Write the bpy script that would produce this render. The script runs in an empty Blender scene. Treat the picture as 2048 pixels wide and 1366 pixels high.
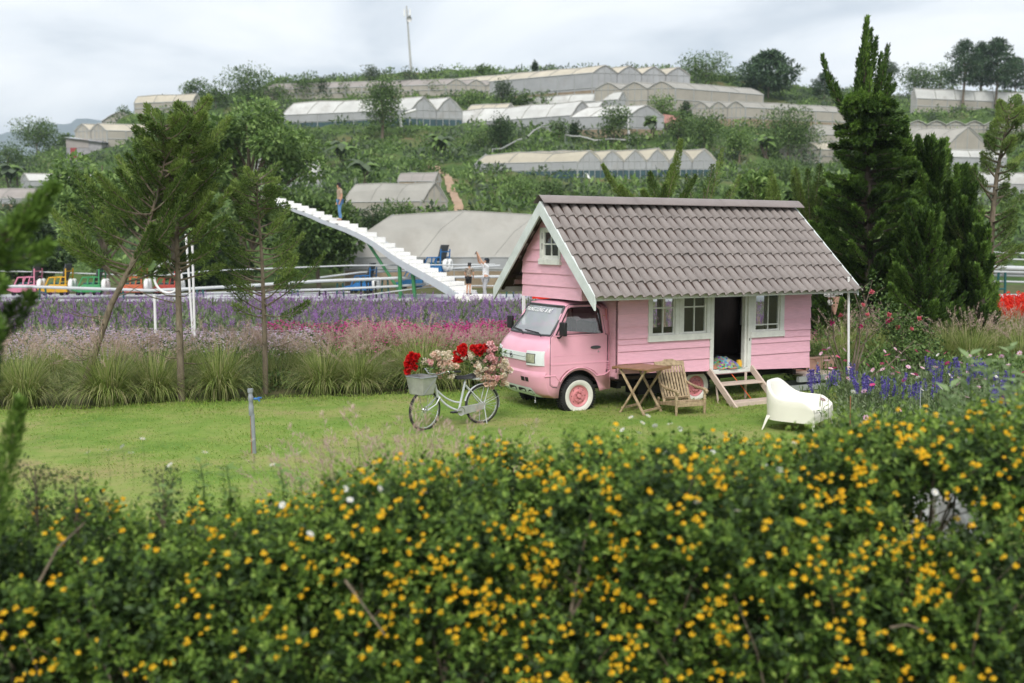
import bpy, bmesh, math, random
import numpy as np
from mathutils import Vector, Matrix

random.seed(11)
rng = np.random.default_rng(11)
S = bpy.context.scene
COL = S.collection
R = math.radians

# ------------------------------------------------------------ camera, sky, sun, exposure
H = 2.6                                   # camera height over the lawn, metres
FPX = 35 / 36 * 2048                      # focal length in photograph pixels
PITCH = math.atan(198 / FPX)
cam = bpy.data.cameras.new('camera')
cam.lens, cam.sensor_width = 35, 36
cam.clip_start, cam.clip_end = 0.1, 20000
cam.dof.use_dof = True
cam.dof.focus_distance = 15.6
cam.dof.aperture_fstop = 1.15
camo = bpy.data.objects.new('camera', cam)
camo.location = (0, 0, H)
camo.rotation_euler = (R(90) - PITCH, 0, 0)
COL.objects.link(camo)
S.camera = camo

SUN_EL, SUN_AZ = R(44), R(186)            # azimuth clockwise from +Y: behind the camera
W = bpy.data.worlds.new('World')
S.world = W
W.use_nodes = True
nt = W.node_tree
nt.nodes.clear()
_n = lambda t: nt.nodes.new(t)
out = _n('ShaderNodeOutputWorld')
bg = _n('ShaderNodeBackground')
bg.inputs['Strength'].default_value = 0.1
sky = _n('ShaderNodeTexSky')
sky.sky_type = 'NISHITA'
sky.sun_disc = False
sky.sun_elevation, sky.sun_rotation = SUN_EL, SUN_AZ
tc = _n('ShaderNodeTexCoord')
sep = _n('ShaderNodeSeparateXYZ')
nt.links.new(tc.outputs['Generated'], sep.inputs[0])
zz = _n('ShaderNodeMath'); zz.operation = 'MAXIMUM'; zz.inputs[1].default_value = 0.0
nt.links.new(sep.outputs['Z'], zz.inputs[0])
za = _n('ShaderNodeMath'); za.operation = 'ADD'; za.inputs[1].default_value = 0.16
nt.links.new(zz.outputs[0], za.inputs[0])
dv = [_n('ShaderNodeMath') for _ in range(2)]
for k, ax in enumerate('XY'):
    dv[k].operation = 'DIVIDE'
    nt.links.new(sep.outputs[ax], dv[k].inputs[0]); nt.links.new(za.outputs[0], dv[k].inputs[1])
cmb = _n('ShaderNodeCombineXYZ')
nt.links.new(dv[0].outputs[0], cmb.inputs[0]); nt.links.new(dv[1].outputs[0], cmb.inputs[1])
nz = _n('ShaderNodeTexNoise'); nz.inputs['Scale'].default_value = 1.15
nz.inputs['Detail'].default_value = 7; nz.inputs['Roughness'].default_value = 0.52
nz.inputs['Distortion'].default_value = 0.5
nt.links.new(cmb.outputs[0], nz.inputs['Vector'])
cr = _n('ShaderNodeValToRGB')
cr.color_ramp.elements[0].position, cr.color_ramp.elements[0].color = 0.37, (3.8, 4.15, 4.55, 1)
cr.color_ramp.elements[1].position, cr.color_ramp.elements[1].color = 0.66, (7.9, 7.85, 7.75, 1)
e = cr.color_ramp.elements.new(0.51); e.color = (6.3, 6.45, 6.6, 1)
nt.links.new(nz.outputs[0], cr.inputs[0])
mx = _n('ShaderNodeMix'); mx.data_type = 'RGBA'; mx.inputs[0].default_value = 0.93   # 93 % cloud cover
nt.links.new(sky.outputs[0], mx.inputs[6]); nt.links.new(cr.outputs[0], mx.inputs[7])
nt.links.new(mx.outputs[2], bg.inputs[0]); nt.links.new(bg.outputs[0], out.inputs[0])

sun = bpy.data.lights.new('sun', 'SUN')
sun.energy, sun.angle, sun.color = 1.5, R(22), (1, 0.97, 0.92)
suno = bpy.data.objects.new('sun', sun)
sd = Vector((math.sin(SUN_AZ) * math.cos(SUN_EL), math.cos(SUN_AZ) * math.cos(SUN_EL), math.sin(SUN_EL)))
suno.rotation_euler = sd.to_track_quat('Z', 'Y').to_euler()
suno.location = (0, 0, 60)
COL.objects.link(suno)
vs = S.view_settings
vs.view_transform, vs.look, vs.gamma, vs.use_curve_mapping = 'Standard', 'None', 1, False
vs.exposure = 0.93
S.cycles.max_bounces = 6
S.cycles.transparent_max_bounces = 10
S.cycles.diffuse_bounces = 3
S.cycles.glossy_bounces = 2
S.cycles.transmission_bounces = 4

# ------------------------------------------------------------ from photograph pixels to places
FW = Vector((0, math.cos(PITCH), -math.sin(PITCH)))
UP = Vector((0, math.sin(PITCH), math.cos(PITCH)))
def ray(px, py): return FW + Vector(((px - 1024) / FPX, 0, 0)) - UP * ((py - 683) / FPX)
def at(px, py, Y):
    d = ray(px, py); return Vector((0, 0, H)) + d * (Y / d.y)
def gnd(px, py, z=0.0):
    d = ray(px, py); return Vector((0, 0, H)) + d * ((z - H) / d.z)
def proj(p):
    q = Vector(p) - Vector((0, 0, H)); dep = q.dot(FW)
    return 1024 + FPX * q.x / dep, 683 - FPX * q.dot(UP) / dep

# ------------------------------------------------------------ objects
CH = {}
def link(o, parent=None):
    COL.objects.link(o)
    if parent is not None:
        o.parent = parent; CH.setdefault(parent, []).append(o)
    return o
def tag(o, label=None, cat=None, group=None, kind=None):
    for k, v in (('label', label), ('category', cat), ('group', group), ('kind', kind)):
        if v: o[k] = v
    return o
def thing(name, label, cat, loc=(0, 0, 0), rz=0.0, group=None):
    o = bpy.data.objects.new(name, None); o.empty_display_size = 0.2
    o.location = loc; o.rotation_euler = (0, 0, rz)
    return tag(link(o), label, cat, group)
def dup(o, parent=None, label=None):
    c = o.copy(); link(c, parent)
    if label: c['label'] = label
    for k in CH.get(o, []): dup(k, c)
    return c
def inst(name, data, loc, rot=(0, 0, 0), sc=(1, 1, 1), parent=None):
    o = bpy.data.objects.new(name, data); o.location = loc; o.rotation_euler = rot; o.scale = sc
    return link(o, parent)

class MB:
    """collects faces and links them as ONE mesh object"""
    def __init__(s): s.v, s.f, s.m, s.mi = [], [], [], 0
    def add(s, vs, fs):
        b = len(s.v); s.v += [tuple(p) for p in vs]
        s.f += [tuple(b + i for i in f) for f in fs]; s.m += [s.mi] * len(fs)
        return s
    def box(s, c, d, M=None):
        x, y, z = d[0] / 2, d[1] / 2, d[2] / 2
        vs = [Vector((i * x, j * y, k * z)) for k in (-1, 1) for j in (-1, 1) for i in (-1, 1)]
        if M is not None: vs = [M @ p for p in vs]
        c = Vector(c)
        return s.add([p + c for p in vs], [(0, 2, 3, 1), (4, 5, 7, 6), (0, 1, 5, 4), (2, 6, 7, 3), (0, 4, 6, 2), (1, 3, 7, 5)])
    def bb(s, a, b):
        return s.box([(a[i] + b[i]) / 2 for i in range(3)], [abs(b[i] - a[i]) for i in range(3)])
    def beam(s, a, b, w, h, up=(0, 0, 1)):
        a, b = Vector(a), Vector(b); d = b - a; L = d.length; x = d / L
        y = Vector(up).cross(x)
        if y.length < 1e-4: y = Vector((1, 0, 0)).cross(x)
        y.normalize(); z = x.cross(y)
        return s.box((a + b) / 2, (L, w, h), Matrix((x, y, z)).transposed())
    def tube(s, pts, r, n=6, cap=True):
        pts = [Vector(p) for p in pts]; m = len(pts)
        rs = [r] * m if isinstance(r, (int, float)) else list(r)
        vs, ref = [], None
        for i, p in enumerate(pts):
            t = (pts[min(i + 1, m - 1)] - pts[max(i - 1, 0)])
            if t.length < 1e-9: t = Vector((0, 0, 1))
            t.normalize()
            if ref is None: ref = Vector((1, 0, 0)) if abs(t.x) < 0.8 else Vector((0, 1, 0))
            a = t.cross(ref); a.normalize(); b = a.cross(t); ref = b
            for k in range(n):
                th = 2 * math.pi * k / n
                vs.append(p + (a * math.cos(th) + b * math.sin(th)) * rs[i])
        fs = [(i * n + k, i * n + (k + 1) % n, (i + 1) * n + (k + 1) % n, (i + 1) * n + k) for i in range(m - 1) for k in range(n)]
        if cap: fs += [tuple(range(n))[::-1], tuple((m - 1) * n + k for k in range(n))]
        return s.add(vs, fs)
    def ring(s, c, rad, r, ax=(0, 1, 0), n=28, k=6, sx=1.0):
        c, ax = Vector(c), Vector(ax).normalized()
        a = ax.orthogonal().normalized(); b = ax.cross(a)
        vs = []
        for i in range(n):
            t = 2 * math.pi * i / n; d = a * math.cos(t) + b * math.sin(t)
            for j in range(k):
                p = 2 * math.pi * j / k
                vs.append(c + d * (rad + r * math.cos(p)) + ax * (r * sx * math.sin(p)))
        return s.add(vs, [(i * k + j, i * k + (j + 1) % k, ((i + 1) % n) * k + (j + 1) % k, ((i + 1) % n) * k + j) for i in range(n) for j in range(k)])
    def lathe(s, prof, c=(0, 0, 0), ax=(0, 0, 1), n=20):
        c, ax = Vector(c), Vector(ax).normalized()
        a = ax.orthogonal().normalized(); b = ax.cross(a); m = len(prof); vs = []
        for r, z in prof:
            for k in range(n):
                t = 2 * math.pi * k / n
                vs.append(c + ax * z + (a * math.cos(t) + b * math.sin(t)) * r)
        return s.add(vs, [(i * n + k, i * n + (k + 1) % n, (i + 1) * n + (k + 1) % n, (i + 1) * n + k) for i in range(m - 1) for k in range(n)])
    def prism(s, poly, fn, t0, t1):
        """polygon in 2-D, fn(p, q, t) -> point, extruded from t0 to t1"""
        n = len(poly)
        vs = [fn(p, q, t0) for p, q in poly] + [fn(p, q, t1) for p, q in poly]
        return s.add(vs, [tuple(range(n))[::-1], tuple(range(n, 2 * n))] + [(i, (i + 1) % n, n + (i + 1) % n, n + i) for i in range(n)])
    def grid(s, P, closed=False):
        nu, nv = len(P), len(P[0]); vs = [q for row in P for q in row]
        fs = [(i * nv + j, i * nv + (j + 1) % nv, ((i + 1)) * nv + (j + 1) % nv, (i + 1) * nv + j)
              for i in range(nu - 1) for j in range(nv if closed else nv - 1)]
        return s.add(vs, fs)
    def mesh(s, name, mats, smooth=0):
        me = bpy.data.meshes.new(name); me.from_pydata(s.v, [], s.f)
        mats = mats if isinstance(mats, (list, tuple)) else [mats]
        for m in mats: me.materials.append(m)
        if len(mats) > 1: me.polygons.foreach_set('material_index', s.m)
        if smooth:
            me.polygons.foreach_set('use_smooth', [True] * len(s.f))
            me.set_sharp_from_angle(angle=R(smooth))
        me.update(); return me
    def build(s, name, mats, parent=None, smooth=0, bevel=0, kind=None):
        o = bpy.data.objects.new(name, s.mesh(name, mats, smooth))
        if kind: o['kind'] = kind
        if bevel:
            m = o.modifiers.new('bevel', 'BEVEL'); m.width = bevel; m.segments = 2; m.limit_method = 'ANGLE'; m.angle_limit = R(40)
        return link(o, parent)

def norm(a): return a / np.maximum(np.linalg.norm(a, axis=-1, keepdims=True), 1e-9)
def rdir(n):
    return norm(rng.normal(size=(n, 3)))
def np_mesh(name, V, F, mats, mi=None, smooth=False):
    """V (n,3); F (m,3) triangles"""
    me = bpy.data.meshes.new(name)
    me.vertices.add(len(V)); me.vertices.foreach_set('co', np.ascontiguousarray(V, dtype=np.float32).ravel())
    m = len(F)
    me.loops.add(m * 3); me.loops.foreach_set('vertex_index', np.ascontiguousarray(F, dtype=np.int32).ravel())
    me.polygons.add(m); me.polygons.foreach_set('loop_start', np.arange(0, m * 3, 3, dtype=np.int32))
    for k in (mats if isinstance(mats, (list, tuple)) else [mats]): me.materials.append(k)
    if mi is not None: me.polygons.foreach_set('material_index', np.ascontiguousarray(mi, dtype=np.int32))
    if smooth: me.polygons.foreach_set('use_smooth', np.ones(m, dtype=bool))
    me.update(calc_edges=True); return me
def leaf_arrays(P, D, N, L, Wd, fold=0.18):
    n = len(P); P = np.asarray(P, float); D = norm(np.asarray(D, float))
    Sd = norm(np.cross(D, N)); Nn = np.cross(Sd, D)
    L = np.broadcast_to(np.asarray(L, float), (n,))[:, None]; Wd = np.broadcast_to(np.asarray(Wd, float), (n,))[:, None]
    V = np.empty((n, 4, 3))
    V[:, 0] = P; V[:, 2] = P + D * L
    mid = P + D * L * 0.48 + Nn * Wd * fold
    V[:, 1] = mid + Sd * Wd * 0.5; V[:, 3] = mid - Sd * Wd * 0.5
    i = np.arange(n)[:, None] * 4
    F = np.concatenate([i + np.array([[0, 1, 2]]), i + np.array([[0, 2, 3]])], 1).reshape(-1, 3)
    return V.reshape(-1, 3), F
def leaf_mesh(name, sets, mats):
    """sets: list of (P, D, N, L, W) per material"""
    Vs, Fs, M, b = [], [], [], 0
    for k, st in enumerate(sets):
        if len(st[0]) == 0: continue
        V, F = leaf_arrays(*st); Vs.append(V); Fs.append(F + b); M.append(np.full(len(F), k)); b += len(V)
    return np_mesh(name, np.concatenate(Vs), np.concatenate(Fs), mats, np.concatenate(M))
def tile_mesh(name, tmpl, mats, pos, rz, sc):
    """repeat a template (V, F, M) at many places as one mesh"""
    V, F, M = tmpl; n = len(pos); c, s_ = np.cos(rz)[:, None], np.sin(rz)[:, None]
    x, y, z = V[:, 0][None], V[:, 1][None], V[:, 2][None]
    sc = np.asarray(sc)[:, None]
    X = (x * c - y * s_) * sc + pos[:, 0:1]; Y = (x * s_ + y * c) * sc + pos[:, 1:2]; Z = z * sc + pos[:, 2:3]
    VV = np.stack([X, Y, Z], -1).reshape(-1, 3)
    FF = (F[None] + (np.arange(n) * len(V))[:, None, None]).reshape(-1, 3)
    return np_mesh(name, VV, FF, mats, np.tile(M, n))
def tmpl_of(sets):
    Vs, Fs, M, b = [], [], [], 0
    for k, st in enumerate(sets):
        if len(st[0]) == 0: continue
        V, F = leaf_arrays(*st); Vs.append(V); Fs.append(F + b); M.append(np.full(len(F), k)); b += len(V)
    return np.concatenate(Vs), np.concatenate(Fs), np.concatenate(M)

# ------------------------------------------------------------ materials
def mat(name, col, rough=0.6, var=0.12, scale=6.0, bump=0.0, bscale=40.0, metal=0.0, stretch=None, col2=None, spec=0.4, coat=0.0, dirt=None, orand=0.0):
    m = bpy.data.materials.new(name); m.use_nodes = True; t = m.node_tree; b = t.nodes['Principled BSDF']
    b.inputs['Roughness'].default_value = rough; b.inputs['Metallic'].default_value = metal
    b.inputs['Specular IOR Level'].default_value = spec; b.inputs['Coat Weight'].default_value = coat
    c = t.nodes.new('ShaderNodeTexCoord'); mp = t.nodes.new('ShaderNodeMapping')
    t.links.new(c.outputs['Object'], mp.inputs[0])
    if stretch: mp.inputs['Scale'].default_value = stretch
    n = t.nodes.new('ShaderNodeTexNoise'); n.inputs['Scale'].default_value = scale; n.inputs['Detail'].default_value = 6
    n.inputs['Roughness'].default_value = 0.62
    t.links.new(mp.outputs[0], n.inputs['Vector'])
    rp = t.nodes.new('ShaderNodeValToRGB')
    a = [max(0, x * (1 - var * 1.6)) for x in col]; z = [min(1, x * (1 + var)) for x in (col2 or col)]
    rp.color_ramp.elements[0].position, rp.color_ramp.elements[0].color = 0.3, (*a, 1)
    rp.color_ramp.elements[1].position, rp.color_ramp.elements[1].color = 0.68, (*z, 1)
    t.links.new(n.outputs[0], rp.inputs[0]); last = rp.outputs[0]
    if dirt:
        n3 = t.nodes.new('ShaderNodeTexNoise'); n3.inputs['Scale'].default_value = dirt[1]; n3.inputs['Detail'].default_value = 8
        n3.inputs['Roughness'].default_value = 0.7
        t.links.new(mp.outputs[0], n3.inputs['Vector'])
        r3 = t.nodes.new('ShaderNodeValToRGB'); r3.color_ramp.elements[0].position = 0.52; r3.color_ramp.elements[1].position = 0.78
        r3.color_ramp.elements[1].color = (dirt[2],) * 3 + (1,)
        t.links.new(n3.outputs[0], r3.inputs[0])
        mm = t.nodes.new('ShaderNodeMix'); mm.data_type = 'RGBA'; mm.inputs[7].default_value = (*dirt[0], 1)
        t.links.new(r3.outputs[0], mm.inputs[0]); t.links.new(last, mm.inputs[6]); last = mm.outputs[2]
    if orand:                                                                # each piece a little lighter or darker
        oi = t.nodes.new('ShaderNodeObjectInfo'); mr = t.nodes.new('ShaderNodeMapRange'); mr.inputs[3].default_value, mr.inputs[4].default_value = 1 - orand, 1 + orand
        t.links.new(oi.outputs['Random'], mr.inputs[0]); hv = t.nodes.new('ShaderNodeHueSaturation'); t.links.new(mr.outputs[0], hv.inputs['Value']); t.links.new(last, hv.inputs['Color']); last = hv.outputs[0]
    t.links.new(last, b.inputs['Base Color'])
    if bump:
        n2 = t.nodes.new('ShaderNodeTexNoise'); n2.inputs['Scale'].default_value = bscale; n2.inputs['Detail'].default_value = 4
        t.links.new(mp.outputs[0], n2.inputs['Vector'])
        bp = t.nodes.new('ShaderNodeBump'); bp.inputs['Strength'].default_value = bump; bp.inputs['Distance'].default_value = 0.02
        t.links.new(n2.outputs[0], bp.inputs['Height']); t.links.new(bp.outputs[0], b.inputs['Normal'])
    return m
def leafmat(name, cols, trans=0.3, rough=0.55, spec=0.3):
    m = bpy.data.materials.new(name); m.use_nodes = True; t = m.node_tree; b = t.nodes['Principled BSDF']
    g = t.nodes.new('ShaderNodeNewGeometry'); rp = t.nodes.new('ShaderNodeValToRGB'); el = rp.color_ramp.elements
    for i, c in enumerate(cols):
        p = i / max(1, len(cols) - 1)
        e_ = el[0] if i == 0 else (el[len(el) - 1] if i == len(cols) - 1 else el.new(p))
        e_.position = p; e_.color = (*c, 1)
    t.links.new(g.outputs['Random Per Island'], rp.inputs[0])
    t.links.new(rp.outputs[0], b.inputs['Base Color']); b.inputs['Roughness'].default_value = rough
    b.inputs['Specular IOR Level'].default_value = spec
    if trans:
        tr = t.nodes.new('ShaderNodeBsdfTranslucent'); t.links.new(rp.outputs[0], tr.inputs[0])
        mx_ = t.nodes.new('ShaderNodeMixShader'); mx_.inputs[0].default_value = trans
        t.links.new(b.outputs[0], mx_.inputs[1]); t.links.new(tr.outputs[0], mx_.inputs[2])
        t.links.new(mx_.outputs[0], t.nodes['Material Output'].inputs[0])
    return m
def glassmat(name, tint=(0.9, 0.92, 0.92), clear=0.85, haze=(0.6, 0.63, 0.65), hz=0.0, rough=0.03):
    m = bpy.data.materials.new(name); m.use_nodes = True; t = m.node_tree; t.nodes.clear()
    o = t.nodes.new('ShaderNodeOutputMaterial'); tr = t.nodes.new('ShaderNodeBsdfTransparent'); tr.inputs[0].default_value = (*tint, 1)
    gl = t.nodes.new('ShaderNodeBsdfGlossy'); gl.inputs['Roughness'].default_value = rough
    df = t.nodes.new('ShaderNodeBsdfDiffuse'); df.inputs[0].default_value = (*haze, 1)
    a = t.nodes.new('ShaderNodeMixShader'); a.inputs[0].default_value = 1 - clear
    t.links.new(tr.outputs[0], a.inputs[1]); t.links.new(gl.outputs[0], a.inputs[2])
    c = t.nodes.new('ShaderNodeMixShader'); c.inputs[0].default_value = hz
    t.links.new(a.outputs[0], c.inputs[1]); t.links.new(df.outputs[0], c.inputs[2]); t.links.new(c.outputs[0], o.inputs[0])
    return m
M = {}
M['pink'] = mat('pink_car_paint', (0.79, 0.39, 0.49), 0.32, 0.05, 3, coat=0.4, dirt=((0.56, 0.32, 0.33), 6, 0.4))
M['pinkboard'] = mat('pink_board_paint', (0.81, 0.45, 0.54), 0.42, 0.06, 5, 0.25, 60, stretch=(1, 1, 7), dirt=((0.60, 0.31, 0.33), 4, 0.4), orand=0.05)
M['whitewood'] = mat('white_painted_wood', (0.68, 0.68, 0.63), 0.6, 0.07, 8, 0.15, 60, dirt=((0.42, 0.41, 0.36), 10, 0.4))
M['barge'] = mat('grey_white_fascia_paint', (0.62, 0.66, 0.64), 0.6, 0.08, 5, 0.1, 40, dirt=((0.4, 0.42, 0.38), 8, 0.4))
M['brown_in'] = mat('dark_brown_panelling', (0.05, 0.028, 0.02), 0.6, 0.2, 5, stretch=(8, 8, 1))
M['tile'] = mat('brown_grey_roof_tile', (0.225, 0.195, 0.182), 0.62, 0.12, 7, 0.3, 70, dirt=((0.30, 0.28, 0.25), 5, 0.5), orand=0.08)
M['ridge'] = mat('brown_ridge_metal', (0.22, 0.185, 0.175), 0.42, 0.08, 4, dirt=((0.3, 0.27, 0.25), 6, 0.4))
M['rubber'] = mat('tyre_rubber', (0.022, 0.022, 0.022), 0.8, 0.2, 12, 0.5, 60, dirt=((0.09, 0.075, 0.06), 10, 0.6))
M['whitewall'] = mat('white_tyre_band', (0.72, 0.70, 0.64), 0.6, 0.06, 10, dirt=((0.45, 0.4, 0.34), 9, 0.5))
M['rimpink'] = mat('pink_rim_paint', (0.66, 0.25, 0.27), 0.45, 0.1, 12, dirt=((0.35, 0.14, 0.1), 12, 0.6))
M['black'] = mat('black_plastic', (0.015, 0.015, 0.016), 0.45, 0.2, 10)
M['seal'] = mat('dark_grey_rubber_seal', (0.06, 0.065, 0.07), 0.5, 0.1, 10)
M['dark'] = mat('dark_chassis_metal', (0.02, 0.018, 0.016), 0.7, 0.3, 8)
M['whitepl'] = mat('white_plastic_trim', (0.72, 0.76, 0.75), 0.4, 0.05, 6, dirt=((0.5, 0.52, 0.48), 10, 0.4))
M['lens'] = mat('headlight_lens', (0.42, 0.42, 0.30), 0.08, 0.35, 9, spec=0.8, coat=0.6)
M['amber'] = mat('amber_marker_lens', (0.5, 0.3, 0.08), 0.2, 0.1, 10)
M['glass'] = glassmat('clear_window_glass', clear=0.9)
M['wsglass'] = glassmat('dusty_windscreen_glass', (0.75, 0.8, 0.8), 0.66, (0.58, 0.63, 0.65), 0.34, 0.06)
M['sideglass'] = glassmat('cab_side_glass', (0.7, 0.72, 0.72), 0.9)
M['print'] = mat('white_lettering', (0.85, 0.85, 0.85), 0.6, 0.02)
M['grey_in'] = mat('grey_upholstery', (0.12, 0.12, 0.12), 0.8, 0.15, 9)
M['wood'] = mat('weathered_teak', (0.33, 0.235, 0.135), 0.65, 0.22, 6, 0.2, 50, stretch=(3, 3, 3), col2=(0.42, 0.32, 0.2))
M['woodtop'] = mat('oiled_brown_table_top', (0.27, 0.15, 0.075), 0.4, 0.2, 8, 0.1, 50)
M['palewood'] = mat('pale_whitewashed_wood', (0.62, 0.5, 0.42), 0.65, 0.14, 7, 0.2, 50, dirt=((0.42, 0.3, 0.22), 7, 0.5))
M['plank'] = mat('bare_tan_plank', (0.5, 0.33, 0.2), 0.7, 0.15, 7, 0.2, 50)
M['tubwhite'] = mat('cream_white_plastic', (0.8, 0.77, 0.68), 0.36, 0.03, 4)
M['bike'] = mat('silver_white_bike_paint', (0.62, 0.64, 0.66), 0.3, 0.06, 10, metal=0.25)
M['chrome'] = mat('worn_chrome', (0.6, 0.6, 0.6), 0.25, 0.1, 12, metal=0.9)
M['galv'] = mat('dull_galvanised_steel', (0.42, 0.42, 0.40), 0.5, 0.14, 8, metal=0.35)
M['pvc'] = mat('grey_pvc', (0.25, 0.27, 0.29), 0.5, 0.1, 10)
M['rust'] = mat('rusty_steel', (0.3, 0.13, 0.06), 0.8, 0.25, 12)
M['bluepl'] = mat('blue_plastic', (0.04, 0.16, 0.45), 0.4, 0.1)
M['terracotta'] = mat('pale_terracotta', (0.55, 0.33, 0.25), 0.8, 0.12, 8, 0.2, 40, dirt=((0.35, 0.28, 0.2), 8, 0.6))
M['greywood'] = mat('grey_painted_timber', (0.33, 0.35, 0.34), 0.7, 0.12, 7, 0.1, 40)
M['bark'] = mat('grey_brown_bark', (0.17, 0.135, 0.095), 0.9, 0.3, 14, 0.8, 40, stretch=(1, 1, 0.35), dirt=((0.27, 0.26, 0.2), 12, 0.6))
M['barkdark'] = mat('dark_bark', (0.07, 0.055, 0.04), 0.9, 0.3, 10, 0.6, 30, stretch=(1, 1, 0.35))
M['whitepaint'] = mat('white_painted_steel', (0.74, 0.74, 0.72), 0.5, 0.06, 5, dirt=((0.45, 0.45, 0.42), 5, 0.5))
M['treadwhite'] = mat('white_stair_paint', (0.86, 0.85, 0.82), 0.6, 0.04, 4, dirt=((0.6, 0.58, 0.5), 4, 0.4))
M['greysteel'] = mat('grey_shaded_stringer', (0.42, 0.44, 0.47), 0.6, 0.05, 4, dirt=((0.34, 0.46, 0.46), 4, 0.4))  # grey stringer, darkened further to paint in the stair's shaded side
M['greenpost'] = mat('green_painted_steel', (0.04, 0.2, 0.07), 0.5, 0.1, 6)
M['tealpost'] = mat('dark_teal_steel', (0.015, 0.09, 0.09), 0.5, 0.1, 6)
M['railgrey'] = mat('pale_grey_pipe_paint', (0.5, 0.52, 0.53), 0.45, 0.06, 5, dirt=((0.36, 0.36, 0.35), 5, 0.5))
M['skin'] = mat('skin', (0.50, 0.27, 0.17), 0.55, 0.05)
# ------------------------------------------------------------ the land: lawn, garden, terraced hill
RX = np.array([-3000, -400, 0, 130, 200, 300, 400, 550, 900, 1400, 1600, 1800, 2048, 2500, 5000])
RY = np.array([450, 400, 345, 300, 268, 225, 198, 172, 150, 152, 185, 200, 190, 195, 260])
YK = np.array([60, 64, 70, 80, 92, 110, 125, 140, 155, 175.])
PK = np.array([556, 500, 445, 395, 350, 292, 245, 208, 170, 145.])
PADS = []
def bumps(X, Y):
    return (np.sin(X * 0.31 + 1.3) * np.cos(Y * 0.27 + X * 0.11) + 0.6 * np.sin(X * 0.83 + Y * 0.71) + 0.4 * np.cos(X * 1.7 - Y * 1.3))
def zflat(Y):
    t = np.clip((Y - 24) / 14, 0, 1); return 0.2 * t * t * (3 - 2 * t)
def terrain(X, Y, pads=False):
    X, Y = np.asarray(X, float), np.asarray(Y, float)
    Yc = np.clip(Y, 60, 175); px = 1024 + FPX * X / np.maximum(Y, 20)
    rf = (560 - np.interp(px, RX, RY)) / (560 - 145)
    py = 560 - (560 - np.interp(Yc, YK, PK)) * rf
    zh = H + (485 - py) / FPX * Yc
    zh = zh - np.maximum(Y - 175, 0) * 0.16
    zh = zh + bumps(X, Y) * 0.28 * np.clip((Y - 62) / 10, 0, 1)
    z0 = zflat(Y)
    t = np.clip((Y - 57) / 3, 0, 1)
    z = z0 * (1 - t) + zh * t
    if pads:
        for (cx, cy, ax, ay, bx, by, la, lb, pz) in PADS:
            det = ax * by - ay * bx
            dx, dy = X - cx, Y - cy
            a = (dx * by - dy * bx) / det; b = (ax * dy - ay * dx) / det
            da = np.maximum(np.maximum(-0.6 - a, a - la - 0.6), 0); db = np.maximum(np.maximum(-0.8 - b, b - lb - 0.6), 0)
            w = np.clip(1 - np.hypot(da, db) / 3.2, 0, 1); w = w * w * (3 - 2 * w)
            z = z * (1 - w) + (pz - 0.05) * w
    return z
_YY = np.arange(26, 260, 0.25)
def hit(px, py):
    d = ray(px, py); t = _YY / d.y
    X, Z = d.x * t, H + d.z * t
    k = np.nonzero(Z <= terrain(X, _YY))[0]
    Y = _YY[k[0]] if len(k) else 172.0
    return at(px, py, Y)

# --- plastic greenhouses
def film(name, col, stripe=0.07):
    m = mat(name, col, 0.45, 0.10, 0.5, dirt=((0.32, 0.29, 0.25), 0.45, 0.8), spec=0.3)
    t = m.node_tree; b = t.nodes['Principled BSDF']
    tr = t.nodes.new('ShaderNodeBsdfTranslucent'); tr.inputs[0].default_value = (*col, 1)
    x = t.nodes.new('ShaderNodeMixShader'); x.inputs[0].default_value = 0.22
    t.links.new(b.outputs[0], x.inputs[1]); t.links.new(tr.outputs[0], x.inputs[2]); t.links.new(x.outputs[0], t.nodes['Material Output'].inputs[0])
    return m
FILM = {'w': film('white_plastic_film', (0.70, 0.70, 0.675)), 'b': film('beige_aged_film', (0.64, 0.585, 0.475)),
        'g': film('pale_grey_film', (0.44, 0.425, 0.385)), 'p': film('pinkish_grey_film', (0.42, 0.38, 0.36))}
WALL = {'w': film('clear_grey_wall_film', (0.42, 0.43, 0.435)), 'b': film('beige_wall_film', (0.43, 0.40, 0.34)), 'd': mat('dark_shade_netting', (0.04, 0.08, 0.09), 0.8, 0.2, 1.5),
        'k': mat('brown_shade_netting', (0.27, 0.21, 0.14), 0.8, 0.2, 1.2)}
M['ghrib'] = mat('taut_film_over_rib', (0.36, 0.35, 0.32), 0.6, 0.1)
M['ghframe'] = mat('grey_frame_pipe', (0.36, 0.37, 0.36), 0.5, 0.1)
def reach(C, ang, px):
    """distance along a level direction until the given photo column"""
    d = Vector((math.cos(R(ang)), math.sin(R(ang)), 0)); lo, hi = 0.0, 90.0
    s = 1 if px > proj(C)[0] else -1
    for _ in range(40):
        m_ = (lo + hi) / 2; q = C + d * m_
        if q.y < 5 or (proj(q)[0] - px) * s > 0: hi = m_
        else: lo = m_
    return (lo + hi) / 2
GH = []
def greenhouse(label, px, pe, pb, aA, pxA, n, aB, pxB, rise, roof='w', wall='w', low=None, sag=0.16, Y=None, lenB=None):
    C = at(px, pb, Y) if Y else hit(px, pb)
    h = (pb - pe) / FPX * C.y
    la = reach(C, aA, pxA); lb = lenB or reach(C, aB, pxB)
    a = Vector((math.cos(R(aA)), math.sin(R(aA)), 0)); b = Vector((math.cos(R(aB)), math.sin(R(aB)), 0))
    rz = rise * (0.8 if n > 1 else 1) / FPX * C.y
    PADS.append((C.x, C.y, a.x, a.y, b.x, b.y, la, lb, C.z))
    GH.append((label, C, h, a, b, la, lb, n, rz, roof, wall, low, sag))
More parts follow.
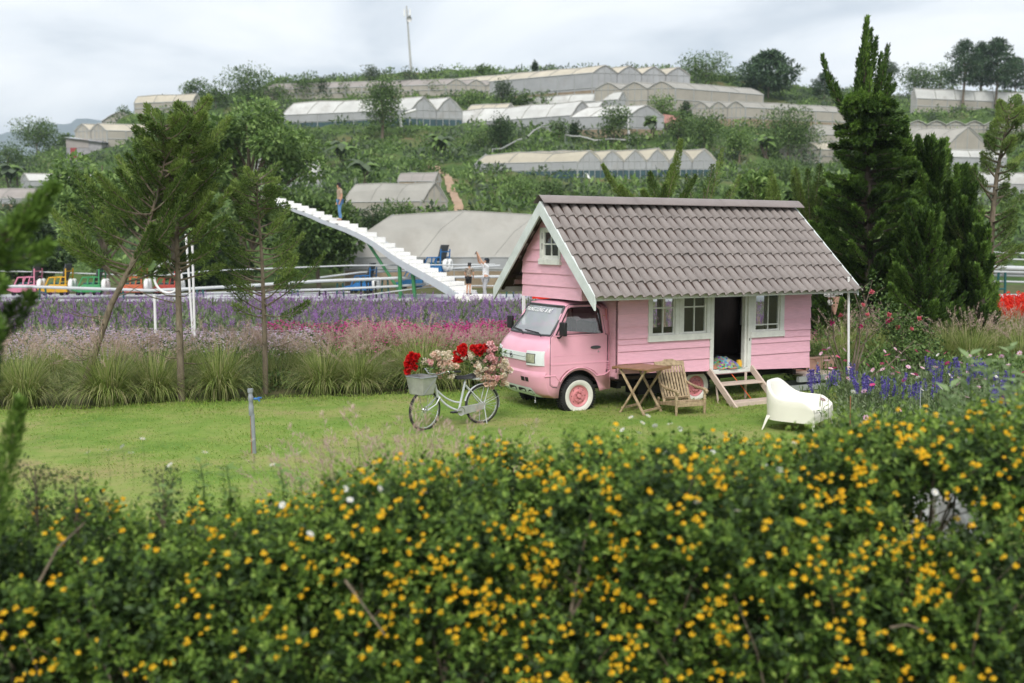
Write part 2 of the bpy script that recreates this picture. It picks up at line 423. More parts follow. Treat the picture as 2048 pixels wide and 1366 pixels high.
def raise_greenhouses():
    for (label, C, h, a, b, la, lb, n, rz, roof, wall, low, sag) in GH:
        t = thing('greenhouse', label, 'greenhouse', C, 0, 'plastic greenhouses terraced up the hill')
        w = la / n; zd = Vector((0, 0, 1)); NB = max(3, int(lb / 3)); fr = MB(); ribs = MB(); th = 0.06 * C.y / 100
        for k in range(n):                                    # one roof sheet per span
            mb = MB(); rows = []
            for j in range(NB + 1):
                q = b * (lb * j / NB); row = []
                for i, (u, zz) in enumerate(((0, 0), (0.25, 0.62), (0.5, 1), (0.75, 0.62), (1, 0))):
                    sg = sag * abs(math.sin(math.pi * j * 0.5)) * rz * 0.4 + (rng.normal() * sag * 0.10 * rz)
                    ex = -0.15 if j == 0 else (0.15 if j == NB else 0)
                    row.append(a * (w * (k + u)) + q + b * ex + zd * (h + rz * zz - sg))
                rows.append(row)
            [ribs.tube([p + zd * 0.015 for p in r_], th * 0.75, 4) for r_ in rows]; ribs.tube([r_[2] + zd * 0.02 for r_ in rows], th * 0.8, 4); mb.grid(rows); mb.grid([[p - zd * 0.05 for p in r] for r in rows][::-1]); mb.build('roof_sheet', FILM[roof], t)
            mb = MB(); lowz = h * 0.42 if low else -1.0       # gable wall
            bk = MB(); p0, p1 = a * (w * k), a * (w * (k + 1))
            mb.add([p0 + zd * lowz, p1 + zd * lowz, p1 + zd * h, (p0 + p1) / 2 + zd * (h + rz * 0.96), p0 + zd * h], [(0, 1, 2, 3, 4)])
            e_ = b * lb
            bk.add([p0 + e_ - zd, p1 + e_ - zd, p1 + e_ + zd * h, (p0 + p1) / 2 + e_ + zd * (h + rz * 0.96), p0 + e_ + zd * h], [(4, 3, 2, 1, 0)])
            mb.build('gable_wall', WALL[wall], t); bk.build('gable_wall', WALL[wall], t)
            if low:
                mb = MB(); mb.add([p0 - zd * 2, p1 - zd * 2, p1 + zd * lowz, p0 + zd * lowz], [(0, 1, 2, 3)]); mb.build('gable_netting', WALL[low], t)
            mid = (p0 + p1) / 2; o_ = b * -0.04
            for q0, q1 in ((p0 + zd * -1, p0 + zd * h), (p1 + zd * -1, p1 + zd * h), (mid + zd * 0, mid + zd * (h + rz)), (p0 + zd * h, mid + zd * (h + rz)), (p1 + zd * h, mid + zd * (h + rz)),
                           (p0 + zd * h, p1 + zd * h), (p0 + zd * h * .5, p1 + zd * h * .5), (p0 * .75 + p1 * .25 - zd, p0 * .75 + p1 * .25 + zd * (h + rz * .5)), (p0 * .25 + p1 * .75 - zd, p0 * .25 + p1 * .75 + zd * (h + rz * .5))):
                fr.tube([q0 + o_, q1 + o_], th * 0.6, 4)
        for s_ in (0, 1):
            o_ = a * (la * s_); lowz = h * 0.42 if low else -1.0
            mb = MB(); mb.add([o_ + zd * lowz, o_ + b * lb + zd * lowz, o_ + b * lb + zd * h, o_ + zd * h], [(0, 1, 2, 3)])
            mb.build('side_wall', WALL[wall], t)
            if low:
                mb = MB(); mb.add([o_ - zd * 2, o_ + b * lb - zd * 2, o_ + b * lb + zd * lowz, o_ + zd * lowz], [(0, 1, 2, 3)]); mb.build('side_netting', WALL[low], t)
            k_ = a * (-0.04 if s_ == 0 else 0.04); m_ = max(2, int(lb / 2.4))
            for j in range(m_ + 1): fr.tube([o_ + k_ + b * (lb * j / m_) - zd, o_ + k_ + b * (lb * j / m_) + zd * h], th * 0.8, 4)
            for f_ in (0.5, 1.0): fr.tube([o_ + k_ + zd * h * f_, o_ + k_ + b * lb + zd * h * f_], th * 0.8, 4)
        ribs.build('roof_rib', M['ghrib'], t, kind='stuff'); fr.build('frame', M['ghframe'], t)
greenhouse('second cream roof stepping up behind the long middle greenhouse', 1236, 200, 222, 20, 1252, 1, 156, 1040, 16, 'w', 'w')
greenhouse('long low beige greenhouse on the terrace above the conical tree', 1010, 222, 240, 20, 1030, 1, 168, 935, 14, 'b', 'b')
greenhouse('flat beige greenhouse filling the terrace right of the sagging one', 1640, 300, 326, 150, 1560, 2, 10, 1800, 18, 'b', 'b')
greenhouse('long grey greenhouse on the terrace above the scarlet flowers', 1930, 368, 400, 160, 1915, 1, 6, 2140, 22, 'w', 'w')
greenhouse('wide beige roofed greenhouse with four white gables at the crest of the hill', 1184, 148, 205, 10, 1378, 4, 152, 893, 19, 'b', 'w', 'k')
greenhouse('cream greenhouse with three gables just below the crest greenhouse, long side to the right', 1350, 178, 222, 170, 1190, 3, 25, 1525, 17, 'g', 'b')
greenhouse('long cream roofed greenhouse in the middle of the hill sloping down to the left', 1141, 232, 262, 14, 1226, 2, 150, 817, 36, 'w', 'w')
greenhouse('small white hipped greenhouse with dark side beside the middle long greenhouse', 1256, 233, 276, 18, 1326, 1, 166, 1141, 22, 'w', 'w', 'k')
greenhouse('cream greenhouse with three small gables and long right side left of the tall cypress', 1490, 216, 254, 170, 1385, 3, 20, 1697, 15, 'g', 'b', 'k')
greenhouse('sagging beige greenhouse with six torn open gables above the pink house roof', 1155, 324, 354, -6, 1429, 6, 164, 950, 27, 'b', 'w', 'd', 0.5)
greenhouse('pale grey greenhouse with slanted end brace beside the dirt path', 842, 403, 432, 25, 893, 1, 162, 690, 38, 'g', 'b')
greenhouse('huge low white greenhouse behind the staircase and the two standing people', 1130, 515, 562, 40, 1290, 1, 178.5, 690, 92, 'g', 'w', 'k', 0.2, Y=53)
greenhouse('white roofed greenhouse with dark netting walls high on the left of the hill', 820, 221, 250, 12, 924, 2, 163, 565, 33, 'w', 'w', 'd', 0.2)
greenhouse('row of low pinkish greenhouses along the skyline left of the antenna mast', 892, 170, 190, 10, 1010, 3, 170, 530, 14, 'p', 'b')
greenhouse('tall beige greenhouse with netted gables by the tin shack on the left ridge', 215, 262, 294, 165, 152, 2, 14, 470, 18, 'b', 'b')
greenhouse('beige multi gable greenhouse on the left ridge above the netted one', 205, 244, 262, 4, 480, 4, 80, 0, 24, 'b', 'b', lenB=9)
greenhouse('slanted beige greenhouse on the skyline of the left ridge', 385, 203, 224, 40, 402, 1, 165, 270, 15, 'b', 'b')
greenhouse('small white greenhouse among the trees at the far left', 60, 362, 382, 150, 44, 1, 8, 262, 15, 'w', 'w')
greenhouse('grey roofed greenhouse on a brown earth bank at the left edge', 150, 397, 416, 30, 190, 1, 174, -70, 20, 'p', 'w', 'k')
greenhouse('long white greenhouse under the pines at the upper right', 1832, 198, 226, 150, 1822, 1, 14, 2100, 20, 'w', 'b')
greenhouse('row of small dusky gables below the pines at the right', 1815, 250, 266, 3, 2080, 7, 80, 0, 10, 'p', 'b', lenB=7)
greenhouse('big white greenhouse stepping down the slope right of the cypress', 1885, 300, 338, 4, 1978, 1, 165, 1790, 44, 'g', 'b')
greenhouse('low white greenhouse below the stepped one near the right edge', 1905, 315, 346, 150, 1890, 1, 10, 2010, 15, 'w', 'w')
greenhouse('cream greenhouse half hidden behind the tall cypress', 1640, 270, 296, 160, 1612, 1, 8, 1850, 19, 'g', 'b')
greenhouse('white greenhouse showing through the leafy tree above the staircase', 530, 345, 384, 160, 512, 1, 8, 643, 28, 'w', 'w')
greenhouse('little grey netted shelter by the head of the dirt path', 866, 363, 386, 40, 880, 1, 172, 798, 17, 'p', 'k')

# --- terrain sheet (rows denser near the hill foot)
def sheet(name, xs_of, ys, zf, m, kind='structure', smooth=True):
    nx = len(xs_of(ys[0])); V = []
    for y in ys: V.append(np.stack([xs_of(y), np.full(nx, y)], -1))
    V = np.concatenate(V); z = zf(V[:, 0], V[:, 1]); V = np.column_stack([V, z])
    i = (np.arange(len(ys) - 1)[:, None] * nx + np.arange(nx - 1)[None]).ravel()
    F = np.concatenate([np.stack([i, i + 1, i + nx + 1], -1), np.stack([i, i + nx + 1, i + nx], -1)])
    o = bpy.data.objects.new(name, np_mesh(name, V, F, m, smooth=smooth)); o['kind'] = kind
    return link(o)
def groundmat(name, cols, scale, bump=0.4):
    m = bpy.data.materials.new(name); m.use_nodes = True; t = m.node_tree; b = t.nodes['Principled BSDF']
    c = t.nodes.new('ShaderNodeTexCoord'); n = t.nodes.new('ShaderNodeTexNoise'); n.inputs['Scale'].default_value = scale
    n.inputs['Detail'].default_value = 9; n.inputs['Roughness'].default_value = 0.68
    t.links.new(c.outputs['Object'], n.inputs['Vector']); rp = t.nodes.new('ShaderNodeValToRGB'); el = rp.color_ramp.elements
    for i, (p, cc) in enumerate(cols):
        e_ = el[0] if i == 0 else (el[len(el) - 1] if i == len(cols) - 1 else el.new(p)); e_.position = p; e_.color = (*cc, 1)
    t.links.new(n.outputs[0], rp.inputs[0]); t.links.new(rp.outputs[0], b.inputs['Base Color']); b.inputs['Roughness'].default_value = 0.95
    b.inputs['Specular IOR Level'].default_value = 0.1
    n2 = t.nodes.new('ShaderNodeTexNoise'); n2.inputs['Scale'].default_value = scale * 12; n2.inputs['Detail'].default_value = 6
    t.links.new(c.outputs['Object'], n2.inputs['Vector']); bp = t.nodes.new('ShaderNodeBump'); bp.inputs['Strength'].default_value = bump
    t.links.new(n2.outputs[0], bp.inputs['Height']); t.links.new(bp.outputs[0], b.inputs['Normal'])
    return m
M['hill'] = groundmat('hill_grass_and_earth', [(0.28, (0.04, 0.075, 0.022)), (0.5, (0.075, 0.12, 0.035)), (0.6, (0.12, 0.13, 0.055)), (0.72, (0.22, 0.14, 0.085))], 0.14)
M['soil'] = groundmat('garden_soil_and_weeds', [(0.3, (0.05, 0.055, 0.025)), (0.52, (0.09, 0.10, 0.04)), (0.72, (0.15, 0.12, 0.07))], 1.3)
M['lawn'] = groundmat('mown_lawn', [(0.3, (0.10, 0.19, 0.034)), (0.46, (0.165, 0.25, 0.05)), (0.57, (0.23, 0.275, 0.078)), (0.7, (0.29, 0.235, 0.12))], 0.75)
def patchy(m, col, scale, lo, hi, amt):
    """worn patches laid over a ground material"""
    t = m.node_tree; b = t.nodes['Principled BSDF']; src = b.inputs['Base Color'].links[0].from_socket
    c = t.nodes.new('ShaderNodeTexCoord'); n = t.nodes.new('ShaderNodeTexNoise'); n.inputs['Scale'].default_value = scale; n.inputs['Detail'].default_value = 7; n.inputs['Roughness'].default_value = 0.7
    t.links.new(c.outputs['Object'], n.inputs['Vector']); r = t.nodes.new('ShaderNodeValToRGB'); r.color_ramp.elements[0].position = lo; r.color_ramp.elements[1].position = hi; r.color_ramp.elements[1].color = (amt,) * 3 + (1,)
    t.links.new(n.outputs[0], r.inputs[0]); x = t.nodes.new('ShaderNodeMix'); x.data_type = 'RGBA'; x.inputs[7].default_value = (*col, 1)
    t.links.new(r.outputs[0], x.inputs[0]); t.links.new(src, x.inputs[6]); t.links.new(x.outputs[2], b.inputs['Base Color'])
patchy(M['lawn'], (0.33, 0.25, 0.13), 0.33, 0.5, 0.68, 0.75); patchy(M['lawn'], (0.08, 0.15, 0.028), 2.3, 0.52, 0.72, 0.6)
M['gravel'] = mat('grey_gravel', (0.42, 0.43, 0.44), 0.9, 0.12, 8, 0.3, 60)
M['mount'] = groundmat('far_forest', [(0.3, (0.03, 0.05, 0.03)), (0.7, (0.05, 0.08, 0.04))], 0.01)
spread = lambda y: np.linspace(-1, 1, 340) * (30 + max(y, 0) * 0.72)
sheet('garden_ground', spread, np.concatenate([np.linspace(-14, 30, 23), np.linspace(32, 57, 18)]), lambda x, y: terrain(x, y) - 0.012, M['soil'])
sheet('hill', spread, np.concatenate([np.arange(57, 190, 0.8), np.arange(190, 420, 7)]), lambda x, y: terrain(x, y, True) - 0.012, M['hill'])
raise_greenhouses()
# lawn with a wavy planted edge at the back
def lawn_back(x): return np.interp(x, [-14, -7.5, -3.5, -1, 1, 3, 14], [14.9, 15.3, 16.6, 17.2, 19.0, 20.5, 21.5]) + 0.10 * np.sin(x * 3.1) + 0.06 * np.sin(x * 7.7)
def lawn_sheet():
    xs = np.linspace(-13, 9, 180); rows = np.linspace(0, 1, 40)
    X = np.repeat(xs[None], 40, 0); Y = 8.0 + (lawn_back(xs)[None] - 8.0) * rows[:, None]
    V = np.stack([X.ravel(), Y.ravel(), 0.004 + 0.012 * (np.sin(X * 1.9) * np.sin(Y * 1.7)).ravel().clip(0)], -1)
    i = (np.arange(39)[:, None] * 180 + np.arange(179)[None]).ravel()
    F = np.concatenate([np.stack([i, i + 1, i + 181], -1), np.stack([i, i + 181, i + 180], -1)])
    o = bpy.data.objects.new('lawn', np_mesh('lawn', V, F, M['lawn'], smooth=True)); o['kind'] = 'structure'; link(o)
lawn_sheet()
sheet('gravel_path', lambda y: np.linspace(-26, 26, 60), np.linspace(40.5, 46.5, 6), lambda x, y: terrain(x, y) + 0.004, M['gravel'])
# winding dirt path on the hill
def dirt_path():
    c = [hit(px, py) for px, py in ((924, 440), (917, 415), (908, 392), (899, 370), (890, 350), (872, 338), (855, 330))]
    c = [c[i].lerp(c[i + 1], k / 5) for i in range(len(c) - 1) for k in range(5)]
    V, F = [], []
    for i, p in enumerate(c):
        w = 0.32 + 0.05 * (i % 2)
        for s in (-1, 1):
            x = p.x + s * w; V.append((x, p.y, float(terrain(x, p.y, True)) + 0.12))
    for i in range(len(c) - 1): F += [(2 * i, 2 * i + 1, 2 * i + 3, 2 * i + 2)]
    mb = MB(); mb.add(V, F); mb.build('dirt_path', mat('tan_dirt', (0.36, 0.25, 0.17), 0.95, 0.15, 2), kind='structure')
dirt_path()
def mountains():
    px = np.array([-900, -500, -200, -60, 0, 40, 90, 130, 165, 200, 300, 500, 900, 1500, 2400])
    py = np.array([300, 290, 278, 268, 268, 262, 250, 246, 236, 240, 250, 270, 280, 290, 300])
    xs = np.linspace(-900, 2400, 240); ys = np.interp(xs, px, py) + 2.5 * np.sin(xs * 0.05) + 1.5 * np.sin(xs * 0.13)
    rows = []
    for f, Yd in ((0.0, 3300), (0.35, 3450), (0.7, 3600), (1.0, 3800), (0.5, 4300), (0.0, 4700)):
        r = []
        for x_, y_ in zip(xs, ys):
            p = at(x_, y_, 3800); r.append((p.x * Yd / 3800, Yd + 40 * math.sin(x_ * 0.09 + f * 9), -3 + (p.z + 3) * f * (1 if f == 1 else 0.93 + 0.07 * math.sin(x_ * 0.11 + f * 20))))
        rows.append(r)
    mb = MB(); mb.grid(rows); mb.build('mountain_range', M['mount'], smooth=60, kind='structure')
    mb = MB(); mb.add([(-4500, -60, -3.2), (4500, -60, -3.2), (4500, 5000, -3.2), (-4500, 5000, -3.2)], [(0, 1, 2, 3)])
    mb.build('valley_plain', M['mount'], kind='structure')
mountains()
# ------------------------------------------------------------ trees, shrubs, grasses, flowers
LF = {
 'mid': leafmat('mid_green_leaf', [(0.035, 0.068, 0.018), (0.095, 0.165, 0.042), (0.18, 0.27, 0.08)]),
 'light': leafmat('fresh_green_leaf', [(0.06, 0.115, 0.028), (0.15, 0.25, 0.06), (0.27, 0.38, 0.12)]),
 'pale': leafmat('pale_green_leaf', [(0.16, 0.26, 0.09), (0.26, 0.37, 0.16), (0.36, 0.44, 0.24)], 0.4),
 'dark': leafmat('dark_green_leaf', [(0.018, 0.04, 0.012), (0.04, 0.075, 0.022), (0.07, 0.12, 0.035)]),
 'grey': leafmat('grey_green_leaf', [(0.05, 0.08, 0.045), (0.10, 0.14, 0.075), (0.16, 0.2, 0.12)]),
 'pine': leafmat('pine_needles', [(0.03, 0.065, 0.03), (0.06, 0.11, 0.048), (0.09, 0.15, 0.06)], 0.2),
 'cyp': leafmat('cypress_spray', [(0.018, 0.042, 0.009), (0.055, 0.11, 0.02), (0.12, 0.21, 0.04)], 0.28),
 'cypl': leafmat('cypress_spray_light', [(0.06, 0.12, 0.02), (0.13, 0.235, 0.04), (0.23, 0.36, 0.07)], 0.32),
 'sapl': leafmat('olive_conifer_spray_light', [(0.10, 0.165, 0.032), (0.21, 0.30, 0.066), (0.31, 0.40, 0.11)], 0.4),
 'sap': leafmat('olive_conifer_spray', [(0.034, 0.068, 0.013), (0.105, 0.17, 0.036), (0.185, 0.27, 0.062)], 0.35),
 'grass': leafmat('fountain_grass_blade', [(0.09, 0.125, 0.03), (0.22, 0.30, 0.07), (0.36, 0.42, 0.13), (0.52, 0.46, 0.26)], 0.35),
 'plume': leafmat('pinkish_plume', [(0.42, 0.28, 0.24), (0.56, 0.41, 0.34), (0.66, 0.53, 0.44)], 0.4),
 'lawnb': leafmat('lawn_blade', [(0.13, 0.24, 0.03), (0.22, 0.34, 0.05), (0.32, 0.36, 0.09)], 0.25),
 'sage': leafmat('sage_foliage', [(0.09, 0.13, 0.055), (0.16, 0.22, 0.1), (0.27, 0.32, 0.18)], 0.3),
 'purple': leafmat('purple_sage_spike', [(0.2, 0.07, 0.28), (0.33, 0.14, 0.43), (0.44, 0.27, 0.5)], 0.3),
 'blue': leafmat('violet_blue_spike', [(0.06, 0.045, 0.24), (0.12, 0.09, 0.38), (0.24, 0.2, 0.5)], 0.25),
 'red': leafmat('scarlet_salvia', [(0.6, 0.012, 0.008), (0.8, 0.03, 0.015), (0.85, 0.07, 0.02)], 0.3),
 'magenta': leafmat('magenta_petunia', [(0.5, 0.02, 0.2), (0.72, 0.05, 0.36), (0.75, 0.16, 0.42)], 0.3),
 'lilac': leafmat('pale_lilac_petunia', [(0.6, 0.42, 0.6), (0.72, 0.58, 0.7), (0.8, 0.72, 0.76)], 0.3),
 'cosmos': leafmat('cosmos_petal', [(0.75, 0.28, 0.5), (0.8, 0.45, 0.62), (0.8, 0.62, 0.7)], 0.35),
 'cosmosm': leafmat('deep_pink_cosmos_petal', [(0.6, 0.04, 0.2), (0.7, 0.07, 0.3)], 0.35),
 'white': leafmat('white_petal', [(0.75, 0.75, 0.72), (0.85, 0.85, 0.82)], 0.3),
 'rose': leafmat('coral_pink_rose_petal', [(0.62, 0.1, 0.14), (0.72, 0.18, 0.22), (0.75, 0.3, 0.32)], 0.3),
 'yellow': leafmat('golden_lantana_floret', [(0.86, 0.44, 0.01), (0.92, 0.58, 0.016), (0.94, 0.68, 0.05)], 0.3),
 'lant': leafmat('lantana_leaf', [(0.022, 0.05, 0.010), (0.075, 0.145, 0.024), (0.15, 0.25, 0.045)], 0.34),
 'lantl': leafmat('young_lantana_leaf', [(0.10, 0.19, 0.028), (0.22, 0.34, 0.055), (0.36, 0.49, 0.11)], 0.4),
 'silkred': leafmat('red_silk_petal', [(0.5, 0.004, 0.006), (0.7, 0.012, 0.012)], 0.2),
 'silkpeach': leafmat('peach_silk_petal', [(0.7, 0.42, 0.3), (0.78, 0.56, 0.44), (0.8, 0.66, 0.56)], 0.25),
 'silkpink': leafmat('pink_silk_petal', [(0.75, 0.32, 0.34), (0.8, 0.45, 0.46), (0.82, 0.58, 0.56)], 0.25),
 'silkcream': leafmat('cream_silk_petal', [(0.74, 0.6, 0.44), (0.8, 0.7, 0.55), (0.82, 0.76, 0.66)], 0.25),
}
def blob_leaves(c, r, n, ls, shell=0.55, up=0.3, asp=0.5):
    """leaves through an ellipsoidal clump, thicker towards its skin"""
    d = rdir(n); rad = rng.uniform(shell, 1.0, n)[:, None] ** 0.6
    P = np.asarray(c) + d * rad * np.asarray(r)
    D = d + rng.normal(size=(n, 3)) * 0.75 + np.array([0, 0, -0.15]); N = d * 0.4 + np.array([0, 0, up + 0.6]) + rng.normal(size=(n, 3)) * 0.45
    L = ls * rng.uniform(0.6, 1.3, n); return P, D, N, L, L * asp
def cat5(sets):
    return tuple(np.concatenate([np.broadcast_to(np.asarray(s[i], float), (len(s[0]),) + np.shape(s[i])[1:]) if i > 2 else np.asarray(s[i], float) for s in sets]) for i in range(5))
def broadleaf(name, label, base, h, cw, lm, n, ls, group=None, tf=0.25, clumps=22, lean=(0, 0), bark='bark', cat='tree', conical=0.0, limbs=7, stems=1, asp=0.5, cr=0.2):
    t = thing(name, label, cat, base, 0, group); mb = MB()
    cz, rz, rx = h * (1 + tf) / 2, h * (1 - tf) / 2, cw / 2
    top = Vector((lean[0], lean[1], h * 0.86)); cs = []
    for k in range(clumps):
        d = rdir(1)[0]; f = rng.uniform(0.35, 0.86)
        wz = 1 - conical * (0.5 + 0.5 * d[2] * f)
        cs.append(np.array([lean[0] * (0.5 + d[2] / 2) + d[0] * rx * f * wz, lean[1] * (0.5 + d[2] / 2) + d[1] * rx * f * wz, cz + d[2] * rz * f]))
    for s_ in range(stems):
        o_ = Vector((rng.normal() * 0.05 * h * (stems > 1), rng.normal() * 0.05 * h * (stems > 1), 0)); b0 = Vector((0, 0, -0.15)) + o_ * 0.3
        tip = top + o_ * 3
        mb.tube([b0, b0.lerp(tip, 0.35) + Vector((rng.normal() * .02 * h, rng.normal() * .02 * h, 0)), b0.lerp(tip, 0.7), tip], [h * 0.024 / stems ** .4, h * 0.019 / stems ** .4, h * 0.011, h * 0.003], 7)
    for c in cs[:limbs * 2]:
        z0 = min(c[2] * rng.uniform(0.45, 0.75), h * 0.7); a = Vector((lean[0] * z0 / h, lean[1] * z0 / h, z0)); e_ = Vector(c)
        mb.tube([a, a.lerp(e_, 0.5) + Vector((0, 0, 0.03 * h)), e_], [h * 0.009, h * 0.006, h * 0.002], 5)
    mb.build('trunk', M[bark], t, 60)
    sets = []
    for c in cs:
        r = cw * cr * rng.uniform(0.7, 1.25); sets.append(blob_leaves(c, (r, r, r * 0.72), max(8, int(n / clumps)), ls, asp=asp))
    link(bpy.data.objects.new('crown', leaf_mesh('crown', [cat5(sets)], [LF[lm]])), t)
    return t
def plume(path, Rr, n, L, Wd, flare=0.8, t0=0.04, prof=0.75):
    """foliage sprays packed round a branch path, pointing outwards and along it"""
    path = np.asarray(path, float); m = len(path) - 1
    t = t0 + (1 - t0) * rng.uniform(0, 1, n) ** 0.85; x = np.minimum(t * m, m - 1e-6); i = x.astype(int); f = (x - i)[:, None]
    p = path[i] * (1 - f) + path[i + 1] * f; T = norm(path[i + 1] - path[i])
    rd = rdir(n); rd = norm(rd - T * (rd * T).sum(1, keepdims=True))
    xx = np.clip((t - t0) / (1 - t0), 0, 1)
    rr = Rr * (np.minimum(1, xx * 4 + .08) ** .6 * (1 - xx) ** .55 if prof < 0 else np.sin(np.pi * np.clip(t * 0.86 + 0.12, 0, 1)) ** prof) * rng.uniform(0.1, 1, n) ** 0.6
    P = p + rd * rr[:, None]
    D = T * 1.0 + rd * flare + rng.normal(size=(n, 3)) * 0.28 + np.array([0, 0, 0.25]); N = rd + rng.normal(size=(n, 3)) * 0.4
    s = rng.uniform(0.6, 1.35, n); return P, D, N, L * s, Wd * s
def curve3(a, b, c, n=9):
    a, b, c = map(np.asarray, (a, b, c)); t = np.linspace(0, 1, n)[:, None]
    return a * (1 - t) ** 2 + 2 * b * t * (1 - t) + c * t * t

# --- far hill trees and bushes: (centre px, base py, top py, width px, kind, label)
HT = [
 (392, 212, 152, 46, 'b', 'dark bushy tree at the left end of the skyline trees'), (432, 214, 165, 50, 'b', 'rounded tree second from the left on the skyline'),
 (496, 206, 134, 92, 'b', 'broad feathery tree above the leafy tree crown on the skyline'), (548, 200, 172, 52, 'b', 'low dark bush below the skyline greenhouses at the left'),
 (615, 198, 150, 66, 'b', 'wide bush in front of the pinkish skyline greenhouses'), (648, 197, 158, 36, 'c', 'narrow bush touching the pinkish skyline greenhouses'),
 (691, 194, 164, 40, 'b', 'small round bush between two skyline bushes'), (742, 176, 131, 28, 'e', 'slim tall tree on the skyline left of the antenna mast'),
 (764, 284, 148, 84, 'B', 'big grey green tree growing through the white roofed greenhouse'), (820, 186, 136, 36, 'e', 'slender two topped tree at the foot of the antenna mast'),
 (866, 184, 154, 56, 'y', 'yellow green spreading bush right of the antenna mast'), (938, 216, 175, 46, 'y', 'bright green round tree at the end of the white roofed greenhouse'),
 (1003, 212, 152, 34, 'e', 'thin olive tree before the crest greenhouse'), (966, 148, 132, 30, 'b', 'tiny tree behind the beige roof on the skyline'),
 (1070, 140, 122, 12, 'c', 'tiny lone tree top on the skyline'), (1052, 206, 180, 40, 'b', 'low bush under the crest greenhouse wall'), (1090, 204, 184, 56, 'b', 'second low bush under the crest greenhouse wall'),
 (1030, 206, 176, 28, 'b', 'small dark bush beside the thin olive tree'), (1000, 305, 226, 62, 'c', 'dense conical tree below the long cream roof'),
 (1118, 282, 236, 38, 'b', 'small tree against the end of the long cream greenhouse'), (1150, 286, 240, 24, 'c', 'narrow dark tree before the small hipped greenhouse'),
 (1228, 292, 206, 58, 'B', 'dark broad tree covering the small hipped greenhouse'), (1302, 280, 226, 30, 'n', 'banana plant beside the hipped greenhouse'),
 (1322, 232, 188, 54, 'y', 'yellow green tree below the three cream gables'), (1371, 236, 195, 22, 'c', 'small dark spire shaped conifer in mid slope'),
 (1356, 290, 218, 48, 'b', 'green tree below the small spire conifer, on its left'), (1408, 300, 222, 72, 'b', 'full dark green tree below the small spire conifer, on its right'),
 (1412, 166, 108, 92, 'b', 'large leafy tree right of the crest greenhouse gables'), (1466, 168, 140, 50, 'b', 'low leafy clump between the large leafy tree and the pine'),
 (1536, 196, 109, 112, 'p', 'layered pine standing alone on the skyline'), (1648, 200, 148, 46, 'p', 'small round topped pine left of the tall cypress'),
 (1478, 326, 236, 52, 'y', 'thin pale green tree below the right cream greenhouse'), (1578, 312, 206, 112, 'b', 'wide olive tree in front of the right cream greenhouse'),
 (1528, 316, 262, 44, 'n', 'banana plant left of the wide olive tree'), (1626, 318, 290, 60, 'g', 'grey leafed bush under the wide olive tree'),
 (1772, 158, 110, 34, 'e', 'thin tree top showing behind the tall cypress'), (1828, 190, 130, 62, 'b', 'bushy tree at the left of the pine grove'), (1880, 186, 128, 84, 'b', 'wide dark tree behind the pine trunks'),
 (1924, 216, 88, 66, 'p', 'tall pine with bare trunk, leftmost of the grove'), (1958, 212, 92, 60, 'p', 'tall pine with a leaning trunk in the middle of the grove'),
 (1990, 214, 86, 78, 'p', 'tall pine with bare trunk, right in the grove'), (2030, 190, 120, 60, 'p', 'dark pine at the right edge of the grove'),
 (76, 312, 231, 84, 'b', 'airy tree at the far left before the blue mountains'), (18, 352, 284, 66, 'b', 'dark bush at the left picture edge'), (131, 300, 262, 26, 'b', 'small tree beside the tin shack'),
 (248, 222, 204, 24, 'b', 'tiny round tree on the left ridge line'), (302, 222, 192, 22, 'c', 'little pointed tree on the left ridge line'), (336, 226, 192, 44, 'b', 'round bush on the left ridge line'),
 (746, 470, 412, 62, 'd', 'dense dark round bush at the end of the huge low greenhouse'), (800, 452, 408, 90, 'b', 'dark hedge like bush below the slanted end brace'),
 (682, 336, 276, 72, 'n', 'large banana clump on the left of the green slope'), (728, 366, 312, 64, 'n', 'second banana clump lower on the green slope'),
 (22, 384, 322, 66, 'n', 'banana clump at the left edge above the grey greenhouse'), (655, 240, 204, 38, 'b', 'round tree before the white roofed greenhouse'),
 (615, 300, 262, 60, 'b', 'bush on the slope behind the leafy tree'), (880, 318, 262, 60, 'n', 'pale banana clump under the long cream greenhouse'),
 (1270, 300, 268, 40, 'b', 'bush at the foot of the hipped greenhouse'), (1700, 330, 280, 70, 'g', 'grey green bush left behind the tall cypress'),
 (1100, 400, 352, 56, 'b', 'bright bush on the bank above the roof ridge'), (1040, 396, 358, 70, 'y', 'fresh green bush on the bank left of the roof ridge'),
 (1560, 372, 320, 90, 'b', 'tangled bush on the slope right of the sagging greenhouse'), (960, 296, 262, 50, 'b', 'green bush on the slope left of the conical tree'),
]
def banana(base, h, cw, label, group):
    t = thing('banana_plant', label, 'banana plant', base, 0, group); mb = MB()
    for s_ in range(3): mb.tube([(rng.normal() * .15 * cw, 0, -.2), (rng.normal() * .12 * cw, 0, h * .5)], [h * .035, h * .025], 6)
    mb.build('trunk', M['barkdark'], t)
    for k in range(18):                                                      # each leaf bends over
        a = rng.uniform(0, 6.28); r = cw * rng.uniform(.3, .55); z1 = h * rng.uniform(.75, 1.05); d = np.array([math.cos(a), math.sin(a), 0]); sd_ = np.array([-d[1], d[0], 0])
        pth = curve3((0, 0, h * .4), d * r * .35 + np.array([0, 0, z1 * 1.15]), d * r + np.array([0, 0, z1 * rng.uniform(.45, .8)]), 6); w = h * .17
        wid = [.2, .8, 1, .95, .7, .05]; m_ = MB()
        m_.grid([[tuple(p - sd_ * w * q - np.array([0, 0, w * .4 * q])), tuple(p), tuple(p + sd_ * w * q - np.array([0, 0, w * .4 * q]))] for p, q in zip(pth, wid)])
        m_.build('leaf', LF['light' if k % 3 else 'grey'], t)
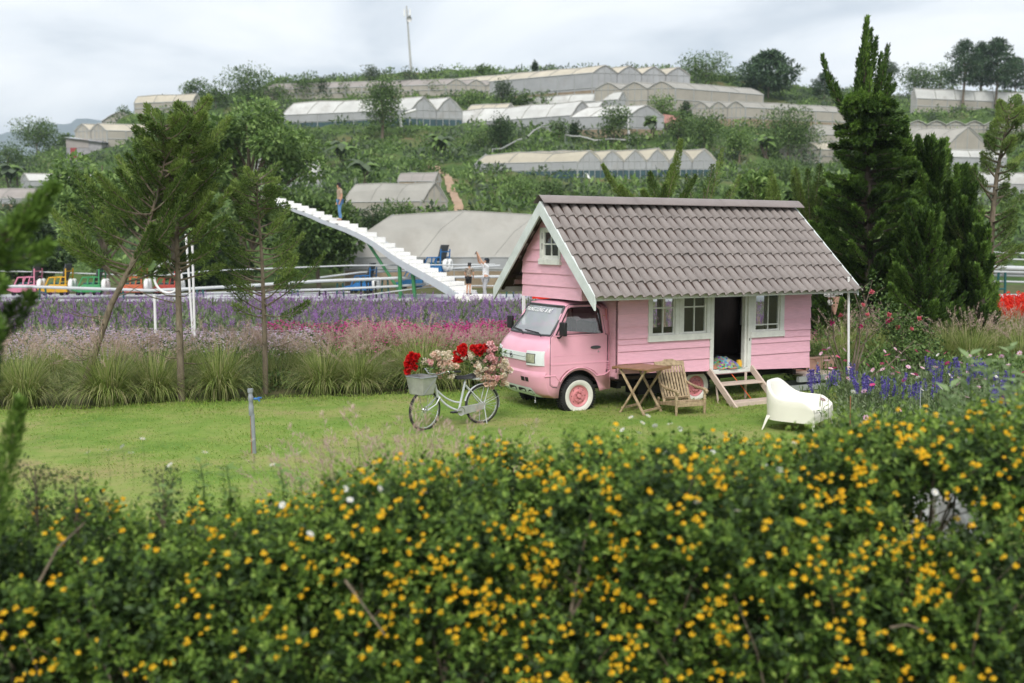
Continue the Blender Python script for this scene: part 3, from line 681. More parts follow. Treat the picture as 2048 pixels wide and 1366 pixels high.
def pine_far(base, h, cw, label, group):
    t = thing('pine_tree', label, 'pine tree', base, 0, group); mb = MB(); bare = .42 if h > cw * 1.3 else .2
    mb.tube([(0, 0, -.3), (h * .02, 0, h * .5), (0, 0, h * .97)], [h * .02, h * .015, h * .004], 7); sets = []
    for k in range(26):
        z = h * (bare + (1 - bare) * (k + .5) / 26); a = k * 2.4 + rng.normal() * .3; f = (k + .5) / 26
        r = cw * .5 * (0.55 + .6 * math.sin(math.pi * (f * .75 + .1))) * rng.uniform(.6, 1.0) * (1 - f ** 3)
        e_ = Vector((math.cos(a) * r, math.sin(a) * r, z + h * .03)); mb.tube([(0, 0, z - h * .03), e_ * .6 + Vector((0, 0, z * .4 - .0)), e_], [h * .006, h * .004, h * .002], 4)
        for q in (.55, .95): sets.append(blob_leaves((e_.x * q, e_.y * q, z + h * .03), (cw * .15, cw * .15, h * .035), 90, cw * .075, .2, .8, .35))
    mb.build('trunk', M['bark'], t, 60); link(bpy.data.objects.new('crown', leaf_mesh('crown', [cat5(sets)], [LF['pine']])), t)
GT = 'trees and bushes scattered over the hill'
for (px, pb, pt, wpx, k, lb) in HT:
    b_ = hit(px, pb); b_.z = float(terrain(b_.x, b_.y, True)); sc_ = b_.y / FPX; top_ = at(px, pt, b_.y).z
    h_ = max(0.6, top_ - b_.z); w_ = wpx * sc_ * 1.15; ls = 0.17 * (b_.y / 100) ** .7
    if k == 'n': banana(b_, h_, w_, lb, GT)
    elif k == 'p': pine_far(b_, h_, w_, lb, GT)
    else:
        lm = {'b': 'mid', 'B': 'mid', 'c': 'dark', 'e': 'grey', 'y': 'light', 'd': 'dark', 'g': 'grey'}[k]
        nn = int(np.clip(w_ * h_ / (ls * ls) * 4.2, 700, 8000))
        broadleaf('hill_tree', lb, b_, h_, w_, lm, nn, ls * 1.5, GT, tf=0.08 if k in 'bcdgy' else 0.2, clumps=20 if wpx < 60 else 40, conical=0.75 if k == 'c' else 0.1, limbs=4, cr=0.23 if k != 'e' else 0.3)
# --- brush all over the slope
def brush():
    n = 6500; pts = []
    px = rng.uniform(-250, 2300, n * 3); Y = 60 + 118 * rng.uniform(0, 1, n * 3) ** 0.9; X = (px - 1024) / FPX * Y
    keep = bumps(X * .45 + 7, Y * .45) > -0.75 + rng.normal(size=n * 3) * .4
    for (cx, cy, ax, ay, bx, by, la, lb, pz) in PADS:
        det = ax * by - ay * bx; a = ((X - cx) * by - (Y - cy) * bx) / det; b = (ax * (Y - cy) - ay * (X - cx)) / det
        keep &= ~((a > -.7) & (a < la + .7) & (b > -.7) & (b < lb + .7))
    for i in np.linspace(0, 1, 40):                                          # keep the dirt path clear
        p = hit(924 - 34 * i, 440 - 90 * i); keep &= np.hypot(X - p.x, Y - p.y) > 1.3
    X, Y = X[keep][:n], Y[keep][:n]; Z = terrain(X, Y, True); m = len(X)
    r = 0.38 * rng.uniform(.6, 2.5, m) ** 1.4; g = (rng.uniform(0, 1, m) * 3).astype(int); sets = [[], [], []]; per = 34
    for k in range(3):
        s = np.nonzero(g == k)[0]; c = np.stack([X[s], Y[s], Z[s]], -1); q = len(s)
        d = rdir(q * per); d[:, 2] = np.abs(d[:, 2]); rr = np.repeat(r[s], per)[:, None]
        P = np.repeat(c, per, 0) + d * rr * np.array([1.25, 1.25, .95]) * rng.uniform(.3, 1, (q * per, 1))
        sets[k] = (P, d + rng.normal(size=d.shape) * .6, d + np.array([0, 0, .5]) + rng.normal(size=d.shape) * .4, rr[:, 0] * rng.uniform(.3, .6, q * per), rr[:, 0] * rng.uniform(.15, .3, q * per))
    o = bpy.data.objects.new('hillside_brush', leaf_mesh('hillside_brush', sets, [LF['mid'], LF['light'], LF['grey']])); o['kind'] = 'stuff'; link(o)
brush()

# --- leafy trees in the garden's far end, behind the rides
def gtree(lb, px, pb, pt, wpx, Y, lm, n, **k):
    b_ = at(px, pb, Y); b_.z = float(terrain(b_.x, b_.y)) - .05; h_ = at(px, pt, Y).z - b_.z
    return broadleaf('broadleaf_tree', lb, b_, h_, wpx * Y / FPX, lm, int(n * 1.7), k.pop('ls', .30), 'leafy trees behind the ride track', **k)
gtree('tall spreading leafy tree behind the top of the white staircase', 505, 600, 178, 300, 52, 'light', 9000, tf=.2, clumps=46, limbs=14, cr=.13)
gtree('leafy tree with low left branches over the coloured ride cars', 215, 600, 288, 230, 46, 'light', 5200, tf=.22, clumps=34, limbs=12, cr=.15)
gtree('lower leafy tree standing just under the white staircase', 640, 600, 378, 200, 51, 'mid', 5200, tf=.1, clumps=30, limbs=10, cr=.16)
gtree('shorter leafy tree between the two conifer saplings at the back', 350, 600, 215, 170, 49, 'mid', 5000, tf=.3, clumps=28, limbs=8, cr=.16)
gtree('dark leafy bush behind the ride cars at the left edge', 60, 600, 430, 150, 50, 'dark', 2600, tf=.05, clumps=20, limbs=6, cr=.2)
gtree('dark bush at the back of the ride behind the middle sapling', 420, 600, 480, 210, 52, 'dark', 3400, tf=.03, clumps=24, limbs=6, cr=.17)
gtree('scrubby tree behind the roof of the pink house, on its right', 1500, 600, 330, 150, 40, 'light', 3000, tf=.15, clumps=24, limbs=8, cr=.17)
gtree('scrubby tree behind the roof of the pink house, near the cypress', 1600, 600, 355, 140, 40, 'mid', 3000, tf=.1, clumps=24, limbs=8, cr=.17)

def crown2(sets, mt, share=.42):
    """sprays shared at random between a darker and a lighter green"""
    k = rng.uniform(0, 1, len(sets)) < share; k[0], k[-1] = True, False
    return leaf_mesh('crown', [cat5([s for s, q in zip(sets, k) if not q]), cat5([s for s, q in zip(sets, k) if q])], [LF[mt], LF[mt + 'l']])
# --- conifer saplings with thin trunks
def sapling(lb, pts, plumes, n, Rr, bark='bark', r0=.066, mt='sap', L=.062, Wd=.015, twigs=0, name='conifer_sapling', group='thin conifer saplings at the edge of the lawn'):
    """pts: trunk points, plumes: list of (fraction up the trunk, end point, bow)"""
    base = Vector(pts[0]); t = thing(name, lb, 'conifer', base, 0, group); mb = MB()
    P = [Vector(p) - base for p in pts]; m = len(P); mb.tube([P[0] - Vector((0, 0, .15))] + P[1:], [r0 * (1 - .86 * i / (m - 1)) for i in range(m)], 8); sets = []
    def on(f):
        x = min(f * (m - 1), m - 1 - 1e-6); i = int(x); return P[i].lerp(P[i + 1], x - i)
    for f, e_, bow in plumes:
        a, e_ = on(f), Vector(e_) - base; mid = a.lerp(e_, .55) + Vector((0, 0, -bow * (e_ - a).length))
        c = curve3(a, mid, e_); mb.tube([Vector(q) for q in c], [r0 * .3 * (1 - .8 * i / 8) for i in range(9)], 5)
        sets.append(plume(c, Rr * rng.uniform(.55, 1.1), int(1.75 * n * (e_ - a).length ** .8), L, Wd, 1.05, .34, -1))
    sets.append(plume([tuple(on(f)) for f in np.linspace(.62, 1, 8)], Rr * .7, int(n * 1.2), L, Wd))
    for k in range(twigs):                                                   # bare lower twigs
        a = on(rng.uniform(.08, .42)); an = rng.uniform(0, 6.28); l = rng.uniform(.3, .8); e_ = a + Vector((math.cos(an) * l, math.sin(an) * l, rng.uniform(-.05, .5) * l))
        mb.tube([a, a.lerp(e_, .5) - Vector((0, 0, .05)), e_], [.012, .008, .003], 4)
    mb.build('trunk', M[bark], t, 60); link(bpy.data.objects.new('crown', crown2(sets, mt)), t)
    return t
def rand_plumes(pts_px, Y, lo, hi, k, wpx, up=(0.15, .6), dY=.9):
    """branch ends round a trunk given in photo pixels"""
    o = []
    for i in range(k):
        f = lo + (hi - lo) * (i + .5) / k; x = min(f * (len(pts_px) - 1), len(pts_px) - 1.001); j = int(x); g = x - j
        px = pts_px[j][0] * (1 - g) + pts_px[j + 1][0] * g; py = pts_px[j][1] * (1 - g) + pts_px[j + 1][1] * g
        s = 1 if i % 2 else -1; w = wpx * (1 - .75 * ((f - lo) / (1 - lo)) ** 1.3) * rng.uniform(.55, 1.1)
        o.append((f, at(px + s * w * rng.uniform(.45, 1), py - w * rng.uniform(*up), Y + rng.uniform(-dY, dY)), rng.uniform(.05, .25)))
    return o
tA = [(150, 806), (190, 705), (222, 610), (258, 540), (290, 470), (315, 390), (330, 320), (322, 240)]
tB = [(363, 803), (360, 690), (357, 600), (355, 520), (352, 420), (366, 330), (380, 260), (388, 220)]
tC = [(531, 786), (530, 690), (527, 600), (524, 520), (518, 440), (514, 390), (512, 345)]
at_ = lambda q, Y: [at(x, y, Y) for x, y in q]
YA, YB, YC = gnd(150, 806).y, gnd(363, 803).y, gnd(531, 786).y
sapling('leaning conifer sapling at the left with a slanting bare trunk', at_(tA, YA), rand_plumes(tA, YA, .36, .98, 62, 165, (.25, 1.1)), 400, .135, twigs=9)
sapling('straight conifer sapling right beside the leaning one', at_(tB, YB), rand_plumes(tB, YB, .34, .97, 62, 150, (.2, 1.0)), 380, .13, twigs=9)
sapling('slim conifer sapling alone with see through branches below the staircase', at_(tC, YC), rand_plumes(tC, YC, .26, .97, 52, 132, (.1, .8)), 230, .11, r0=.052, twigs=8)
# tips of a conifer behind the house roof
tD = [(1330, 700), (1325, 560), (1322, 450), (1318, 400)]; YD = 23.0
sapling('young conifer behind the house with two horn like tips above the roof ridge', at_(tD, YD),
        [(.7, at(1362, 280, YD), .12), (.62, at(1205, 330, YD), .22), (.7, at(1240, 372, YD), .15), (.8, at(1300, 345, YD), .1), (.75, at(1285, 380, YD - .5), .1), (.8, at(1345, 330, YD + .4), .1), (.7, at(1392, 352, YD), .15), (.85, at(1330, 372, YD), .05)], 760, .15, mt='sap')
tE = [(1400, 700), (1402, 560), (1405, 460), (1408, 380)]
sapling('feathery young conifer behind the right half of the roof ridge', at_(tE, 24), [(.7, at(1445, 300, 24), .05), (.6, at(1480, 352, 24), .15), (.65, at(1372, 350, 24), .1), (.8, at(1425, 330, 24), .05), (.7, at(1460, 380, 24), .1)], 260, .17)
for q, lb in (((1545, 1500, 1590, 338), 'low conifer behind the roof ridge between the feathery one and the cypress'), ((1620, 1585, 1655, 330), 'low conifer tucked behind the rear end of the roof')):
    Yq = 25.0; tF = [(q[0], 700), (q[0], 560), (q[0] + 3, 460), (q[0], 400)]
    sapling(lb, at_(tF, Yq), [(.6, at(rng.uniform(q[1], q[2]), rng.uniform(q[3], q[3] + 60), Yq + rng.uniform(-.5, .5)), .1) for _ in range(9)], 420, .2, mt='sap')

# --- the tall dark cypress group on the right
def cypress(lb, px, pb, Y, tips, trunk, n, Rr, mt='cyp', L=.095, Wd=.027, r0=.16):
    base = at(px, pb, Y); base.z = 0; t = thing('cypress', lb, 'cypress', base, 0, 'dark cypresses right of the house'); mb = MB(); sets = []
    tp = [Vector((0, 0, -.2))] + [at(x, y, Y) - base for x, y in trunk]; m = len(tp)
    mb.tube(tp, [r0 * (1 - .9 * i / (m - 1)) for i in range(m)], 8)
    for (tx, ty, f, dY) in tips:
        x = min(f * (m - 1), m - 1.001); i = int(x); a = tp[i].lerp(tp[i + 1], x - i); e_ = at(tx, ty, Y + dY) - base
        mid = Vector((e_.x * .75 + a.x * .25, e_.y * .75 + a.y * .25, a.z * .6 + e_.z * .4)); c = curve3(a, mid, e_)
        mb.tube([Vector(q) for q in c], [r0 * .28 * (1 - .85 * k / 8) for k in range(9)], 5)
        l = (e_ - a).length; sets.append(plume(c, Rr * rng.uniform(.8, 1.25) * min(1, .5 + l * .2), int(n * l) + 100, L, Wd, .6, .12, -1))
    sets.append(plume([tuple(q) for q in tp[max(1, m - 4):]], Rr * .8, int(n * 3), L, Wd, .6, .05, -1))
    mb.build('trunk', M['barkdark'], t, 60); link(bpy.data.objects.new('crown', crown2(sets, mt)), t)
YE = 23.6
tips = [(1734, 36, .80, 0), (1776, 92, .66, .2), (1768, 128, .6, -.2), (1752, 78, .72, -.1), (1742, 60, .74, .1), (1762, 110, .62, .1), (1722, 100, .7, .1), (1740, 140, .6, -.2), (1780, 150, .55, -.1), (1712, 160, .55, 0), (1645, 112, .62, 0), (1672, 168, .6, .1), (1790, 170, .7, 0), (1716, 120, .66, 0), (1722, 180, .55, -.4), (1760, 190, .7, -.5), (1700, 220, .6, -.4)]
for k in range(300):
    f = rng.uniform(0, 1); hw = np.interp(f, [0, .25, .55, .8, 1], [58, 92, 128, 130, 108]); ty = 200 + 480 * f
    tips.append((1735 + rng.uniform(-1, 1) * hw + 8, ty, max(.03, .80 - .8 * f) - .06, rng.uniform(-1.4, 1.0)))
cypress('tallest dark cypress with two wind bent horn tips right of the house', 1738, 720, YE, tips, [(1738, 600), (1737, 480), (1735, 360), (1732, 240), (1728, 120), (1731, 52)], 400, .135)
def bushy(px, top, bot, w, k, Y, lb, mt='cyp', n=400, Rr=.135):
    tp_ = []
    for i in range(int(k * 3)):
        f = rng.uniform(0, 1); tp_.append((px + rng.uniform(-1, 1) * w * (.35 + .75 * f), top + (bot - top) * f * .93, max(.04, .8 - .74 * f), rng.uniform(-.9, .8)))
    tp_.append((px, top, .95, 0)); cypress(lb, px, bot + 30, Y, tp_, [(px, bot - (bot - top) * q) for q in (.1, .4, .7, .95)], n, Rr, mt)
bushy(1866, 272, 640, 86, 54, 24.2, 'broad dark cypress leaning on the tallest one, on its right')
bushy(1848, 400, 690, 98, 48, 22.4, 'bright tipped cypress in front of the dark group', 'cyp', 400, .135)
bushy(1930, 330, 650, 60, 34, 23.4, 'narrow cypress at the right of the dark group')
bushy(1812, 235, 640, 74, 44, 24.4, 'dark cypress filling the gap between the tallest one and the broad one')
bushy(1960, 440, 670, 44, 22, 22.6, 'low pointed cypress nearest the bare trunked conifer')
bushy(1655, 420, 640, 50, 26, 25, 'short cypress just behind the rear gable end', 'cyp')
tG = [(1978, 702), (1979, 600), (1980, 520), (1985, 430), (1995, 340), (2012, 260), (2022, 205)]
sapling('open branched conifer with a straight bare trunk at the right edge', at_(tG, 23.6), rand_plumes(tG, 23.6, .26, .97, 46, 95, (.2, 1.0)), 420, .2, r0=.11, mt='sap', group='dark cypresses right of the house')
# --- blurred cypress close to the camera at the left edge
def near_cypress():
    Y = 5.2; tp_ = []
    for k in range(46):
        f = rng.uniform(0, 1); y = 500 + 370 * f; w = np.interp(f, [0, .25, .5, 1], [20, 58, 50, 26]); tp_.append((-50 + rng.uniform(-.3, 1) * w, y - 40, max(.05, .9 - .85 * f) - .05, rng.uniform(-.25, .25)))
    tp_ += [(108, 372, .8, 0), (92, 400, .8, .05), (100, 490, .66, 0), (66, 430, .75, 0), (40, 800, .1, 0), (62, 590, .4, 0)]
    base = at(-60, 1000, Y); base.z = 0; t = thing('cypress', 'out of focus bright green cypress close up at the left edge', 'cypress', base); mb = MB(); sets = []
    trunk = [Vector((0, 0, -.1))] + [at(x, y, Y) - base for x, y in ((-60, 880), (-55, 700), (-40, 560), (5, 470), (60, 410))]
    mb.tube(trunk, [.035, .03, .025, .02, .013, .006], 7)
    for tx, ty, f, dY in tp_:
        x = min(f * 5, 4.999); i = int(x); a = trunk[i].lerp(trunk[i + 1], x - i); e_ = at(tx, ty, Y + dY) - base
        c = curve3(a, a.lerp(e_, .6) - Vector((0, 0, .04)), e_); l = (e_ - a).length; sets.append(plume(c, .058, int(1100 * l) + 60, .045, .013, .8, .1))
        mb.tube([Vector(q) for q in c], [.007 * (1 - .1 * k) for k in range(9)], 4)
    mb.build('trunk', M['bark'], t, 60); link(bpy.data.objects.new('crown', crown2(sets, 'cyp', .8)), t)
near_cypress()
# ------------------------------------------------------------ lawn blades
def lawn_blades():
    n = 150000; Y = 7.5 + 13.5 * rng.uniform(0, 1, n) ** 1.15; X = rng.uniform(-1, 1, n) * (Y * .53 + .6)
    k = (Y < lawn_back(X) + .12) & (X < 8.5) & ((rng.uniform(0, 1, n) < .75) | (lawn_back(X) - Y < 1.2) | (np.hypot((X - 2.6) / 2.4, (Y - 15.6) / 1.2) < 1)); X, Y = X[k], Y[k]; m = len(X)
    edge = np.clip(1 - (lawn_back(X) - Y) / 1.1, 0, 1); tall = .020 + .05 * edge + .012 * (bumps(X * 3, Y * 3) > .3)
    tall += .045 * (np.exp(-(((X - 2.6) / 2.2) ** 2 + ((Y - 16.0) / .9) ** 2)))           # unmown round truck and chair, thickened to add contact darkness
    P = np.stack([X, Y, np.full(m, .004)], -1); D = np.stack([rng.normal(size=m) * .95, rng.normal(size=m) * .95, np.ones(m)], -1)
    o = bpy.data.objects.new('lawn_grass', leaf_mesh('lawn_grass', [(P, D, np.array([0, 0, 1.]) + rng.normal(size=(m, 3)) * .3, tall * rng.uniform(.5, 1.5, m), .009 + .004 * rng.uniform(0, 1, m))], [LF['lawnb']])); o['kind'] = 'stuff'; link(o)
lawn_blades()
# ------------------------------------------------------------ fountain grass
def blade_arrays(n, r0, Lm, droop, w):
    """arched blades as strips of four segments"""
    a = rng.uniform(0, 2 * np.pi, n); tilt = rng.uniform(.05, 1.2, n) ** .8 * droop; L = Lm * rng.uniform(.6, 1.1, n)
    rr = r0 * np.sqrt(rng.uniform(0, 1, n)); base = np.stack([np.cos(a) * rr, np.sin(a) * rr, np.zeros(n)], -1); a2 = a + rng.normal(size=n) * .35
    d = np.stack([np.cos(a2), np.sin(a2), np.zeros(n)], -1); s = np.stack([-d[:, 1], d[:, 0], np.zeros(n)], -1); p = base; rows = [p]; ang = tilt * .45
    for k in range(4):
        p = p + (d * np.sin(ang)[:, None] + np.array([0, 0, 1]) * np.cos(ang)[:, None]) * (L / 4)[:, None]; rows.append(p); ang = ang + tilt * .52
    W_ = w * np.array([.8, 1, .8, .5, .05]); V = np.empty((n, 5, 2, 3))
    for k in range(5): V[:, k, 0] = rows[k] - s * W_[k] / 2; V[:, k, 1] = rows[k] + s * W_[k] / 2
    i = np.arange(n)[:, None] * 10; F = []
    for k in range(4): F += [i + np.array([[2 * k, 2 * k + 1, 2 * k + 3]]), i + np.array([[2 * k, 2 * k + 3, 2 * k + 2]])]
    return V.reshape(-1, 3), np.concatenate(F, 0), rows[4]
def grass_meshes(nb=620, npl=46, L=.95, r0=.3, tm=.75, pw=.017):
    V, F, _ = blade_arrays(nb, r0, L, 1.15, .011); bl = np_mesh('blades', V, F, [LF['grass']])
    sets = []; mb = MB()
    for k in range(npl):
        a = rng.uniform(0, 6.28); rr = rng.uniform(0, r0 * .8); o = np.array([math.cos(a) * rr, math.sin(a) * rr, 0]); l = L * rng.uniform(.95, 1.35); tl = rng.uniform(.1, tm)
        d = np.array([math.cos(a), math.sin(a), 0]); e_ = o + d * l * math.sin(tl) + np.array([0, 0, l * math.cos(tl)]); mid = o + d * l * .22 * math.sin(tl) + np.array([0, 0, l * .6])
        c = curve3(o, mid, e_, 10); mb.tube([Vector(q) for q in c[:8]], .0025, 3, False); sets.append(plume(c[6:], pw, 46, .045, .007, .55, 0, .5))
    V2, F2, M2 = tmpl_of([cat5(sets)]); b = len(mb.v)
    tri = [t for f in mb.f for t in ((f[0], f[1], f[2]), (f[0], f[2], f[3]))]
    pl = np_mesh('plumes', np.concatenate([np.array(mb.v), V2]), np.concatenate([np.array(tri), F2 + b]), [LF['grass'], LF['plume']], np.concatenate([np.zeros(len(tri)), np.ones(len(F2))]))
    return bl, pl
GM = [grass_meshes(1150, 18, .98, .2), grass_meshes(1250, 28, 1.05, .22), grass_meshes(1050, 14, .93, .19), grass_meshes(1150, 36, 1.0, .21), grass_meshes(260, 90, 1.02, .34, .75, .024), grass_meshes(70, 17, 1.0, .12, .5, .03)]
def clump(x, y, k, s, label, group, nm='fountain_grass', z=0):
    t = thing(nm, label, 'grass clump', (x, y, z), rng.uniform(0, 6.28), group); sc = (s, s, s * rng.uniform(.92, 1.08))
    for o in (inst('blades', GM[k][0], (0, 0, 0), sc=sc, parent=t), inst('plumes', GM[k][1], (0, 0, 0), sc=sc, parent=t)): o['kind'] = 'stuff'
    return t
g1 = 'front row of fountain grass at the lawn edge'
for px, k, s, lb in ((-310, 1, 1.0, 'farthest beyond the left picture edge'), (-200, 3, 1.02, 'second beyond the left picture edge'), (-90, 0, 1.05, 'just beyond the left picture edge'), (35, 1, 1.0, 'at the far left under the blurred cypress'), (205, 3, 1.02, 'around the foot of the leaning sapling'), (300, 0, 1.08, 'between the leaning and the straight sapling'),
                     (432, 1, 1.05, 'just right of the straight sapling'), (642, 0, 1.0, 'first of the two big clumps left of the bicycle'), (712, 3, 1.06, 'second of the two big clumps left of the bicycle'), (842, 1, .98, 'right behind the bicycle basket'), (925, 3, .95, 'behind the bicycle saddle flowers')):
    x0 = (px - 1024) / FPX * 16.2; y0 = lawn_back(x0) + .42; x0 = (px - 1024) / FPX * y0
    y0 += rng.uniform(-.08, .22); clump(x0, y0, k, s * rng.uniform(.84, 1.14), 'fountain grass clump with pinkish plumes ' + lb, g1)
g2 = 'back row fountain grass clumps with pink plumes'
for i, px in enumerate((-240, -120, -20, 60, 130, 250, 345, 400, 480, 570, 610, 690, 760, 800, 880, 960, 1000)):
    x0 = (px - 1024) / FPX * 18.6 + rng.normal() * .1; y0 = lawn_back(x0) + 1.5 + rng.uniform(0, 1.1); clump(x0, y0, (4, 1, 4)[i % 3], rng.uniform(.78, 1.0), 'pinkish fountain grass clump in the thick row behind the front clumps', g2)
g3 = 'grass clumps behind the roses at the right'
for i, (px, y0) in enumerate(((1640, 19.5), (1690, 20.5), (1900, 20.6), (1945, 20.2), (2000, 20.8), (2050, 20.2), (1960, 22.4), (2030, 23), (2090, 21.6), (1760, 21.6), (1340, 21.5), (1410, 22.0), (1530, 21.6))):
    clump((px - 1024) / FPX * y0, y0, (i + 2) % 4, rng.uniform(.85, 1.1), 'grass clump with pale plumes among the roses and conifers at the right', g3)
t = None
for i, (px, s) in enumerate(((625, .78), (690, .84), (748, .86), (830, .9), (905, .74), (985, .76))):
    x0 = (px - 1024) / FPX * 7.6; clump(x0, 7.4 + .25 * (i % 2), 5, s * 1.2, ('leftmost', 'second from left', 'third from left', 'third from right', 'second from right', 'rightmost')[i] + ' out of focus plumed grass rising behind the yellow hedge', 'blurred plumed grasses behind the hedge')

# ------------------------------------------------------------ flower beds
def spike_plant(nl, h, r, ns, spk, lsz, spw, lm, sm):
    sets = [[], []]
    d = rdir(nl); d[:, 2] = np.abs(d[:, 2]); P = d * np.array([r, r, h * .62]) * rng.uniform(.35, 1, (nl, 1)); s = rng.uniform(.7, 1.3, nl)
    sets[0] = (P, d + rng.normal(size=(nl, 3)) * .5 + [0, 0, .4], d + rng.normal(size=(nl, 3)) * .4 + [0, 0, .5], lsz * s, lsz * .38 * s); sp = []
    for k in range(ns):
        a = rng.uniform(0, 6.28); q = r * rng.uniform(.1, .95); o = np.array([math.cos(a) * q, math.sin(a) * q, h * rng.uniform(.5, .72)]); tl = np.array([math.cos(a) * .25 + rng.normal() * .12, math.sin(a) * .25 + rng.normal() * .12, 1]); e_ = o + tl * spk * rng.uniform(.7, 1.2)
        c = np.linspace(o, e_, 5); sp.append(plume(c, spw, 22, spw * 1.5, spw * .9, .9, 0.1, .4))
    sets[1] = cat5(sp); return tmpl_of(sets)
def field(name, tm, mats, X, Y, Z, smin=.8, smax=1.25, kind='stuff'):
    n = len(X); o = bpy.data.objects.new(name, tile_mesh(name, tm, mats, np.stack([X, Y, Z], -1), rng.uniform(0, 6.28, n), rng.uniform(smin, smax, n))); o['kind'] = kind; link(o)
def strip(px0, px1, y0, y1, n):
    Y = rng.uniform(y0, y1, n); px = rng.uniform(px0, px1, n); return (px - 1024) / FPX * Y, Y
X, Y = strip(-330, 1130, 25.5, 36.5, 1100); Y = Y - .8 * np.sin(X * .4) * (Y < 28); k_ = bumps(X * .42 + 3, Y * .6) + rng.normal(size=len(X)) * .5 > -.55; X, Y = X[k_], Y[k_]
field('purple_sage_field', spike_plant(110, .5, .36, 3, .26, .14, .020, 0, 0), [LF['sage'], LF['purple']], X, Y, zflat(Y))
X, Y = strip(-330, 1130, 25.2, 36, 1220); field('green_sage_front', spike_plant(90, .52, .36, 1, .2, .11, .02, 0, 0), [LF['sage'], LF['purple']], X, Y - .4, zflat(Y))
X, Y = strip(1130, 1640, 24, 33, 420); field('purple_sage_behind_house', spike_plant(90, .5, .36, 3, .26, .13, .020, 0, 0), [LF['sage'], LF['purple']], X, Y, zflat(Y))
def bed(name, col, px0, px1, y0, y1, n, hgt, fs=.05, dens=60, low='mid'):
    X, Y = strip(px0, px1, y0, y1, n); r = .34; d = rdir(dens); d[:, 2] = np.abs(d[:, 2]) * .9 + .1; P = d * np.array([r, r, hgt]); P2 = P * rng.uniform(.5, .95, (dens, 1))
    f = 4; Pf = np.repeat(P, f, 0); an = np.tile(np.arange(f) * 2 * np.pi / f, dens) + np.repeat(rng.uniform(0, 6, dens), f)
    Df = np.stack([np.cos(an), np.sin(an), .35 + 0 * an], -1); Nf = np.repeat(d, f, 0) + [0, 0, 1]
    tm = tmpl_of([(P2, d + rng.normal(size=d.shape) * .6, d + [0, 0, .4] + rng.normal(size=d.shape) * .3, .09, .045), (Pf, Df + np.repeat(d, f, 0) * .5, Nf, fs * .62, fs * .6)])
    field(name, tm, [LF[low], LF[col]], X, Y, zflat(Y))
bed('lilac_petunia_bed', 'lilac', 30, 640, 22.2, 24.4, 170, .45)
bed('magenta_petunia_bed', 'magenta', 690, 1120, 21.4, 25.2, 190, .55, .06)
bed('magenta_petunia_border', 'magenta', 520, 800, 24.6, 26.0, 70, .5)
bed('pink_bed_behind_house', 'magenta', 1130, 1720, 22.6, 24.6, 150, .5, .06)
bed('pale_flower_bed_left', 'lilac', -330, 220, 20.2, 22.2, 170, .35)
X, Y = strip(1985, 2250, 25.5, 29, 190); field('scarlet_salvia_bed', spike_plant(60, .85, .34, 9, .3, .12, .034, 0, 0), [LF['mid'], LF['red']], X, Y, zflat(Y) + .12)
X, Y = strip(1660, 1985, 25.5, 28.5, 90); field('scarlet_salvia_behind_cypress', spike_plant(60, .85, .34, 8, .3, .12, .034, 0, 0), [LF['mid'], LF['red']], X, Y, zflat(Y))
def understory(name, px0, px1, y0, y1, n, h, lm, r=.3, ls=.09, z=0.0):
    X, Y = strip(px0, px1, y0, y1, n); d = rdir(60); d[:, 2] = np.abs(d[:, 2]); P = d * np.array([r, r, h]) * rng.uniform(.4, 1, (60, 1))
    field(name, tmpl_of([(P, d + rng.normal(size=d.shape) * .6 + [0, 0, .4], d + [0, 0, .5], ls, ls * .4)]), [LF[lm]], X, Y, zflat(Y) + z)
understory('bed_foliage', 1700, 2330, 12.6, 18.6, 620, .34, 'sage', .26, .075)
understory('bed_foliage_front', 1735, 2330, 11.2, 14, 300, .42, 'mid', .26, .07)
understory('weeds_by_roses', 1600, 2200, 17.8, 24, 420, .4, 'light', .3, .1)
understory('weeds_behind_house', 1130, 1660, 19.5, 23, 160, .3, 'mid', .3, .1)
understory('weeds_under_grasses', -330, 1100, 17.5, 22, 480, .24, 'mid', .3, .1)

# blue salvia and cosmos: plants one could count
def salvia_protos():
    out = []
    for q in range(3):
        n = 46; d = rdir(n); d[:, 2] = np.abs(d[:, 2]); P = d * np.array([.13, .13, .3]) * rng.uniform(.3, 1, (n, 1)); fo = leaf_mesh('foliage', [(P, d + [0, 0, .6], d + [0, 0, .5], .075, .022)], [LF['sage']]); sp = []
        for k in range(2):
            a = rng.uniform(0, 6.28); o = np.array([math.cos(a) * .07, math.sin(a) * .07, .2]); e_ = o * np.array([1.9, 1.9, 1]) + np.array([0, 0, rng.uniform(.26, .42)]); c = np.linspace(o, e_, 5)
            st = plume(c, .013, 60, .024, .015, .9, .35, .35); sp.append(leaf_mesh('flower_spike', [st], [LF['blue']]))
        out.append((fo, sp))
    return out
SP = salvia_protos()
def salvia(x, y, q, label, sc=1.0):
    t = thing('blue_salvia', label, 'flowering plant', (x, y, 0), rng.uniform(0, 6.28), 'blue salvia plants in the flower bed at the right')
    inst('foliage', SP[q][0], (0, 0, 0), sc=(sc,) * 3, parent=t)
    for me in SP[q][1]: inst('flower_spike', me, (0, 0, 0), sc=(sc,) * 3, parent=t)
SW = iter(('hugging the end of the rear platform', 'just right of the rear platform edge', 'in the dense patch right of the thin white post', 'below the leafy rose bush', 'in the middle of the bed behind the grey lamp stake', 'right of the middle of the bed', 'in the far dense patch by the bare conifer trunk', 'near the right edge of the bed', 'at the right picture edge', 'in the row behind the thin white post', 'at the back of the bed under the cypresses'))
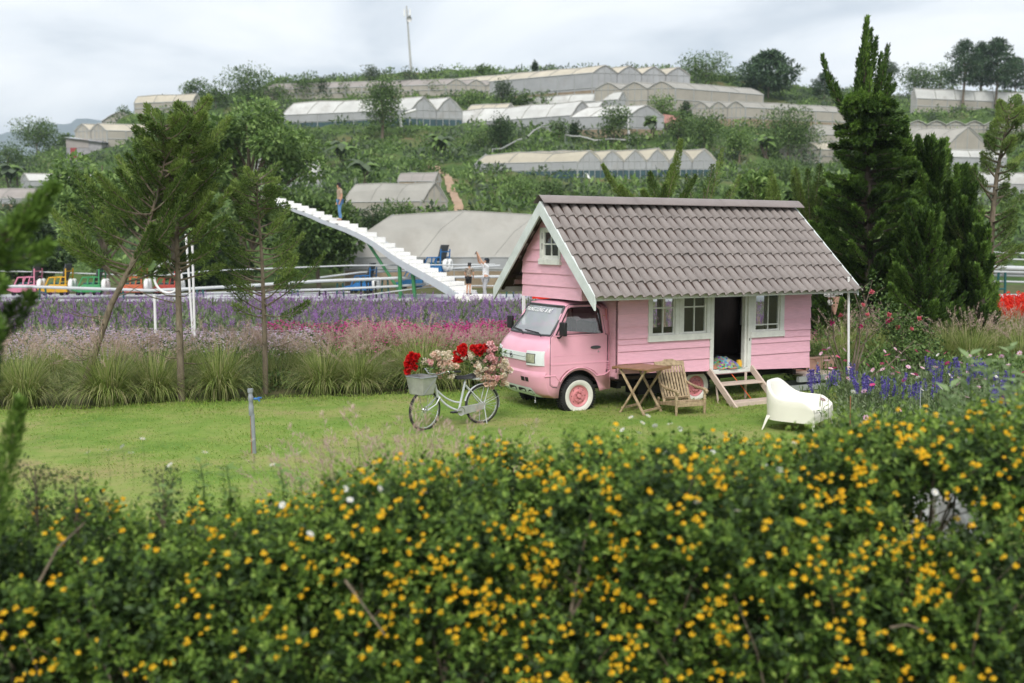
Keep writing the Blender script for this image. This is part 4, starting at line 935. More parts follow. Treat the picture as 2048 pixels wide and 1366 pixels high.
for cx, cy, k in ((1640, 15.6, 5), (1665, 15.2, 5), (1735, 14.8, 9), (1790, 14.4, 6), (1850, 14.2, 4), (1905, 15.0, 5), (1950, 16.6, 8), (2000, 15.5, 5), (2035, 13.4, 5), (1700, 16.4, 4), (1880, 17.2, 5)):
    sw = next(SW)
    for _ in range(k):
        y = cy + rng.normal() * .3; px = cx + rng.normal() * 13; salvia((px - 1024) / FPX * y, y, int(rng.integers(3)), 'violet blue salvia plant ' + sw, rng.uniform(1.0, 1.35))
def flower_head(name, np_, r, m, cm=None, tilt=.25, w=.62):
    an = np.arange(np_) * 2 * np.pi / np_; D = np.stack([np.cos(an), np.sin(an), np.full(np_, tilt)], -1); P = D * r * .12; sets = [(P, D, np.tile([0, 0, 1.], (np_, 1)), r, r * w)]; mats = [m]
    if cm: d = rdir(9); d[:, 2] = np.abs(d[:, 2]); sets.append((d * r * .1, d + [0, 0, .3], rdir(9), r * .22, r * .2)); mats.append(cm)
    return leaf_mesh(name, sets, mats)
CF = [flower_head('bloom', 8, .042, LF[k], LF['yellow'], .2) for k in ('cosmos', 'cosmosm', 'white')]
def stem_mesh(h, n=12):
    mb = MB(); mb.tube([(0, 0, 0), (.015, .01, h * .5), (0, 0, h)], .0035, 4); d = rdir(n); P = np.zeros((n, 3)); P[:, 2] = h * rng.uniform(.15, .8, n); V, F = leaf_arrays(P, d + [0, 0, .4], rdir(n), .1, .012); b = len(mb.v)
    tri = [t for f in mb.f for t in [(f[0], f[i], f[i + 1]) for i in range(1, len(f) - 1)]]
    return np_mesh('stem', np.concatenate([np.array(mb.v), V]), np.concatenate([np.array(tri), F + b]), [LF['mid']])
STM = [stem_mesh(h) for h in (.45, .55, .65)]
def cosmos(px, py, kind, label, Y=None):
    label = ('pale pink', 'deep pink', 'white')[kind] + ' cosmos flower ' + ('high ' if py < 735 else 'low ' if py > 790 else '') + ('at the left of the bed by the rear platform' if px < 1720 else 'in the bed below the rose bushes' if px < 1830 else 'in the bed in front of the conifer trunk' if px < 1950 else 'at the right end of the bed')
    Y = Y or rng.uniform(12.6, 17.2); p = at(px, py, Y); h0 = (.45, .55, .65)
    if p.z < .3: return
    k = int(np.argmin([abs(p.z - h) for h in h0])); s = p.z / h0[k]; t = thing('cosmos_flower', label, 'flower', (p.x, p.y, 0), rng.uniform(0, 6.28), 'cosmos flowers in the bed at the right')
    inst('stem', STM[k], (0, 0, 0), sc=(1, 1, s), parent=t); q = rng.uniform(.8, 1.2); inst('bloom', CF[kind], (0, 0, p.z), (rng.uniform(-.9, .9), rng.uniform(-.9, .9), 0), (q, q, q), t)
CL = ('pale pink cosmos flower on a thin stem over the salvia bed', 'deep pink cosmos flower on a thin stem over the salvia bed', 'white cosmos flower on a thin stem over the salvia bed')
for _ in range(88):
    k = int(rng.choice([0, 0, 0, 1, 2])); cosmos(rng.uniform(1630, 2070), rng.uniform(700, 840) if rng.uniform() < .75 else rng.uniform(690, 760), k, CL[k])
for px, py, k in ((1655, 755, 0), (1690, 722, 1), (1698, 735, 0), (1735, 730, 1), (1764, 728, 1), (1800, 705, 0), (1855, 703, 1), (1832, 750, 1), (1700, 786, 0), (1735, 800, 0), (1712, 823, 0), (1790, 698, 0), (1900, 752, 2), (1876, 710, 2)): cosmos(px, py, k, CL[k], 15.2)

# ------------------------------------------------------------ roses by the house end
def rose_mesh(r, m, n=26):
    sets = []; d = rdir(n); d[:, 2] = d[:, 2] * .7 + .3; d = norm(d); f = rng.uniform(.25, 1, n)[:, None]
    return leaf_mesh('rose', [(d * r * .15, d * f + [0, 0, .5], -d + rng.normal(size=(n, 3)) * .2, r * (.5 + .5 * f[:, 0]), r * .75, .1)], [m])
RM = [rose_mesh(.062, LF['rose']), rose_mesh(.055, LF['cosmosm'])]
def rose_bush(label, px, pb, Y, stems, flowers, nl=500, lm='mid', lr=.16):
    b_ = at(px, pb, Y); b_.z = 0; t = thing('rose_bush', label, 'rose bush', b_, 0, 'rose bushes at the rear end of the house'); mb = MB(); cs = []
    for (x, y, dY) in stems:
        e_ = at(x, y, Y + dY) - b_; mid = e_ * .5 + Vector((rng.normal() * .12, rng.normal() * .1, .05)); c = [Vector((rng.normal() * .05, rng.normal() * .05, -.05)), mid * .6, mid, e_]; mb.tube(c, [.022, .017, .013, .005], 5); cs += [mid.lerp(e_, q) for q in (.3, .6, .85, 1)]
        for _ in range(2): s_ = mid.lerp(e_, rng.uniform(.2, .8)); q_ = s_ + Vector((rng.normal() * .2, rng.normal() * .2, rng.uniform(.05, .3))); mb.tube([s_, q_], [.007, .003], 4); cs.append(q_)
    mb.build('stem', M['bark'], t, 60); per = max(6, nl // len(cs)); st = [blob_leaves(tuple(c), (lr, lr, lr * .8), per, .07, .2, .4, .6) for c in cs]
    link(bpy.data.objects.new('foliage', leaf_mesh('foliage', [cat5(st)], [LF[lm]])), t)
    for (x, y, k) in flowers: p = at(x, y, Y - .1) - b_; inst('rose', RM[k], p, (rng.normal() * .5 + .5, rng.normal() * .4, 0), parent=t)
rose_bush('leggy rose bush with bare grey stems in front of the thin white post', 1700, 760, 17.4, [(1640, 640, 0), (1660, 585, 0), (1745, 560, .2), (1625, 665, -.1), (1700, 560, .2), (1790, 625, 0), (1830, 680, -.2), (1760, 690, -.3), (1720, 600, 0)],
          [(1668, 578, 1), (1663, 645, 1), (1745, 585, 0), (1725, 612, 0), (1721, 653, 1), (1735, 632, 0), (1683, 632, 0)], 420, 'mid')
rose_bush('leafy rose bush with coral blooms under the dark cypresses', 1800, 770, 18.6, [(1775, 640, 0), (1800, 640, 0), (1830, 645, .2), (1860, 680, 0), (1880, 700, .2), (1790, 690, -.2), (1845, 720, -.2), (1760, 600, .3)],
          [(1777, 630, 0), (1783, 640, 0), (1774, 643, 1), (1838, 638, 0), (1795, 655, 0), (1822, 660, 0)], 2200, 'mid', .23)
# potted carnations on the rear step
# ------------------------------------------------------------ lantana hedge in front
def crest(px): return np.interp(px, [-200, 0, 100, 200, 320, 420, 520, 620, 700, 800, 900, 1000, 1100, 1200, 1300, 1400, 1500, 1600, 1700, 1800, 1900, 2048, 2300],
                                [985, 985, 972, 965, 985, 985, 985, 965, 935, 918, 900, 880, 862, 858, 850, 862, 884, 872, 850, 842, 822, 790, 770])
def hedge():
    t = thing('lantana_hedge', 'wide hedge of lantana covered in golden flower heads across the foreground', 'flowering hedge', (0, 5.4, 0)); o_ = np.array([0, 5.4, 0])
    cs, rs = [], []
    for row, (Y0, drop) in enumerate(((5.35, -.2), (5.45, -.52), (5.5, -.86), (5.62, 62), (5.95, 32), (6.5, 20), (7.1, 12))):
        step = 0.40 + .03 * row; x0 = -(Y0 * .53 + 2.6)
        for i in range(int(-2 * x0 / step) + 1):
            x = x0 + i * step + rng.normal() * .12; y = Y0 + rng.normal() * .13; px = 1024 + FPX * x / y; r = rng.uniform(.30, .44)
            zt_ = at(px, float(crest(px)) + 8 - 16 * (px > 700) - 8 * (1430 < px < 1760) + max(drop, 40) + abs(rng.normal()) * 20, y).z - r * .8
            zc = zt_ if drop > 0 else min(zt_, -drop + rng.normal() * .1)
            y += .10 * np.sin(x * 1.9 + row) + (.06 if drop > 0 else 0)
            cs.append((x, y, zc)); rs.append(r)
    cs, rs = np.array(cs), np.array(rs); m = len(cs); sets = []; P, Nn, HX = [], [], []
    def hole(p):                                                              # thin spot where the white sheet shows
        X_ = 1024 + FPX * p[:, 0] / p[:, 1]; Yp = 485 + FPX * (H - p[:, 2]) / p[:, 1]
        return (np.hypot((X_ - 1908) / 82, (Yp - 1040) / 62) < rng.uniform(.7, 1.1, len(p))) & (p[:, 1] < 7.7) & (rng.uniform(0, 1, len(p)) < .93)
    left = (cs[:, 0] < -1.1 + (cs[:, 1] - 4) * -.2)
    # inner leaves, then sprigs of paired leaves over each bush
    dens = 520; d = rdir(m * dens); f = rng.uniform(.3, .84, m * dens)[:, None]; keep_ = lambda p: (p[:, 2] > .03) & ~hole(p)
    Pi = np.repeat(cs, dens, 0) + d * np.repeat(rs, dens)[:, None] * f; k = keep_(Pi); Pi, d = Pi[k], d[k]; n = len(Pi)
    inner = (Pi - o_, d + rng.normal(size=d.shape) * .8, d * .4 + [0, 0, .8] + rng.normal(size=d.shape) * .5, .055 * rng.uniform(.6, 1.3, n), .03)  # drawn in darker green, so the gaps' shade sits in the leaf colour
    ns = np.where(left, 88, 132); q = int(ns.sum()); bi = np.repeat(np.arange(m), ns); d = rdir(q); up_ = np.array([0, 0, 1.])
    base = cs[bi] + d * rs[bi][:, None] * rng.uniform(.74, 1.02, q)[:, None] * np.array([1, 1, .95]); ax_ = norm(d * .8 + up_ * .75 + rng.normal(size=(q, 3)) * .4); k = keep_(base); base, ax_ = base[k], ax_[k]; q = len(base)
    sl = .11 * rng.uniform(.6, 1.6, q); e1 = norm(np.cross(ax_, rdir(q))); e2 = np.cross(ax_, e1); Ps, Ds, Ns, Ls, tip = [], [], [], [], []
    for j in range(5):
        t_ = .12 + .22 * j; ang_ = j * 1.57 + rng.uniform(0, .5, q)
        for sgn in (1, -1):
            r_ = (e1 * np.cos(ang_)[:, None] + e2 * np.sin(ang_)[:, None]) * sgn; Ps.append(base + ax_ * (sl * t_)[:, None]); Ds.append(r_ * (1 - .12 * j) + ax_ * (.35 + .16 * j) - up_ * .12 + rng.normal(size=(q, 3)) * .12); Ns.append(ax_ + rng.normal(size=(q, 3)) * .2); Ls.append(.058 * (1 - .11 * j) * rng.uniform(.7, 1.25, q)); tip.append(np.full(q, j >= 3))
    Ps, Ds, Ns, Ls, tip = map(np.concatenate, (Ps, Ds, Ns, Ls, tip)); mk = lambda s_: (Ps[s_] - o_, Ds[s_], Ns[s_], Ls[s_], Ls[s_] * .56)
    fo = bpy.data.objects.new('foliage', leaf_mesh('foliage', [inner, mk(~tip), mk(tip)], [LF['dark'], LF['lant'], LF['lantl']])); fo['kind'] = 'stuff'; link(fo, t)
    mb = MB()                                                                # twigs inside
    for c, r in zip(cs, rs):
        b_ = Vector((c[0] + rng.normal() * .1, c[1] + rng.normal() * .1, max(0, c[2] - r * 1.6))) - Vector(o_)
        for q in range(3): e_ = Vector(c) - Vector(o_) + Vector(rdir(1)[0]) * r * 1.02; mb.tube([b_, b_.lerp(e_, .5) + Vector((rng.normal() * .05, rng.normal() * .05, .05)), e_], [.009, .006, .002], 4)
    for a, b_ in (((75, 1170, 5.15), (170, 1045, 5.3)), ((690, 1160, 5.1), (770, 1270, 5.05)), ((1780, 1255, 5.05), (1860, 1265, 5.1))):
        p0, p1 = at(*a) - Vector(o_), at(*b_) - Vector(o_); mb.tube([p0, p0.lerp(p1, .5) + Vector((-.02, 0, .03)), p1], [.008, .006, .004], 6)
    tw = mb.build('twigs', M['bark'], t, 60); tw['kind'] = 'stuff'
    # flower heads: domes of small florets
    def head(r):
        q = 22; dd = rdir(q); dd[:, 2] = np.abs(dd[:, 2]) * .9 + .12; dd = norm(dd); return leaf_arrays(dd * r * .55, dd * .35 + rng.normal(size=(q, 3)) * .7, dd, r * .62, r * .62, .05)
    heads = [head(.0165) for _ in range(3)]; hm = [np_mesh('flower_head', V, F, [LF['yellow']]) for V, F in heads]
    cand = []
    for c, r in zip(cs, rs):
        lf = c[0] < -1.1; tot = int(rng.poisson(24 if lf else 72)); j = 0
        while j < tot:
            dd = rdir(1)[0]; dd[1] = -abs(dd[1]) * .9; dd = dd / np.linalg.norm(dd)
            if dd[2] < -.5: continue
            for _ in range(int(rng.integers(1, 5))):
                p = c + dd * r * np.array([1, 1, .92]) * rng.uniform(1.1, 1.28) + rng.normal(size=3) * .03; cand.append((p, dd)); j += 1
    ins = []
    for p, dd in cand:                                                       # keep heads not buried in another bush
        q = (p - cs) / (rs[:, None] * np.array([1, 1, .92])); 
        if (np.linalg.norm(q, axis=1) < .98).any() or p[2] < .1: continue
        ins.append((p, dd))
    def vis(p): x, y = proj(p); return -10 < x < 2058 and y < 1376
    seen = sorted([q for q in ins if vis(q[0])], key=lambda q: q[0][1]); rest = [q for q in ins if not vis(q[0])] + seen[300:]
    for p, dd in seen[:300]:
        rot = Vector((dd[0] * .6, dd[1] * .6, .8)).to_track_quat('Z', 'Y').to_euler(); s_ = rng.uniform(.7, 1.3); inst('flower_head', hm[int(rng.integers(3))], Vector(p - o_), rot, (s_,) * 3, t)
    Vs, Fs, b = [], [], 0
    for p, dd in rest:
        V, F = heads[int(rng.integers(3))]; Q = np.array(Vector((dd[0] * .6, dd[1] * .6, .8)).to_track_quat('Z', 'Y').to_matrix()); Vs.append((V * rng.uniform(.7, 1.3)) @ Q.T + p - o_); Fs.append(F + b); b += len(V)
    o = bpy.data.objects.new('flower_head', np_mesh('flower_head', np.concatenate(Vs), np.concatenate(Fs), [LF['yellow']])); o['kind'] = 'stuff'; link(o, t)
    return cs, rs
HC, HR = hedge()
# white daisies rising from the hedge
DF = flower_head('bloom', 7, .019, LF['white'], LF['yellow'], .12)
def daisy(px, py, Y, label):
    p = at(px, py, Y); t = thing('white_daisy', label, 'daisy', (p.x, p.y, p.z - .45)); t['group'] = 'white daisies growing through the hedge'
    mb = MB(); mb.tube([(0, .02, .2), (0.01, 0, .3), (0, 0, .45)], .0012, 4); mb.build('stem', LF['mid'], t); inst('bloom', DF, (0, 0, .45), (rng.normal() * .4, rng.normal() * .4, 0), (1.1,) * 3, t)
for px, py, Y in ((176, 905, 6.6), (285, 878, 6.8), (215, 900, 6.6), (245, 893, 6.7), (262, 906, 6.6), (340, 930, 6.2), (445, 938, 6.0), (410, 905, 6.3), (505, 880, 6.6), (545, 930, 6.2), (600, 905, 6.4), (620, 1068, 4.9), (565, 1010, 5.2), (700, 1000, 5.3), (715, 870, 7), (850, 985, 5.4), (690, 978, 5.5), (760, 978, 5.4),
                  (1262, 835, 7.0), (1285, 846, 6.9), (1296, 832, 7), (1310, 852, 6.9), (1278, 866, 6.7), (1340, 848, 7.0), (1245, 860, 6.8), (1360, 858, 6.8), (1395, 1005, 5.2), (1475, 1022, 5.1), (1530, 930, 5.7), (1560, 940, 5.6), (1330, 905, 6.2), (1870, 985, 5.2), (1425, 905, 6.2), (1590, 885, 6.1), (1930, 880, 6.1), (1050, 850, 7.1)):
    daisy(px, py, Y, 'small white daisy ' + ('at the left end of the hedge, against the lawn' if px < 350 else 'in the hedge below the standpipe' if px < 640 else 'in the hedge under the plumed grasses' if px < 1060 else 'on the hedge crest below the wooden table' if px < 1380 else 'among the yellow flowers on the right half of the hedge'))
def weed(label, px, py, Y, nleaf, ls, h, lm='light'):
    p = at(px, py, Y); t = thing('leafy_weed', label, 'leafy plant', (p.x, p.y, p.z - h)); t['group'] = 'broad leafed weeds standing in the hedge'; mb = MB(); mb.tube([(0, .03, -.2), (.02, 0, h * .5), (0, 0, h)], [.008, .006, .003], 5)
    mb.build('stem', LF['mid'], t); me = None
    for k in range(nleaf):
        z = h * (.25 + .8 * k / nleaf); a = k * 2.4; D = np.array([[math.cos(a), math.sin(a), .25 + rng.normal() * .2]])
        if me is None: me = leaf_mesh('leaf', [(np.zeros((1, 3)), np.array([[1, 0, .2]]), np.array([[0, 0, 1.]]), ls, ls * .5)], [LF[lm]])
        q = rng.uniform(.7, 1.2); inst('leaf', me, (0, 0, z), (0, rng.normal() * .3, a), (q, q, q), t)
for px, py, Y, lb in ((400, 925, 6.2, 'bright broad leafed weed left of the standpipe base'), (452, 930, 6.0, 'second bright weed poking out of the hedge top'), (330, 975, 5.6, 'low bright weed in front of the hedge top at the left'), (560, 935, 6.2, 'bright weed under the standpipe'), (600, 960, 6.0, 'small fresh weed right of the standpipe'), (690, 960, 5.6, 'pale leafed weed in the hedge under the grass plumes'),
                      (1940, 715, 6.6, 'tall pale leafed shoot blurred at the right edge'), (1975, 730, 6.5, 'tallest pale leafed shoot blurred at the right edge'), (2020, 700, 6.7, 'outermost pale leafed shoot blurred at the right edge'), (1900, 780, 6.4, 'lower pale leafed shoot blurred at the right'), (2035, 760, 6.3, 'second outermost pale shoot at the right edge')):
    weed(lb, px, py, Y, 15 if px < 1500 else 30, .085 if px < 1500 else .12, .28 if px < 1500 else .55, 'light' if px < 1500 else 'pale')
def dark_weed(label, px, py, Y):
    p = at(px, py, Y); broadleaf('dark_twiggy_bush', label, (p.x, p.y, p.z - .55), .6, .34, 'dark', 420, .026, 'dark twiggy bushes at the left of the hedge', tf=.3, clumps=14, limbs=6, cat='bush')
dark_weed('dark fine leafed twiggy bush at the left end of the hedge', 70, 925, 5.9); dark_weed('small dark twiggy shoot in the left of the hedge', 325, 935, 6.0); dark_weed('dark twiggy shoot at the left edge lower down', 150, 945, 5.7)
# pale thing glimpsed through a gap in the hedge
# ------------------------------------------------------------ the pink house truck (x to its rear, y to its far side)
TH = R(28); KS = 1.03; TO = gnd(1158, 832); TO = Vector((0, 0, H)) + (TO - Vector((0, 0, H))) * KS   # tyres sunk a little into the turf
U = Vector((math.cos(TH), math.sin(TH), 0)); VV = Vector((-math.sin(TH), math.cos(TH), 0))
def tw(u, v, z=0.0): return TO + (U * u + VV * v + Vector((0, 0, z))) * KS
def truck():
    T = thing('house_truck', 'small pink cab truck carrying a pink boarded cottage with a brown tiled roof', 'camper truck', TO, TH); T.scale = (KS,) * 3
    CW = 1.40                                                                 # cab width
    # --- cab shell: one profile carried across, corners rounded back
    prof = [(-.58, .30), (-.665, .36), (-.705, .46), (-.735, .60), (-.735, .665), (-.715, .69), (-.712, .705), (-.735, .80), (-.74, .93), (-.725, 1.0), (-.66, 1.10), (-.535, 1.215)]
    ws = [(-.535, 1.215), (-.41, 1.375), (-.295, 1.52), (-.19, 1.65)]
    top = [(-.19, 1.65), (-.14, 1.69), (-.06, 1.712), (.15, 1.722), (.40, 1.715), (.50, 1.69), (.545, 1.62)]
    back = [(.545, 1.62), (.56, 1.2), (.555, .38)]
    def half(z): return .70 - max(0, z - 1.18) * .20 - max(0, z - 1.62) * .7
    def pt(u, z, s):
        """s in -1..1 across the cab"""
        w = half(z); k = abs(s) ** 5 * (.15 if u < -.3 else .07 if u < 0 else 0.0); e = (abs(s) ** 6) * .03 if z > 1.66 else 0
        return (u + k, .70 + s * w, z - e)
    st = [-1, -.985, -.95, -.88, -.78, -.6, -.3, 0, .3, .6, .78, .88, .95, .985, 1]
    mb = MB()
    for seg in (prof, top, back): mb.grid([[pt(u, z, s) for s in st][::-1] for u, z in seg])
    ia, ib = 3, len(st) - 4                                                    # screen pillars
    for rng_ in (st[:ia + 1], st[ib:]): mb.grid([[pt(u, z, s) for s in rng_][::-1] for u, z in ws])
    def lerp_ws(f):
        x = f * 3; i = min(int(x), 2); g = x - i; return (ws[i][0] * (1 - g) + ws[i + 1][0] * g, ws[i][1] * (1 - g) + ws[i + 1][1] * g)
    # sides: lower with wheel arch, upper with window opening, one per side
    def edge(z):                                                              # u of the front edge at s = +-1
        full = prof + ws + top
        for (a, b) in zip(full[:-1], full[1:]):
            if (a[1] - z) * (b[1] - z) <= 0 and a[1] != b[1]:
                g = (z - a[1]) / (b[1] - a[1]); return pt(a[0] + (b[0] - a[0]) * g, z, 1)[0]
        return -.5
    arch = [(.365 * math.cos(t), .30 + .40 * math.sin(t)) for t in np.linspace(math.pi * .97, math.pi * .03, 15)]
    zs = [.30, .36, .46, .60, .69, .80, .93, 1.0, 1.1, 1.215]
    lower = [(edge(z), z) for z in zs][::-1]
    lowpoly = [(.56, 1.215)] + lower + [(arch[0][0], .30)] + arch[1:-1] + [(arch[-1][0], .36), (.555, .38)]
    winpoly = [(-.40, 1.235), (-.155, 1.605), (-.10, 1.63), (.345, 1.63), (.385, 1.59), (.415, 1.25), (.40, 1.235)]
    def fill(mbx, loops, yf, flip):
        bm = bmesh.new(); es = []
        for lp in loops:
            vs = [bm.verts.new((p[0], 0, p[1])) for p in lp]; es += [bm.edges.new((vs[i], vs[(i + 1) % len(vs)])) for i in range(len(vs))]
        bmesh.ops.triangle_fill(bm, use_beauty=True, use_dissolve=False, edges=es); bm.verts.index_update()
        vs = [(v.co.x, yf(v.co.z), v.co.z) for v in bm.verts]; fs = [tuple(v.index for v in f.verts) for f in bm.faces]
        out_ = []
        for f in fs:
            a, b, c = (Vector(vs[i]) for i in f[:3]); n_ = (b - a).cross(c - a)
            out_.append(f if (n_.y < 0) != flip else f[::-1])
        mbx.add(vs, out_); bm.free()
    uppoly = [(.56, 1.215)] + [(edge(z), z) for z in (1.215, 1.3, 1.375, 1.45, 1.52, 1.6, 1.65)] + [(u + (.02 if u < 0 else 0), z - .03) for u, z in top[1:]]
    for s in (-1, 1):
        yf = lambda z, s=s: .70 + s * half(z)
        fill(mb, [lowpoly], yf, s > 0); fill(mb, [uppoly, winpoly], yf, s > 0)
    cab = mb.build('cab', M['pink'], T, 38)
    sol = cab.modifiers.new('skin', 'SOLIDIFY'); sol.thickness = .02; sol.offset = -1
    mb = MB()                                                                 # crease lines pressed into side and bumper
    for s, y in ((-1, -.004),):
        mb.beam((-.50, y, .80), (.53, y, .80), .012, .022); mb.beam((-.46, y + .002, .93), (.50, y + .002, .93), .010, .012)
        lip = [(.40 * math.cos(t), y - .002, .30 + .435 * math.sin(t)) for t in np.linspace(math.pi * .93, math.pi * .12, 15)]
        mb.tube([(-.60, y, .635), (-.42, y, .635)] + lip[2:-2] + [(.44, y, .60), (.545, y, .66)], .011, 6)
    for i in range(4): mb.bb((.475, -.010, .69 + i * .024), (.54, .003, .70 + i * .024))
    mb.build('body_trim', M['pink'], T, 40)
    # --- door
    mb = MB(); dz = lambda z: .70 - half(z) - .006
    lo = [(-.495, 1.19), (-.50, .52), (-.46, .485), (-.385, .47), (-.335, .60), (-.23, .695), (-.1, .735), (0, .745), (.12, .73), (.25, .68), (.34, .60), (.42, .585), (.462, .61), (.478, .7), (.49, 1.0), (.492, 1.215), (-.47, 1.215)]
    mb.prism(lo, lambda p, q, t: (p, dz(q) + t, q), 0.0, .012)
    door = mb.build('door', M['pink'], T, 30, .004)
    mb = MB()
    for a, b in zip([(-.44, 1.225), (-.165, 1.63), (-.11, 1.655), (.36, 1.655), (.41, 1.62), (.447, 1.225)], [(-.165, 1.63), (-.11, 1.655), (.36, 1.655), (.41, 1.62), (.447, 1.225), (-.44, 1.225)]):
        mb.beam((a[0], dz(a[1]) + .004, a[1]), (b[0], dz(b[1]) + .004, b[1]), .018, .026, (0, 1, 0))
    mb.build('window_frame', M['pink'], door)
    mb = MB()
    for a, b in zip(winpoly, winpoly[1:] + winpoly[:1]): mb.beam((a[0], dz(a[1]) + .008, a[1]), (b[0], dz(b[1]) + .008, b[1]), .012, .02, (0, 1, 0))
    mb.build('window_seal', M['black'], door)
    mb = MB(); mb.prism(winpoly, lambda p, q, t: (p, dz(q) + t, q), .014, .018); mb.build('window_pane', M['sideglass'], door)
    mb = MB(); mb.prism([(.225 + .09 * math.cos(t) * (1 if abs(math.cos(t)) > .3 else 1) + .055, 1.03 + .026 * math.sin(t)) for t in np.linspace(0, 6.28, 17)[:-1]], lambda p, q, t: (p, t, q), -.022, -.004)
    mb.build('handle', M['seal'], door, 40, .004)
    mb = MB(); mb.lathe([(0, 0), (.012, 0), (.012, .01), (0, .01)], (.33, -.008, .965), (0, -1, 0), 10); mb.build('lock', M['chrome'], door)
    mb = MB(); mb.bb((.455, .085, 1.40), (.49, .062, 1.50)); mb.build('side_marker', M['amber'], T, 0, .004)
    mb = MB()                                                                 # thin dark gap round the door
    loop = [(-.505, 1.20), (-.508, .50), (-.46, .465), (-.385, .455)]
    mb.tube([(p, -.0015, q) for p, q in loop], .005, 4); mb.tube([(-.505, -.001, 1.2), (-.46, dz(1.24), 1.24), (-.185, dz(1.645), 1.645), (-.12, dz(1.672), 1.672), (.37, dz(1.672), 1.672), (.425, dz(1.63), 1.63), (.462, dz(1.225), 1.225), (.503, -.002, 1.2), (.50, -.002, .7), (.475, -.002, .59)], .005, 4)
    mb.build('door_gap', M['seal'], T)
    # --- windscreen
    def wp(f, s, o=0.0):
        u, z = lerp_ws(f); p = pt(u, z, s); return (p[0] - o * .79, p[1], p[2] + o * .61)
    sr = np.linspace(st[ia], st[ib], 13)
    mb = MB(); mb.grid([[wp(f, s, -.012) for s in sr][::-1] for f in (0, .25, .5, .75, 1)]); mb.build('windscreen', M['wsglass'], T, 40); wsc = CH[T][-1]
    mb = MB(); loop = [wp(.02, s, .002) for s in sr] + [wp(f, sr[-1], .002) for f in (.1, .35, .6, .85, .95)] + [wp(.985, s, .002) for s in sr[::-1]] + [wp(f, sr[0], .002) for f in (.95, .85, .6, .35, .1)]
    mb.tube(loop + loop[:2], .017, 6, False); mb.build('windscreen_seal', M['seal'], T, 60)
    cu = bpy.data.curves.new('lettering', 'FONT'); cu.body = 'THUNG LŨNG  \u0026 BÉ'; cu.size = .1; cu.shear = .35; cu.extrude = .001; cu.align_x = 'LEFT'
    tmp = bpy.data.objects.new('lettering', cu); COL.objects.link(tmp); bpy.context.view_layer.update()
    me = bpy.data.meshes.new_from_object(tmp.evaluated_get(bpy.context.evaluated_depsgraph_get())); bpy.data.objects.remove(tmp); me.name = 'lettering'; me.materials.clear(); me.materials.append(M['print'])
    xs = [v.co.x for v in me.vertices]; x0, x1 = min(xs), max(xs)
    for v in me.vertices:                                                     # wrap onto the curved glass, reading left to right from the front
        s = .78 - (v.co.x - x0) / (x1 - x0) * 1.3; v.co = Vector(wp(.72 + v.co.y * 1.9, s, .006 + v.co.z))
    link(bpy.data.objects.new('lettering', me), wsc)
    for s0, s1 in ((.12, .78), (-.62, .08)):
        mb = MB(); mb.tube([wp(-.03, s0 - .06, .012), wp(.035, s0 + .02, .02), wp(.085, s1 - .2, .02)], .008, 5); mb.tube([wp(.06, s0 + .08, .018), wp(.10, s1, .014)], .010, 5); mb.build('wiper', M['black'], T)
    # --- front: grille band, emblem, lamps, bumper openings
    def fp(u0, s, z, o=0): p = pt(u0, z, s); return (p[0] - o, p[1], p[2])
    fu = lambda z: float(np.interp(z, [.60, .69, .705, .80, .93, 1.0, 1.1], [-.735, -.715, -.712, -.735, -.74, -.725, -.66]))
    def patch(s0, s1, z0, z1, o, n=8, m=3): return [[fp(fu(z), s, z, o) for s in np.linspace(s0, s1, n)] for z in np.linspace(z0, z1, m)]
    def slab(s0, s1, z0, z1, o0, o1, n=8, m=3):
        mb = MB(); a, b = patch(s0, s1, z0, z1, o1, n, m), patch(s0, s1, z0, z1, o0, n, m); mb.grid([r[::-1] for r in a])
        ra = a[0] + [r[-1] for r in a[1:-1]] + a[-1][::-1] + [r[0] for r in a[1:-1]][::-1]; rb = b[0] + [r[-1] for r in b[1:-1]] + b[-1][::-1] + [r[0] for r in b[1:-1]][::-1]
        mb.grid([ra + ra[:1], rb + rb[:1]]); return mb
    g = slab(-.575, .60, .845, .965, -.005, .012, 10).build('grille_panel', M['whitepl'], T, 40)
    mb = MB(); mb.tube([fp(fu(.905), s, .905, .0125) for s in np.linspace(-.56, .59, 12)], .003, 4); mb.build('groove', M['seal'], g)
    c = Vector(fp(fu(.905), .06, .905, .016)); mb = MB(); mb.lathe([(0, 0), (.042, 0), (.042, .006), (0, .006)], c, (-1, 0, 0), 20); mb.build('emblem_disc', M['whitepl'], g, 40)
    mb = MB(); mb.ring(c + Vector((-.007, 0, 0)), .040, .0035, (1, 0, 0), 24, 5)
    for sg in (1, -1):
        q = [(.0, .004), (.008, .016), (.020, .014), (.024, .0), (.014, -.010), (.006, -.004)]
        mb.tube([c + Vector((-.009, -sg * a, sg * b)) for a, b in q], .0045, 5)
    mb.build('emblem', M['black'], g)
    for i in (0, 1): mb = MB(); mb.lathe([(0, 0), (.006, 0), (0, .004)], fp(fu(.89 + .045 * i), -.52, .88 + .045 * i, .0125), (-1, 0, 0), 8); mb.build('screw', M['seal'], g)
    for s0, s1 in ((-.985, -.56), (.60, .985)):
        sur = slab(s0, s1, .79, 1.005, -.006, .016, 9).build('headlight_surround', M['whitepl'], T, 40, .006)
        a, b = (s0 + (s1 - s0) * .40, s1 - .02) if s0 < 0 else (s0 + .02, s1 - (s1 - s0) * .40)
        slab(a - .012, b + .012, .822, .965, 0, .0185, 6).build('bezel', M['seal'], sur, 40); slab(a, b, .832, .955, .004, .026, 6).build('lens', M['lens'], sur, 50, .005)
        mb = MB()
        for k in range(5): q = a + (b - a) * (k + .5) / 5; mb.tube([fp(fu(.84), q, .84, .0275), fp(fu(.948), q, .948, .0275)], .002, 4)
